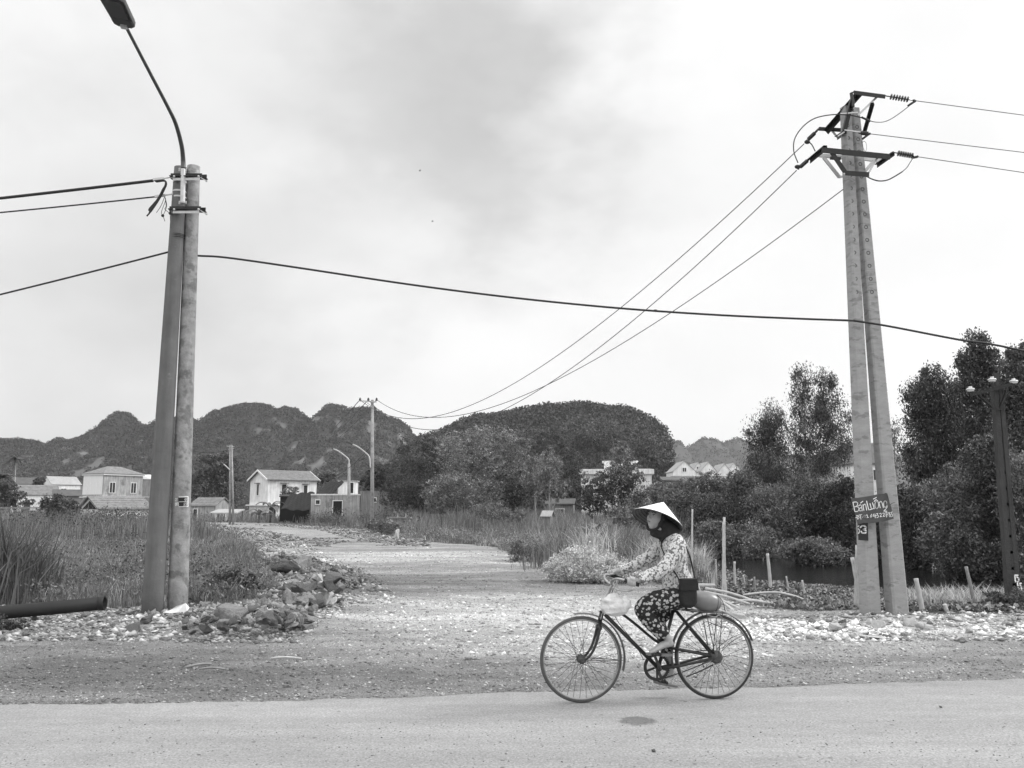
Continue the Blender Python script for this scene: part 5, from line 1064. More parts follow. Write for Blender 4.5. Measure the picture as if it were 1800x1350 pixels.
stones('loose stone and clods along the far bend of the dirt track', 7000, 380, 760, 34, 75, .02, .07, 'stone_dark', lambda x, y, sd, cd: (sd > -1) & ((sd < 3.0) | (fbm(x * .3, y * .2, 3, 66) > .1)))
weeds('ragged weeds creeping over the right lip of the dirt track', 2600, 560, 1235, 17, 70, 'leaf', lambda x, y, sd, cd: (sd > -.9) & (sd < .35) & (fbm(x * .9, y * .6, 3, 96) > -.1), .14, .035, 22)
stones('fine dark chips and grit scattered over the asphalt', 4200, -80, 1880, 4.2, 6.5, .0025, .0075, 'stone_dark', lambda x, y, sd, cd: y < road_y(x) - .05, name='grit')
# leafy litter on the canal bank
x, y, px = scatter(30000, 1225, 2100, 13.0, 25.5); sd = sdist(TRACK, x, y); cd = sdist(CANAL, x, y); k = (sd < .5) & (cd < 1.2) & (x > 4.2); x, y = x[k], y[k]
x = np.repeat(x, 2); y = np.repeat(y, 2) ; z = np.maximum(hz(x, y), -.36); p = np.stack([x + RN.normal(0, .05, len(x)), y + RN.normal(0, .05, len(x)), z + .01 + .07 * RN.random(len(x)) * (.4 + sstep(-.3, .5, fbm(x, y, 3, 71)))], -1)
V, F = quads_at(p, .07 * RN.uniform(.5, 1.5, len(p)), .7); tag(npmesh('bank_litter', V, F, MT['debris']), 'leaf litter and creeping weed covering the bank above the dark water', 'ground cover', kind='stuff')
# rocks
def rock_mesh(seed, mt):      # angular broken stone: hull of a few random points
    rr = random.Random(seed); bm = bmesh.new()
    for _ in range(rr.randint(11, 16)):
        v = Vector((rr.gauss(0, 1), rr.gauss(0, 1), rr.gauss(0, 1))).normalized(); v = Vector([math.copysign(abs(c) ** .7, c) for c in v]); bm.verts.new(v * rr.uniform(.75, 1.0))
    h = bmesh.ops.convex_hull(bm, input=bm.verts); bmesh.ops.delete(bm, geom=[e for e in h['geom_interior'] if isinstance(e, bmesh.types.BMVert)], context='VERTS')
    bmesh.ops.bevel(bm, geom=list(bm.edges), offset=.045, segments=1, affect='EDGES')
    bmesh.ops.triangulate(bm, faces=bm.faces); bmesh.ops.subdivide_edges(bm, edges=[e for e in bm.edges if e.calc_length() > .25], cuts=2, use_grid_fill=True); bm.normal_update()
    for v in bm.verts: v.co += v.normal * .11 * noise.noise(v.co * 2.6 + Vector((seed * 7.3, 0, 0))) + v.normal * .05 * noise.noise(v.co * 7 + Vector((seed, 0, 0)))
    me = bpy.data.meshes.new('rock'); bm.to_mesh(me); bm.free(); me.materials.append(mt); return me
RM = {k: [rock_mesh(i * 7 + j, MT[k]) for i in range(5)] for j, k in enumerate(('rock', 'rock_dark', 'rock_pale'))}
def rock(px, py, s, label, group, k='rock', sq=(1, .8, .65), up=.35, rot=None, z=None):
    g = G(px, py, 0); zz = float(hz(np.array([g.x]), np.array([g.y]))[0]) if z is None else z; g = G(px, py, zz); o = bpy.data.objects.new('rock', R.choice(RM[k])); C.objects.link(o)
    o.location = (g.x, g.y, zz + s * sq[2] * up); o.scale = (s * sq[0], s * sq[1], s * sq[2]); o.rotation_euler = rot or (R.uniform(-.4, .4), R.uniform(-.5, .5), R.uniform(0, 6.28)); return tag(o, label, 'rock', group)
# named large pieces (spoil ridge), pixel of the foot, size m
for px, py, s, k, sq, lb in [(478, 992, .2, 'rock_dark', (1, .8, 1), 'upright dark boulder at the far left end of the spoil ridge'), (512, 1003, .38, 'rock_dark', (1.2, .7, .6), 'broad dark slab at the back of the spoil ridge'), (532, 1012, .40, 'rock', (.6, .7, 1.15), 'tilted pale slab standing in the middle of the spoil ridge'),
        (565, 1010, .28, 'rock', (1, .7, .9), 'blocky grey boulder right of the tilted slab'), (588, 1020, .26, 'rock_dark', (1.2, .8, .7), 'dark boulder at the right end of the spoil ridge'), (502, 1040, .35, 'rock', (1.2, .7, .5), 'long flat stone slanting down the left side of the ridge'), (497, 1066, .30, 'rock_dark', (1.1, .8, .7), 'squat dark boulder low on the ridge'),
        (515, 1075, .13, 'rock_pale', (1, .8, .9), 'pale cube shaped stone beside the squat dark boulder'), (470, 1085, .24, 'rock', (1.4, .6, .4), 'long grey slab near the front of the ridge'), (562, 1020, .13, 'rock_pale', (.8, .6, .9), 'small white pointed stone below the blocky boulder'),
        (232, 1112, .17, 'rock_dark', (1.3, .7, .65), 'dark curved stone lying in front of the left shaft'), (265, 1092, .2, 'rock_dark', (1.3, .8, .5), 'dark lump against the foot of the left shaft'), (283, 1068, .10, 'rock', (1, .8, .8), 'rounded stone wedged between the two left shafts'), (296, 1072, .10, 'rock_pale', (1, .8, .9), 'pale angular stone wedged between the two left shafts'),
        (338, 1076, .13, 'rock', (1.2, .7, .7), 'grey angular stone just right of the lighter shaft'), (362, 1072, .16, 'rock', (1, .8, 1), 'round topped grey boulder right of the twin pole'), (330, 1092, .12, 'rock_dark', (1, .7, .8), 'small dark block in front of the lighter shaft'), (380, 1082, .14, 'rock_pale', (1, .7, .8), 'pale chunk beside the straw covered boulder'),
        (405, 1085, .30, 'rock', (1.1, .8, .75), 'large straw covered boulder right of the twin pole'), (430, 1082, .14, 'rock_pale', (.5, .5, 1.2), 'narrow white stone standing at the hollow edge'), (363, 1108, .16, 'rock_dark', (1.2, .6, .5), 'flat wedge shaped stone in front of the boulders'), (393, 1105, .13, 'rock', (1.3, .8, .4), 'flat pale stone in front of the straw covered boulder'),
        (510, 1100, .14, 'rock_pale', (1.5, .8, .4), 'bright white rubble chunk at the ridge foot'), (540, 1106, .13, 'rock', (1.1, .8, .7), 'pointed grey stone right of the white rubble'), (485, 1100, .10, 'rock_pale', (1.2, .8, .5), 'small bright stone left of the white rubble'),
        (697, 946, .55, 'rock_pale', (.6, .5, 1.1), 'pale triangular block standing right of the far pole'), (1298, 1086, .14, 'rock_pale', (1.3, .8, .6), 'pale flat topped stone just right of the rear rack'), (1466, 1108, .16, 'rock_pale', (1.2, .9, .6), 'white boulder in the middle of the right stony strip'),
        (1545, 1104, .15, 'rock_pale', (1, .8, .9), 'pale stone below the painted sign poles'), (1600, 1100, .17, 'rock_pale', (1.1, .9, .7), 'whitish boulder right of the twin pole foot'), (1618, 1106, .13, 'rock_pale', (.9, .8, .9), 'pale pointed stone beside the whitish boulder'), (1672, 1100, .10, 'rock_pale', (1.5, .8, .5), 'long pale stone right of the pointed stone'),
        (1480, 1095, .10, 'rock_dark', (1, .8, .6), 'dark stone right behind the white boulder'), (1558, 1120, .12, 'rock_dark', (1.2, .7, .5), 'dark wedge stone in the white rubble strip'), (1580, 1080, .12, 'rock', (1.4, .7, .3), 'flat stone at the foot of the right shaft'), (1535, 1123, .15, 'rock_pale', (1.6, .8, .4), 'long white slab in the right stony strip')]:
    rock(px, py, s * (.95 if (py < 1080 and 470 < px < 600) else .75), lb, 'large rocks', k, sq)
TONEW = {'rock': ('grey', 'mid-grey', 'dusty grey'), 'rock_dark': ('dark', 'charcoal', 'brownish'), 'rock_pale': ('pale', 'whitish', 'chalky')}
USED = set()
def heap_rocks(n, region, s0, s1, group, ks=('rock', 'rock', 'rock_dark', 'rock_pale')):
    """region: (px, py, spread x, spread y, where it lies); the label tells tone, size, shape and the spot"""
    for i in range(n):
        cx, cy, rx_, ry_, wh = R.choice(region); dx, dy = R.gauss(0, 1), R.gauss(0, 1); k = R.choice(ks); s_ = R.uniform(s0, s1); f = (s_ - s0) / (s1 - s0); h_ = R.uniform(.4, .8); w_ = R.uniform(.6, .9)
        size = 'small' if f < .33 else 'middling' if f < .7 else 'big'; shp = 'flat' if h_ < .52 else 'chunky' if h_ > .68 else 'wedge'; side = 'near edge of' if dy > .4 else 'far edge of' if dy < -.4 else 'middle of'; lr_ = ', left end' if dx < -.6 else ', right end' if dx > .6 else ''
        for tw in sorted(TONEW[k], key=lambda q: R.random()):
            lb_ = '%s %s %s stone, %s %s%s' % (size, shp, tw, side, wh, lr_)
            if lb_ not in USED: break
        USED.add(lb_)
        rock(cx + rx_ * dx, cy + ry_ * dy, s_, lb_, group, k, (1, w_, h_))
heap_rocks(62, [(300, 1092, 40, 6, 'stones before the left twin pole'), (400, 1096, 40, 6, 'stones right of the twin pole'), (350, 1086, 30, 5, 'stones around the boulders')], .03, .10, 'broken stones at the left twin pole')
heap_rocks(118, [(520, 1060, 20, 11, 'ridge flank'), (545, 1035, 24, 9, 'ridge crest'), (575, 1048, 18, 10, 'ridge toe by the track'), (500, 1088, 28, 8, 'ridge foot'), (535, 1010, 24, 6, 'ridge back')], .06, .18, 'chunks of the spoil ridge', ('rock', 'rock_dark', 'rock', 'rock_dark', 'rock_pale'))
heap_rocks(18, [(470, 990, 8, 10, 'grassy lip'), (462, 966, 10, 6, 'upper grassy lip'), (490, 980, 12, 6, 'lip by the track')], .05, .13, 'stones on the grassy lip')
heap_rocks(50, [(1560, 1108, 60, 8, 'white rubble under the sign'), (1430, 1108, 50, 8, 'white rubble right of the bicycle'), (1690, 1112, 55, 8, 'white rubble by the old pole'), (1600, 1098, 40, 5, 'rubble beside the right shaft')], .025, .085, 'stones before the right twin pole', ('rock_pale', 'rock_pale', 'rock'))
for px, py, s, lb, k in [(1652, 1244, .02, 'small dark clod lying on the asphalt at right', 'rock_dark'), (1150, 1322, .022, 'tiny dark clod on the asphalt at the bottom edge', 'rock_dark'), (508, 1205, .04, 'dark pebble near the asphalt edge at left', 'rock_dark'), (824, 1160, .05, 'pale stone on the trodden ground in mid verge', 'rock'), (300, 1158, .03, 'small dark pebble on the left gravel', 'rock_dark'), (506, 1208, .04, 'grey stone on the gravel before the road at left', 'rock')]:
    rock(px, py, s, lb, 'single stones', k, z=.02 if py > 1235 else None)
# white plastic scrap
p = G(310, 1090); p.z = .12; m = MB(p); pts = [(-.22, .05, -.02), (-.1, .0, .02), (.0, -.02, .08), (.12, .0, .12), (.16, .05, .05), (.15, .0, -.02), (.02, -.04, -.01), (-.1, -.03, -.02)]
m.add([p + Vector(a) for a in pts] + [p + Vector(a) * .9 + Vector((0, .03, -.01)) for a in pts], [tuple(range(8)), tuple(range(8, 16))[::-1]] + [(i, 8 + i, 8 + (i + 1) % 8, (i + 1) % 8) for i in range(8)]); tag(m.build('plastic_scrap', MT['white_paint'], None, False, p), 'crumpled white plastic scrap in front of the left twin pole', 'litter')
# sticks on the gravel
for (x0, y0, x1, y1, mt_, r, lb) in [(476, 1157, 530, 1158, 'bamboo', .012, 'straight pale stick lying on the gravel left of centre'), (325, 1173, 372, 1167, 'bamboo_dark', .012, 'dark curved twig on the gravel below the left twin pole'), (350, 1176, 395, 1176, 'bamboo_dark', .01, 'second dark twig just under the curved twig')]:
    a, b = G(x0, y0, .03), G(x1, y1, .03); tag(MB(a).tube(catmull([a, a.lerp(b, .5) + Vector((0, .02, .01)), b], 4), r, 6).build('stick', MT[mt_], None, True, a), lb, 'stick')
# black pipe at left
a, b = P(-160, 1092, 11.9), P(184, 1060, 12.2); b.z = max(b.z, .1); d = (b - a).normalized(); PI_ = thing('pipe', 'thick black plastic pipe lying across the left edge of the gravel', 'pipe', a); M = frame_on(a, d); L = (b - a).length
MB(a).lathe([(.095, 0), (.095, L), (.082, L), (.082, 0), (.095, 0)], 28, M).build('pipe_wall', MT['pipe'], PI_, True)
MB(a).lathe([(.1, L - .06), (.101, L - .03), (.1, L + .002), (.082, L + .002)], 28, M).build('end_collar', MT['pipe'], PI_, True)
for k_, (px, py) in enumerate(((150, 1085), (60, 1090))): rock(px, py, .09, ['stone propping the free end of the black pipe', 'stone under the middle of the black pipe'][k_], 'large rocks', 'rock', (1, .8, .7))

# bamboo stakes: foot pixel, top pixel, distance, radius
ST = [(1217, 1042, 1217, 895, 16.2, .016, 'tall thin stake just right of the rider back'), (1276, 1060, 1273, 909, 14.9, .021, 'tallest thick stake right of the rear wheel top'), (1270, 1030, 1271, 918, 15.6, .013, 'thin tall stake leaning against the tallest one'), (1258, 1020, 1258, 983, 19, .022, 'short stake at the water left of the tall pair'),
      (1292, 1032, 1291, 987, 18.2, .024, 'short straight stake right of the tall pair'), (1311, 1034, 1306, 1011, 18.4, .018, 'small thin stake third from the tall pair'), (1328, 1050, 1326, 1014, 17, .018, 'bent brownish stake beside the leafy bank'), (1354, 1036, 1349, 973, 17.4, .03, 'thick cut bamboo stake with a ragged top in the water'),
      (1387, 1040, 1382, 1013, 17, .016, 'thin leaning stake on the leafy bank'), (1416, 1056, 1410, 1020, 15.6, .018, 'stake with a small side twig on the leafy bank'), (1373, 1046, 1371, 1034, 16.5, .018, 'stub of a stake below the thin leaning one'), (1511, 1062, 1498, 980, 13.1, .03, 'slanted pale stake crossing another left of the twin pole'),
      (1504, 1060, 1506, 958, 13.3, .022, 'upright thin stake crossed by the slanted one'), (1623, 1082, 1610, 1017, 13.0, .035, 'flat split stake right of the twin pole'), (1666, 1083, 1660, 1062, 12.9, .03, 'short leaning stake stub right of the split stake'), (1716, 1080, 1698, 996, 13.6, .026, 'long leaning dark stake near the old pole')]
for x0, y0, x1, y1, Y_, r, lb in ST:
    b, t_ = P(x0, y0, Y_), P(x1, y1, Y_); g = float(hz(np.array([b.x]), np.array([Y_]))[0]); b = b + (b - t_).normalized() * max(.1, (b.z - g + .15)) if b.z > g - .1 else b
    r *= 1.2; md = b.lerp(t_, .5) + Vector((R.uniform(-.012, .012), 0, 0)); pts = catmull([b, md, t_], 6); rs = [r * (1.05 - .25 * i / 12) * (1.12 if i % 3 == 0 else 1) for i in range(13)]
    if lb.startswith('long leaning') or lb.startswith('bent'): mt_ = 'bamboo_dark'
    else: mt_ = 'bamboo'
    tag(MB(b).tube(pts, rs, 8).build('bamboo_stake', MT[mt_], None, True, b), lb, 'stake', 'bamboo stakes on the canal bank')
FB = [((1205, 1028), (1256, 1029), 15.5, .03, 0, 'horizontal cut bamboo pole end behind the rider'), ((1240, 1034), (1330, 1058), 14.6, .022, .03, 'upper bamboo pole of the heap sloping right'), ((1238, 1040), (1318, 1062), 14.4, .02, .02, 'second bamboo pole of the heap sloping right'), ((1250, 1046), (1300, 1070), 14.0, .022, .0, 'third bamboo pole in the middle of the heap'),
      ((1256, 1052), (1290, 1074), 13.8, .02, .02, 'lowest steep bamboo pole of the heap'), ((1300, 1055), (1366, 1063), 14.2, .02, .02, 'bamboo pole lying flat near the heap end'), ((1322, 1054), (1372, 1060), 14.3, .014, .0, 'thin pale bamboo at the right tip of the heap'), ((1325, 1058), (1378, 1066), 14.1, .013, .0, 'lower thin bamboo at the right tip of the heap')]
for (a_, b__, Y_, r, arch, lb) in FB:
    a, b = P(*a_, Y_), P(*b__, Y_ - .5); tag(MB(a).tube(catmull([a, a.lerp(b, .5) + Vector((0, 0, arch)), b], 5), r, 8).build('bamboo_pole', MT['bamboo'], None, True, a), lb, 'bamboo pole', 'fallen bamboo heap')
pts = catmull([P(1306, 1046, 15), P(1340, 1042, 14.9), P(1370, 1042, 14.8), P(1400, 1049, 14.5), P(1422, 1058, 14.2)], 6); tag(MB(pts[0]).tube(pts, .02, 8).build('bamboo_pole', MT['bamboo'], None, True, pts[0]), 'long arched bamboo branch above the leafy bank', 'bamboo pole', 'fallen bamboo heap')
a, b = P(1232, 1040, 14.8), P(1218, 1008, 15.2); tag(MB(a).tube([a, b], .012, 6).build('bamboo_stake', MT['bamboo'], None, True, a), 'short slanting stick above the gourd on the rack', 'stake', 'bamboo stakes on the canal bank')
# birds
for px, py, Y_, lb in ((738, 300, 60, 'upper tiny dark bird in the middle of the sky'), (760, 389, 60, 'lower tiny dark bird in the middle of the sky')):
    p = P(px, py, Y_); B_ = thing('bird', lb, 'bird', p, group='birds in the sky'); m = MB(p); m.tube([p + Vector((-.08, 0, 0)), p + Vector((-.02, 0, 0)), p + Vector((.05, 0, 0)), p + Vector((.1, 0, -.01))], [.008, .028, .022, .006], 8); m.build('body', MT['black_steel'], B_, True)
    for s_ in (-1, 1): m = MB(p); m.add([p + Vector((-.04, 0, .01)), p + Vector((.03, 0, .01)), p + Vector((.05 + s_ * .02, -s_ * .13, .05)), p + Vector((-.02 + s_ * .06, -s_ * .2, .01))], [(0, 1, 2, 3), (3, 2, 1, 0)]); m.build('wing', MT['black_steel'], B_)
# ---------------------------------------------------------------- bicycle
K = 3.462
fc, rc = G(1021, 1235.3, ROADZ), G(1255, 1228.5, ROADZ)
ex = (rc - fc).normalized(); nn_ = Vector((-ex.y, ex.x, 0)).normalized()      # nn_ points away from the camera
if nn_.y < 0: nn_ = -nn_
def B(zx, zy, w=0.0):
    d = raydir(930 + zx / K, 860 + zy / K); o = cam.location; t = (fc - o).dot(nn_) / d.dot(nn_); return o + d * t + nn_ * w
S = (rc - fc).length / ((1255 - 1021) * K)          # metres per zoomed pixel
fpaint = mat('bicycle_black_paint', .018, .45, .1, var=.3, sc=20, spec=.5); fgrey = mat('worn_fender', .13, .5, .3, var=.35, sc=14); chrome = mat('dull_chrome', .35, .35, .8, var=.3, sc=20)
tyreM = mat('dusty_tyre', .075, .85, var=.3, sc=14, bump=.3, bsc=90); rubber = mat('grip_rubber', .02, .7, var=.1); leatherM = mat('saddle_leather', .02, .5, var=.2); rust = mat('rusty_steel', .08, .7, .4, var=.5, sc=30)
spokeM = mat('spoke_wire', .06, .5, .5, var=0)
rimM = mat('rim_metal', .28, .45, .6, var=.35, sc=25)
BK = thing('bicycle', 'old black bicycle with low twin frame tubes ridden along the road edge', 'bicycle', fc)
o_ = BK.location
hubF, hubR = B(317, 1046), B(1127, 1026)
hubF = Vector((hubF.x, hubF.y, ROADZ + .346)); hubR = Vector((hubR.x, hubR.y, ROADZ + .346))
hF = fc + ex * (hubF - fc).dot(ex); hR = fc + ex * (hubR - fc).dot(ex); hubF = Vector((hF.x, hF.y, ROADZ + .346)); hubR = Vector((hR.x, hR.y, ROADZ + .346))
def wheel(h, label, tm, seed, rr=.346):
    M = frame_on(h, nn_, ex); W_ = None
    prof = []
    tr = .0165
    m = MB(o_); pr = [(rr - tr + tr * math.cos(a), tr * math.sin(a)) for a in np.linspace(0, 2 * math.pi, 13)]; m.lathe(pr, 96, M); W_ = m.build('wheel', tm, BK, True)   # tyre mesh is the wheel body
    W_['label'] = label
    m = MB(o_); m.lathe([(rr - .033, -.013), (rr - .030, -.015), (rr - .024, -.015), (rr - .024, .015), (rr - .030, .015), (rr - .033, .013), (rr - .036, .0), (rr - .033, -.013)], 96, M); m.build('rim', rimM, W_, True)
    m = MB(o_); m.lathe([(.001, -.055), (.012, -.055), (.012, -.038), (.034, -.036), (.034, -.032), (.018, -.028), (.016, 0), (.018, .028), (.034, .032), (.034, .036), (.012, .038), (.012, .055), (.001, .055)], 20, M); m.build('hub', rust, W_, True)
    m = MB(o_)
    for i in range(36):
        a = 2 * math.pi * i / 36 + seed; s_ = 1 if i % 2 else -1; cr_ = .62 if (i // 2) % 2 else -.62
        p = M @ Vector((.031 * math.cos(a + cr_ * 1.9), .031 * math.sin(a + cr_ * 1.9), s_ * .033)); q = M @ Vector(((rr - .034) * math.cos(a), (rr - .034) * math.sin(a), 0)); m.tube([p, q], .0015, 4, False)
    m.build('spokes', spokeM, W_); return W_
wheel(hubF, 'dusty front wheel', tyreM, .05); wheel(hubR, 'darker rear wheel', mat('rear_tyre', .035, .8, var=.3, sc=14), .1)
def T(pts, r, name, mt, n=12, parent=None): return MB(o_).tube(pts, r, n).build(name, mt, parent or BK, True)
BBc = B(787, 1088); hdT, hdB = B(446, 752), B(428, 812)
# frame: one mesh of lugged tubes
m = MB(o_)
m.tube([hdT + Vector((0, 0, .015)), hdB], .019, 14); m.tube([hdT + Vector((0, 0, .018)), hdT], .024, 14); m.tube([hdB + (hdT - hdB) * .1, hdB], .024, 14)
m.tube([B(462, 762), BBc], .0165, 12); m.tube(catmull([B(455, 735), B(540, 745), B(640, 815), B(757, 912), B(845, 962)], 6), .0115, 10)
seatT = B(884, 712); m.tube([seatT, BBc], .0145, 12)
for s_ in (-1, 1):
    m.tube([B(884, 728, .018 * s_), B(1000, 868, .042 * s_), hubR + nn_ * .06 * s_], .0095, 8); m.tube([BBc + nn_ * .02 * s_, B(900, 1072, .04 * s_), hubR + nn_ * .062 * s_], .0115, 8); m.tube([B(845, 962, .018 * s_), hubR + nn_ * .06 * s_], .0085, 8)
    m.box(hubR + nn_ * .06 * s_, (.05, .008, .05))
m.tube([BBc - nn_ * .035, BBc + nn_ * .035], .021, 14); m.build('frame', fpaint, BK, True)
# fork
m = MB(o_); m.tube([hdB, B(424, 840)], .02, 12); m.box(B(424, 838), (.045, .11, .03))
for s_ in (-1, 1): m.tube(catmull([B(424, 838, .045 * s_), B(408, 905, .05 * s_), B(385, 970, .053 * s_), B(350, 1018, .055 * s_), hubF + nn_ * .055 * s_], 6), [.0135 - .005 * i / 24 for i in range(25)], 10)
m.build('fork', fpaint, BK, True)
m = MB(o_); m.box(hubF - nn_ * .062, (.03, .012, .03)); m.tube([hubF - nn_ * .05, hubF - nn_ * .075], .014, 8); m.build('axle_nut', rust, BK)
# stem and handlebar
stemT = B(512, 575)
T(catmull([B(448, 745), B(468, 670), B(488, 610), stemT], 5), .011, 'stem', chrome)
def hb(s_): return catmull([B(510, 582, .02 * s_), B(490, 570, .07 * s_), B(482, 548, .14 * s_), B(500, 532, .205 * s_), B(545, 541, .245 * s_), B(618, 565, .262 * s_)], 6)
m = MB(o_); [m.tube(hb(s_), .011, 10) for s_ in (-1, 1)]; m.build('handlebar', chrome, BK, True)
for s_ in (-1, 1):
    g = hb(s_); T([g[-8], g[-5], g[-1]], [.0165, .017, .0165], 'grip', rubber)
    T(catmull([g[-12] + Vector((0, 0, -.005)), B(486, 585, .20 * s_), B(520, 600, .235 * s_), B(575, 598, .255 * s_)], 4), .006, 'brake_lever', chrome, 6)
T(catmull([B(480, 590, -.15), B(470, 640, -.08), B(452, 720, -.02), B(430, 790, -.03)], 6), .004, 'brake_rod', chrome, 6); T(catmull([B(510, 600, -.02), B(500, 680, .03), B(540, 800, .02), B(640, 930, .02), B(700, 1040, .01)], 6), .0028, 'brake_cable', rubber, 5)
# fenders
def fender(h, a0, a1, r, name, mt, label=None, off=(0, 0)):
    M = frame_on(h + ex * off[0] + Vector((0, 0, off[1])), nn_, ex); vs = []; fs = []; n = 48; w = .024; k = 7
    # frame_on: x=ex, z=nn_, y = z x x
    yv = nn_.cross(ex)
    sgn = 1 if yv.z > 0 else -1
    for i in range(n + 1):
        a = rad(a0 + (a1 - a0) * i / n) * sgn
        for (thk) in (0, -.0025):
            for j in range(k):
                u = -1 + 2 * j / (k - 1); rr = r + thk - .010 * u * u; vs.append(M @ Vector((rr * math.cos(a), rr * math.sin(a), w * u)))
    st = 2 * k
    for i in range(n):
        for j in range(k - 1):
            fs.append((i * st + j, i * st + j + 1, (i + 1) * st + j + 1, (i + 1) * st + j)); fs.append((i * st + k + j, (i + 1) * st + k + j, (i + 1) * st + k + j + 1, i * st + k + j + 1))
        fs.append((i * st, (i + 1) * st, (i + 1) * st + k, i * st + k)); fs.append((i * st + k - 1, i * st + st - 1, (i + 1) * st + st - 1, (i + 1) * st + k - 1))
    o = MB(o_).add(vs, fs).build(name, mt, BK, True)
    if label: o['label'] = label
    return o
fender(hubF, 100, -17, .372, 'fender', fgrey, 'front fender', (.006, .004)); fender(hubR, 196, 18, .374, 'fender', fgrey, 'rear fender', (-.006, .006))
m = MB(o_)
for s_ in (-1, 1): m.tube([hubF + nn_ * .058 * s_, B(570, 1040, .026 * s_)], .0024, 5); m.tube([hubF + nn_ * .058 * s_ + Vector((0, 0, -.008)), B(545, 1060, .026 * s_)], .0024, 5)
m.build('fender_stay', rust, BK)
m = MB(o_)
for s_ in (-1, 1): m.tube(catmull([hubR + nn_ * .06 * s_, B(1210, 930, .05 * s_), B(1330, 868, .028 * s_)], 4), .0024, 5)
m.build('fender_stay', rust, BK)
# rack
m = MB(o_)
for s_ in (-1, 1):
    m.tube(catmull([B(890, 724, .02 * s_), B(960, 735, .06 * s_), B(1050, 742, .065 * s_), B(1170, 748, .065 * s_), B(1188, 750, .03 * s_)], 5), .0055, 8)
    for (x, y) in ((1064, 745), (1160, 748)): m.tube([B(x, y, .062 * s_), hubR + nn_ * .068 * s_ + ex * ((x - 1115) * .0003)], .0038, 6)
    m.tube(catmull([B(1068, 830, .064 * s_), B(1100, 812, .064 * s_), B(1160, 838, .066 * s_)], 5), .003, 5)
for x in (985, 1050, 1110, 1170): m.tube([B(x, 744, -.065), B(x, 744, .065)], .0045, 6)
m.build('rack', rust, BK, True)
T(catmull([B(1070, 760, -.03), B(1120, 775, -.04), B(1150, 765, -.02), B(1180, 790, -.01)], 5), .006, 'rope_tie', mat('rope_fibre', .3, .9, var=.3, sc=40), 6)
# saddle
m = MB(o_); m.tube([B(800, 706), B(830, 698), B(870, 696), B(910, 700), B(945, 702)], [.016, .028, .034, .038, .02], 14, ell=[.02, .035, .075, .105, .08], side=nn_); m.build('saddle', leatherM, BK, True)
T([B(886, 722), B(889, 700)], .013, 'seat_post', chrome)
# drivetrain on the far side
wd = .045; crC = BBc + nn_ * wd; M = frame_on(crC, nn_, ex); m = MB(o_)
Rr = .108
m.lathe([(Rr - .020, -.003), (Rr, -.003), (Rr, .003), (Rr - .020, .003), (Rr - .020, -.003)], 48, M)
for i in range(5):
    a = i * 2 * math.pi / 5 + .3; m.bar(M @ Vector((.02 * math.cos(a), .02 * math.sin(a), 0)), M @ Vector(((Rr - .01) * math.cos(a), (Rr - .01) * math.sin(a), 0)), .018, .005, up=tuple(nn_))
for i in range(44): a = i * 2 * math.pi / 44; m.box(M @ Vector(((Rr + .003) * math.cos(a), (Rr + .003) * math.sin(a), 0)), (.007, .004, .007))
m.build('chainring', fpaint, BK)
M = frame_on(hubR + nn_ * .048, nn_, ex); MB(o_).lathe([(.012, -.006), (.04, -.003), (.042, .003), (.03, .012), (.012, .014)], 24, M).build('sprocket', rust, BK, True)
M = frame_on(hubR - nn_ * .052, nn_, ex); MB(o_).lathe([(.001, -.02), (.03, -.018), (.052, -.008), (.054, .008), (.02, .012), (.001, .012)], 28, M).build('hub_brake', rust, BK, True)
T([hubR - nn_ * .06, B(1040, 1055, -.06), B(1050, 1075, -.06)], .008, 'brake_arm', rust, 6)
ch = [crC + Vector((0, 0, Rr + .002)), hubR + nn_ * wd + Vector((0, 0, .041)) ]; m = MB(o_); lo = [crC + Vector((0, 0, -Rr - .002)), crC.lerp(hubR + nn_ * wd, .5) + Vector((0, 0, -.082)), hubR + nn_ * wd + Vector((0, 0, -.041))]
m.tube(ch, .0045, 6); m.tube(catmull(lo, 6), .0045, 6)
yv = nn_.cross(ex); 
m.tube([crC + (-ex * math.sin(a) + Vector((0, 0, 1)) * math.cos(a)) * (Rr + .002) for a in np.linspace(0, math.pi, 16)], .0045, 6); m.tube([hubR + nn_ * wd + (ex * math.sin(a) + Vector((0, 0, 1)) * math.cos(a)) * .041 for a in np.linspace(0, math.pi, 10)], .0045, 6); m.build('chain', fpaint, BK)
pN, pF = B(745, 990, -.085), B(832, 1190, .085)
for (pp_, s_, lb) in ((pN, -1, 'near crank'), (pF, 1, 'far crank')):
    a = BBc + nn_ * .055 * s_; e = Vector(pp_); e = a + (e - a).normalized() * 0 + (e - a); e2 = e - nn_ * (e - a).dot(nn_) + nn_ * 0
    c_ = MB(o_).tube([a, e2 + nn_ * .006 * s_], [.014, .011], 10).build('crank', rust, BK, True)
    m = MB(o_); q = e2 + nn_ * .05 * s_; m.tube([e2, e2 + nn_ * .105 * s_], .007, 8)
    for dx in (-.032, .032): m.box(q + ex * dx, (.018, .085, .018), None, math.atan2(ex.y, ex.x))
    m.box(q - nn_ * .04, (.075, .006, .012), None, math.atan2(ex.y, ex.x)); m.box(q + nn_ * .04, (.075, .006, .012), None, math.atan2(ex.y, ex.x)); m.build('pedal', rubber, c_)
T([BBc - nn_ * .05, BBc + nn_ * .055], .01, 'axle', rust)
T(catmull([B(1105, 1062, -.05), B(1020, 1100, -.065), B(940, 1130, -.07)], 4), .006, 'kickstand', fpaint, 8)

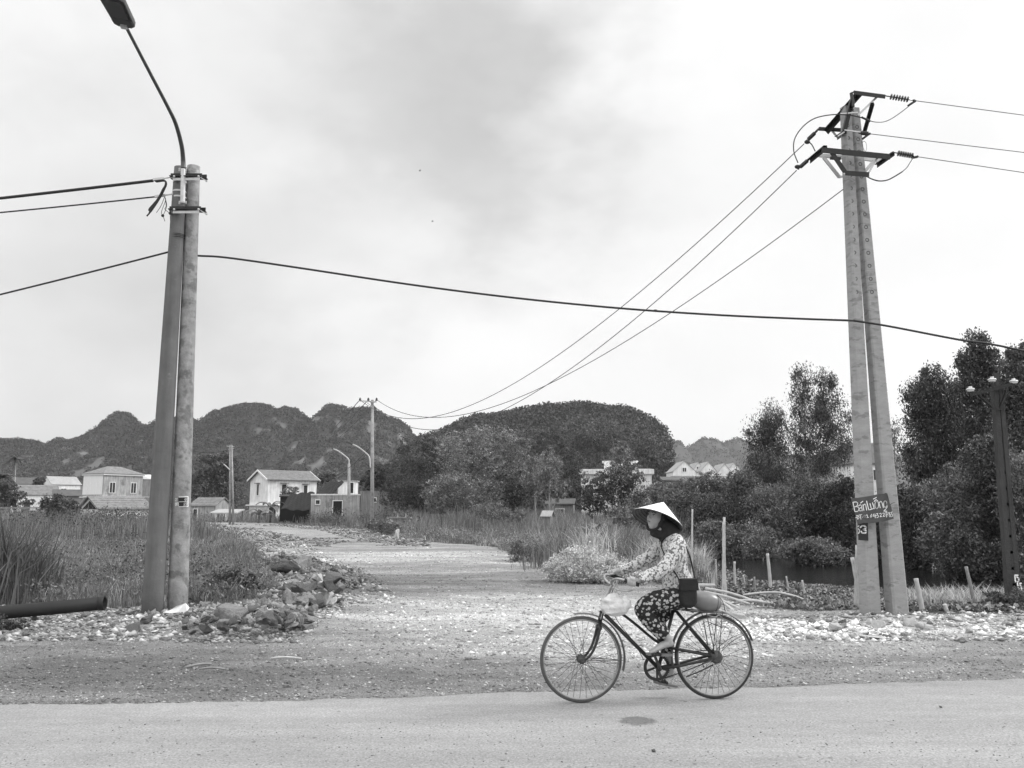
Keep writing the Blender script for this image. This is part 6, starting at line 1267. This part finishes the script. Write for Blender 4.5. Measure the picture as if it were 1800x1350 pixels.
# ---------------------------------------------------------------- rider
def cloth(name, base, spot, sc, thr, soft, rough=.85, dens2=True):
    m = bpy.data.materials.new(name); m.use_nodes = True; t = m.node_tree; n = t.nodes; l = t.links; b = n['Principled BSDF']; b.inputs['Roughness'].default_value = rough; b.inputs['Specular IOR Level'].default_value = .2
    co = n.new('ShaderNodeTexCoord'); vo = n.new('ShaderNodeTexVoronoi'); vo.inputs['Scale'].default_value = sc; l.new(co.outputs['Object'], vo.inputs['Vector'])
    nz_ = n.new('ShaderNodeTexNoise'); nz_.inputs['Scale'].default_value = sc * 2.2; nz_.inputs['Detail'].default_value = 3; l.new(co.outputs['Object'], nz_.inputs['Vector'])
    ad = n.new('ShaderNodeMath'); ad.operation = 'MULTIPLY_ADD'; ad.inputs[1].default_value = .55; l.new(nz_.outputs['Fac'], ad.inputs[0]); l.new(vo.outputs['Distance'], ad.inputs[2])
    mr = n.new('ShaderNodeMapRange'); mr.inputs[1].default_value = thr; mr.inputs[2].default_value = thr + soft; mr.inputs[3].default_value = spot; mr.inputs[4].default_value = base; l.new(ad.outputs[0], mr.inputs[0])
    # not every cell blooms; flower hearts are dark
    val = mr.outputs[0]
    sp = n.new('ShaderNodeSeparateColor'); l.new(vo.outputs['Color'], sp.inputs[0]); gt = n.new('ShaderNodeMath'); gt.operation = 'GREATER_THAN'; gt.inputs[1].default_value = .5 if dens2 else .12; l.new(sp.outputs[0], gt.inputs[0])
    mx = n.new('ShaderNodeMix'); mx.data_type = 'FLOAT'; mx.inputs[2].default_value = base * 1.3; l.new(gt.outputs[0], mx.inputs[0]); l.new(val, mx.inputs[3])
    hh = n.new('ShaderNodeMapRange'); hh.inputs[1].default_value = .08; hh.inputs[2].default_value = .14; hh.inputs[3].default_value = .35; hh.inputs[4].default_value = 1; l.new(vo.outputs['Distance'], hh.inputs[0])
    mu = n.new('ShaderNodeMath'); mu.operation = 'MULTIPLY'; l.new(mx.outputs[0], mu.inputs[0]); l.new(hh.outputs[0], mu.inputs[1])
    cc = n.new('ShaderNodeCombineColor'); [l.new(mu.outputs[0], cc.inputs[i]) for i in range(3)]; l.new(cc.outputs[0], b.inputs['Base Color'])
    z = n.new('ShaderNodeTexNoise'); z.inputs['Scale'].default_value = 14; z.inputs['Detail'].default_value = 3; l.new(co.outputs['Object'], z.inputs['Vector']); bp = n.new('ShaderNodeBump'); bp.inputs['Strength'].default_value = .8; bp.inputs['Distance'].default_value = .02; l.new(z.outputs['Fac'], bp.inputs['Height']); l.new(bp.outputs[0], b.inputs['Normal'])
    return m
shirtM = cloth('floral_shirt_cloth', .12, .56, 60, .80, .2, dens2=False); trouM = cloth('floral_trouser_cloth', .022, .42, 33, .63, .14, dens2=False)
skinM = mat('skin', .34, .55, var=.12, sc=25, spec=.35); skinD = mat('weathered_skin_feet', .16, .6, var=.15, sc=25); scarfM = mat('dark_scarf', .022, .9, var=.3, sc=20, bump=.4, bsc=30)
PR_ = thing('person', 'person in a cone hat and floral clothes riding the bicycle and looking sideways', 'person', fc)
def organic(m, name, mt, vox=.008, smooth=6, parent=None, fac=.6):
    o = m.build(name, mt, parent or PR_, True); r = o.modifiers.new('remesh', 'REMESH'); r.mode = 'VOXEL'; r.voxel_size = vox; r.use_smooth_shade = True
    s_ = o.modifiers.new('smooth', 'SMOOTH'); s_.factor = fac; s_.iterations = smooth; return o
# shirt
m = MB(o_)
m.tube([B(918, 655), B(905, 590), B(893, 520), B(885, 450), B(878, 390), B(872, 335), B(862, 295), B(846, 268), B(836, 250)], [.12, .135, .115, .105, .108, .105, .082, .05, .04], 28, ell=[.16, .165, .15, .145, .16, .175, .15, .07, .05], side=nn_)
for s_ in (-1, 1):
    if s_ < 0: pts = [(868, 312, -.09), (866, 335, -.16), (838, 390, -.20), (800, 440, -.225), (760, 478, -.235), (700, 506, -.235), (655, 524, -.24), (622, 538, -.245)]; rs = [.07, .075, .068, .062, .06, .054, .05, .05]
    else: pts = [(866, 312, .09), (862, 335, .16), (820, 385, .20), (770, 425, .22), (730, 450, .23), (680, 480, .235), (630, 500, .24), (598, 508, .243)]; rs = [.07, .07, .062, .056, .052, .047, .045, .046]
    m.tube(catmull([B(*p) for p in pts], 3), list(np.interp(np.linspace(0, 7, 22), range(8), rs)), 18)
shirt = organic(m, 'shirt', shirtM, .007, 5)
# shirt folds
tx = bpy.data.textures.new('cloth_folds', 'CLOUDS'); tx.noise_scale = .09; tx.noise_depth = 2
dm = shirt.modifiers.new('folds', 'DISPLACE'); dm.texture = tx; dm.strength = .022; dm.mid_level = .5
# trousers
m = MB(o_)
m.tube([B(915, 610), B(915, 650), B(905, 690)], [.115, .13, .10], 24, ell=[.15, .165, .15], side=nn_)
for s_ in (-1, 1):
    if s_ < 0: pts = [(915, 655, -.07), (860, 655, -.10), (790, 665, -.12), (720, 680, -.125), (680, 702, -.12), (672, 735, -.115), (712, 785, -.105), (760, 835, -.10), (800, 878, -.10)]; rs = [.11, .098, .09, .08, .074, .072, .066, .062, .062]
    else: pts = [(910, 660, .07), (880, 690, .09), (850, 730, .10), (820, 775, .105), (805, 815, .10), (812, 850, .095), (832, 900, .09), (850, 955, .085), (862, 1010, .08)]; rs = [.11, .095, .088, .078, .07, .066, .06, .056, .056]
    m.tube(catmull([B(*p) for p in pts], 3), list(np.interp(np.linspace(0, 8, 25), range(9), rs)), 18)
tro = organic(m, 'trousers', trouM, .007, 4); dm = tro.modifiers.new('folds', 'DISPLACE'); dm.texture = tx; dm.strength = .022; dm.mid_level = .5
# body: head, neck, torso core, hands, ankles, feet as one surface
hc = B(770, 174, -.005); HS = .89                     # head centre
fwd = (-ex * math.cos(rad(34)) - nn_ * math.sin(rad(34))); fwd = (fwd + Vector((0, 0, -.02))).normalized(); up0 = (Vector((0, 0, 1)) + ex * .30 + nn_ * .10).normalized(); side_ = up0.cross(fwd).normalized(); fwd = side_.cross(up0).normalized(); up_ = up0
HM = Matrix((fwd * HS, side_ * HS, up_ * HS)).transposed().to_4x4(); HM.translation = hc
def H(x, y, z): return HM @ Vector((x, y, z))
m = MB(o_)
def headcurve():
    vs = []; n = 28; rings = 26
    for i in range(rings + 1):
        v = i / rings; z = .118 - .236 * v       # crown to chin
        w = math.sin(math.pi * min(1, max(0, v * .93 + .035))) ** .55
        ry = .073 * w * (1 - .30 * sstep(.55, 1, v)); rf = .090 * w * (1 - .10 * sstep(.6, 1, v)); rb = .095 * w * (1 - .45 * sstep(.5, 1, v)); ox = .018 * float(sstep(.5, 1, v))
        for j in range(n):
            a = 2 * math.pi * j / n; c, s_ = math.cos(a), math.sin(a); x = (rf if c > 0 else rb) * c + ox; y = ry * s_
            # brow, eye sockets, cheeks, lips, chin on the front
            if c > 0:
                f_ = c ** 2; x += .006 * f_ * math.exp(-((z - .028) / .012) ** 2); x -= .013 * math.exp(-((z - .008) / .014) ** 2) * math.exp(-((abs(y) - .031) / .015) ** 2) * c
                x += .005 * math.exp(-((z + .028) / .02) ** 2) * math.exp(-((abs(y) - .038) / .016) ** 2) * c; x += .008 * math.exp(-((z + .062) / .011) ** 2) * math.exp(-(y / .022) ** 2); x += .007 * math.exp(-((z + .1) / .014) ** 2) * math.exp(-(y / .02) ** 2); x -= .005 * math.exp(-((z + .082) / .007) ** 2) * math.exp(-(y / .03) ** 2)
            vs.append(H(x, y, z))
    fs = [(i * n + j, i * n + (j + 1) % n, (i + 1) * n + (j + 1) % n, (i + 1) * n + j) for i in range(rings) for j in range(n)]
    fs += [tuple(range(n)), tuple(rings * n + j for j in range(n))[::-1]]; return vs, [f[::-1] for f in fs]
m.add(*headcurve())
m.tube([H(.085, 0, .018), H(.098, 0, -.005), H(.112, 0, -.028), H(.098, 0, -.036)], [.007, .009, .012, .008], 10); 
for s_ in (-1, 1): m.ball(H(.094, s_ * .011, -.032), (.009, .008, .007), 6); m.ball(H(-.005, s_ * .074, -.005), (.018, .008, .03), 8)
m.tube([H(-.01, 0, -.06), B(815, 235), B(840, 268), B(862, 310)], [.055, .052, .055, .06], 16)
m.tube([B(862, 300), B(875, 380), B(885, 470), B(900, 560), B(912, 650)], [.07, .085, .085, .09, .09], 16, ell=[.12, .14, .12, .12, .13], side=nn_)
for s_ in (-1, 1):   # arms and legs inside the clothes
    if s_ < 0: A_ = [(868, 320, -.13), (850, 380, -.19), (800, 440, -.225), (762, 476, -.235), (690, 508, -.237), (625, 536, -.245), (603, 545, -.25)]; Lg = [(912, 655, -.07), (790, 665, -.12), (690, 700, -.12), (680, 735, -.115), (760, 835, -.10), (815, 888, -.10), (838, 912, -.098)]
    else: A_ = [(866, 320, .13), (840, 370, .19), (780, 420, .22), (730, 450, .23), (660, 488, .235), (590, 508, .245), (570, 512, .25)]; Lg = [(910, 660, .07), (850, 730, .10), (808, 812, .10), (820, 870, .095), (850, 960, .08), (868, 1040, .08), (878, 1085, .08)]
    m.tube([B(*p) for p in A_], [.04, .042, .037, .034, .03, .024, .022], 12); m.tube([B(*p) for p in Lg], [.07, .065, .05, .048, .038, .029, .03], 12)
# hands: palm, four fingers curled round the grip, thumb
for s_ in (-1, 1):
    g = hb(s_); gd = (g[-1] - g[-7]).normalized(); c = g[-4].lerp(g[-6], .3)
    wst = B(600, 545, -.252) if s_ < 0 else B(575, 515, .25)
    if s_ > 0: c = g[-6]
    m.tube([wst, wst.lerp(c + Vector((0, 0, .025)), .5) + Vector((0, 0, .006)), c + Vector((0, 0, .028)) - gd * .012], [.021, .026, .02], 12, ell=[.024, .034, .036], side=nn_)
    outv = nn_ * s_
    for k, (ln, rr_) in enumerate(((.95, .0095), (1.0, .0098), (.95, .0092), (.8, .0082))):
        q = c - gd * (.030 - .0195 * k) ; pts = []
        for a in (50, 95, 140, 185, 235): pts.append(q + outv * math.sin(rad(a)) * .026 * ln + Vector((0, 0, 1)) * math.cos(rad(a)) * .027 * ln)
        m.tube(catmull([q + Vector((0, 0, .027))] + pts, 3), [rr_ * 1.05] * 4 + [rr_] * 8 + [rr_ * .85] * 4, 8)
    q = c - gd * .03; m.tube(catmull([c + Vector((0, 0, .02)) - outv * .02 - gd * .0, q + Vector((0, 0, .012)) - outv * .03, q - gd * .022 + Vector((0, 0, -.006)) - outv * .022], 4), [.012, .012, .011, .011, .0105, .0105, .010, .0095, .009], 8)
# feet
def foot(hl, toe, rh_, side_v, ank):
    mid1, mid2 = hl.lerp(toe, .38), hl.lerp(toe, .72); upv = Vector((0, 0, 1))
    m.tube([hl + (hl - toe).normalized() * .012, hl, mid1 + upv * .012, mid2 + upv * .002, toe.lerp(mid2, .15)], [.018, .030, .030, .020, .012], 16, ell=[.018, .028, .034, .042, .034], side=side_v)
    m.tube([ank, hl.lerp(mid1, .35) + upv * .01], [.030, .032], 14)
    for k in range(5):
        d = (toe - mid2).normalized(); p = toe + side_v * (-.030 + .0145 * k) - d * (.004 * abs(k - 1)) - d * .02; m.tube([p - d * .02, p + d * .012, p + d * (.026 if k else .03)], [.009 if k else .012, .0085 if k else .0115, .006], 8)
foot(B(846, 922, -.10), B(712, 978, -.10), .03, nn_, B(836, 905, -.10))
foot(B(892, 1138, .09), B(800, 1172, .09), .03, nn_, B(880, 1090, .08))
body = organic(m, 'body', skinM, .0042, 3, fac=.5)
# face details
eyeM = mat('eye_dark', .01, .3, var=0); lipM = mat('lip', .12, .5, var=0)
for s_ in (-1, 1):
    e_ = MB(o_).ball(H(.071, s_ * .031, .008), (.011, .013, .006), 8, HM.to_3x3().to_4x4()).build('eye', mat('eye_white%d' % (s_ + 1), .45, .3, var=0), body, True); MB(o_).ball(H(.079, s_ * .031, .008), (.004, .0055, .0055), 8, HM.to_3x3().to_4x4()).build('iris', eyeM, e_, True)
    MB(o_).tube(catmull([H(.088, s_ * .015, .030), H(.086, s_ * .032, .036), H(.072, s_ * .050, .030)], 4), .0035, 6).build('eyebrow', eyeM, body, True)
    MB(o_).tube(catmull([H(.080, s_ * .019, .012), H(.083, s_ * .031, .016), H(.073, s_ * .044, .010)], 4), .002, 6).build('eyelid', scarfM, body, True)
MB(o_).tube(catmull([H(.092, -.022, -.066), H(.101, -.008, -.061), H(.101, .008, -.061), H(.092, .022, -.066)], 4), [.002] + [.0045] * 11 + [.002], 8).build('lips', lipM, body, True)
# hair and scarf
m = MB(o_)
m.tube([H(-.02, 0, .105), H(-.03, 0, .08), H(-.04, 0, .02), H(-.045, 0, -.04), B(838, 232), B(852, 262), B(858, 282)], [.03, .06, .078, .072, .07, .08, .085], 20, ell=[.03, .06, .078, .074, .08, .10, .11], side=side_)
m.tube(catmull([H(.0, -.082, .04), H(.0, -.08, -.04), H(.02, -.055, -.11), H(.035, 0, -.13), H(.02, .055, -.11), H(.0, .08, -.04), H(.0, .082, .04)], 4), .013, 10)
m.tube([H(.01, 0, -.145), B(800, 272), B(825, 288)], [.035, .048, .06], 14)
sc = organic(m, 'scarf', scarfM, .007, 3)
# cone hat
hatM = mat('palm_leaf_hat', .82, .7, var=.05, sc=20); hatI = mat('hat_inside_shade', .16, .8, var=.25, sc=14)  # underside of the hat is coloured dark, its shade put into the material
apex2, rimL, rimR = B(822, 76), B(634, 137), B(927, 242)
hcn = rimL.lerp(rimR, .5); lr = (rimR - rimL).normalized(); toC = (cam.location - hcn).normalized()
n0 = lr.cross(toC).normalized(); n0 = n0 if n0.z > 0 else -n0
HN = (n0 * math.cos(rad(20)) - toC * math.sin(rad(20))).normalized(); HR = (rimR - rimL).length / 2
HMt = frame_on(hcn, HN, lr); m = MB(o_); hh_ = .178
m.lathe([(.001, hh_), (HR * .5, hh_ * .51), (HR, 0), (HR + .002, -.003)], 64, HMt); hat = m.build('cone_hat', hatM, PR_, True)
m = MB(o_); m.lathe([(.001, hh_ - .006), (HR * .5, hh_ * .51 - .006), (HR - .001, -.004), (HR + .002, -.003)], 64, HMt); inner = m.build('hat_shaded_underside', hatI, hat, True)
m = MB(o_)
for k in range(1, 12): r_ = HR * k / 11.2; m.lathe([(r_ + .003 * math.cos(a), hh_ * (1 - k / 11.2) - .009 + .003 * math.sin(a)) for a in np.linspace(0, 6.283, 7)], 56, HMt)
m.build('bamboo_hoop', mat('hat_hoop', .07, .7, var=0), hat, True)
# sandals
def sole(p0, p1, w, name='sandal'):
    d = (p1 - p0); L = d.length; d.normalize(); up2 = nn_.cross(d); up2 = up2 if up2.z > 0 else -up2; M = Matrix((d, nn_, up2)).transposed().to_4x4(); M.translation = p0; pl = []
    for a in np.linspace(0, 2 * math.pi, 28, endpoint=False): x = L / 2 + L / 2 * math.cos(a); y = w / 2 * math.sin(a) * (.82 + .25 * (x / L)); pl.append((x, y))
    n = len(pl); m = MB(o_); m.add([(x, y, -.006) for x, y in pl] + [(x, y, .010) for x, y in pl], [tuple(range(n))[::-1], tuple(range(n, 2 * n))] + [(i, (i + 1) % n, n + (i + 1) % n, n + i) for i in range(n)], M); o = m.build(name, mat('foam_sandal%d' % int(p0.z * 1000), .14, .7, var=.15), PR_)
    c = M @ Vector((L * .80, 0, .012)); s2 = MB(o_)
    for s_ in (-1, 1): s2.tube(catmull([c, M @ Vector((L * .66, s_ * w * .28, .045)), M @ Vector((L * .5, s_ * w * .47, .006))], 4), .005, 6)
    s2.build('strap', rubber, o); return o
sole(B(850, 998, -.10), B(690, 990, -.10), .095); sole(B(926, 1216, .09), B(775, 1186, .09), .095)

# ---------------------------------------------------------------- things carried
bagM = mat('black_bag_cloth', .012, .75, var=.3, sc=12, bump=.3, bsc=20)
bl_ = B(918, 620, -.215); BG = thing('shoulder_bag', 'black shoulder bag hanging at the hip of the rider', 'bag', bl_)
m = MB(bl_); M = Matrix((ex, nn_, Vector((0, 0, 1)))).transposed().to_4x4(); 
pts = [(865, 585), (862, 640), (868, 690), (890, 706), (935, 710), (965, 698), (976, 670), (974, 620), (968, 560), (962, 530), (872, 535)]
n = len(pts); m.add([B(a, b, -.185) for a, b in pts] + [B(a * .86 + 918 * .14, b * .88 + 620 * .12, -.24) for a, b in pts], [tuple(range(n)), tuple(range(n, 2 * n))[::-1]] + [(i, n + i, n + (i + 1) % n, (i + 1) % n) for i in range(n)]); bevel(m.build('bag_body', bagM, BG, False), .024, 4)
pts = [(863, 590), (868, 600), (972, 598), (970, 560), (962, 528), (872, 530)]; n = len(pts); m = MB(bl_); m.add([B(a, b, -.19) for a, b in pts] + [B(a, b, -.254) for a, b in pts], [tuple(range(n)), tuple(range(n, 2 * n))[::-1]] + [(i, n + i, n + (i + 1) % n, (i + 1) % n) for i in range(n)]); bevel(m.build('flap', bagM, BG, False), .006, 2)
m = MB(bl_); m.tube(catmull([B(868, 540, -.20), B(850, 500, -.18), B(822, 455, -.16), B(800, 400, -.13), B(790, 350, -.08), B(805, 300, .0), B(825, 275, .06)], 5), .006, 8, ell=None); m.tube(catmull([B(965, 540, -.19), B(966, 480, -.13), B(955, 400, -.09), B(935, 330, -.02), B(900, 285, .05), B(850, 272, .08)], 5), .008, 8); m.build('strap', bagM, BG, True)
# plastic bag on the handlebar
plM = mat('thin_plastic_bag', .66, .25, var=.25, sc=14, bump=.9, bsc=16, spec=.5, trans=.1)
pb = B(505, 690, -.12); PB = thing('plastic_bag', 'full translucent plastic bag hanging from the handlebar', 'plastic bag', pb)
m = MB(pb); m.tube([B(505, 622, -.12), B(500, 640, -.12), B(492, 665, -.12), B(500, 700, -.12), B(505, 735, -.12), B(505, 757, -.12)], [.012, .05, .10, .118, .11, .05], 24, ell=[.012, .045, .075, .085, .08, .05], side=nn_)
m.tube([B(560, 640, -.12), B(562, 665, -.12), B(560, 700, -.12), B(550, 720, -.12)], [.02, .05, .055, .03], 16); m.tube([B(450, 680, -.12), B(445, 710, -.12), B(455, 735, -.12)], [.03, .045, .03], 14)
pbo = organic(m, 'bag_body', plM, .006, 4, PB); dm = pbo.modifiers.new('folds', 'DISPLACE'); tx2 = bpy.data.textures.new('creases', 'STUCCI'); tx2.noise_scale = .05; dm.texture = tx2; dm.strength = .018; dm.mid_level = .5
m = MB(pb); m.tube(catmull([B(505, 628, -.12), B(498, 590, -.14), B(490, 560, -.15), B(494, 535, -.155)], 4), [.009] * 4 + [.007] * 9, 6); m.tube(catmull([B(508, 628, -.12), B(512, 590, -.14), B(506, 560, -.155), B(498, 538, -.16)], 4), .006, 6); m.build('bag_handle', plM, PB, True)
# gourd on the rack
gm = mat('gourd_skin', .16, .35, var=.18, sc=9, spec=.5); gp = B(1072, 735, 0); GT = thing('gourd', 'smooth pale oval gourd tied across the rear rack', 'gourd', gp)
gx = (B(1165, 700) - B(980, 668)).normalized(); Lh = (B(1166, 700) - B(980, 668)).length / 2; gc = B(1077, 684); M = frame_on(gc, gx, nn_)
m = MB(gp); m.lathe([(max(.001, .086 * math.sin(math.pi * i / 20) ** 1.0), -Lh * math.cos(math.pi * i / 20)) for i in range(21)], 32, M); m.build('fruit', gm, GT, True)
m = MB(gp); m.lathe([(.068, Lh * .62), (.072, Lh * .60), (.068, Lh * .58)], 32, M); m.tube(catmull([B(1135, 640, -.03), B(1165, 680, -.05), B(1180, 740, -.05)], 4), .003, 5); m.build('tie_string', MT['rubber_cable'], GT, True)

# ---------------------------------------------------------------- haze
hzm = bpy.data.materials.new('haze'); hzm.use_nodes = True; t = hzm.node_tree
for n_ in list(t.nodes):
    if n_.type != 'OUTPUT_MATERIAL': t.nodes.remove(n_)
pv = t.nodes.new('ShaderNodeVolumePrincipled'); pv.inputs['Density'].default_value = .00022; pv.inputs['Color'].default_value = (.93, .93, .93, 1); pv.inputs['Anisotropy'].default_value = .3
t.links.new(pv.outputs[0], [n_ for n_ in t.nodes if n_.type == 'OUTPUT_MATERIAL'][0].inputs['Volume'])
hb_ = MB().box((0, 1000, 170), (11000, 12400, 345)).build('haze', hzm); tag(hb_, 'thin pale haze fading the distant hills', 'haze', kind='stuff')
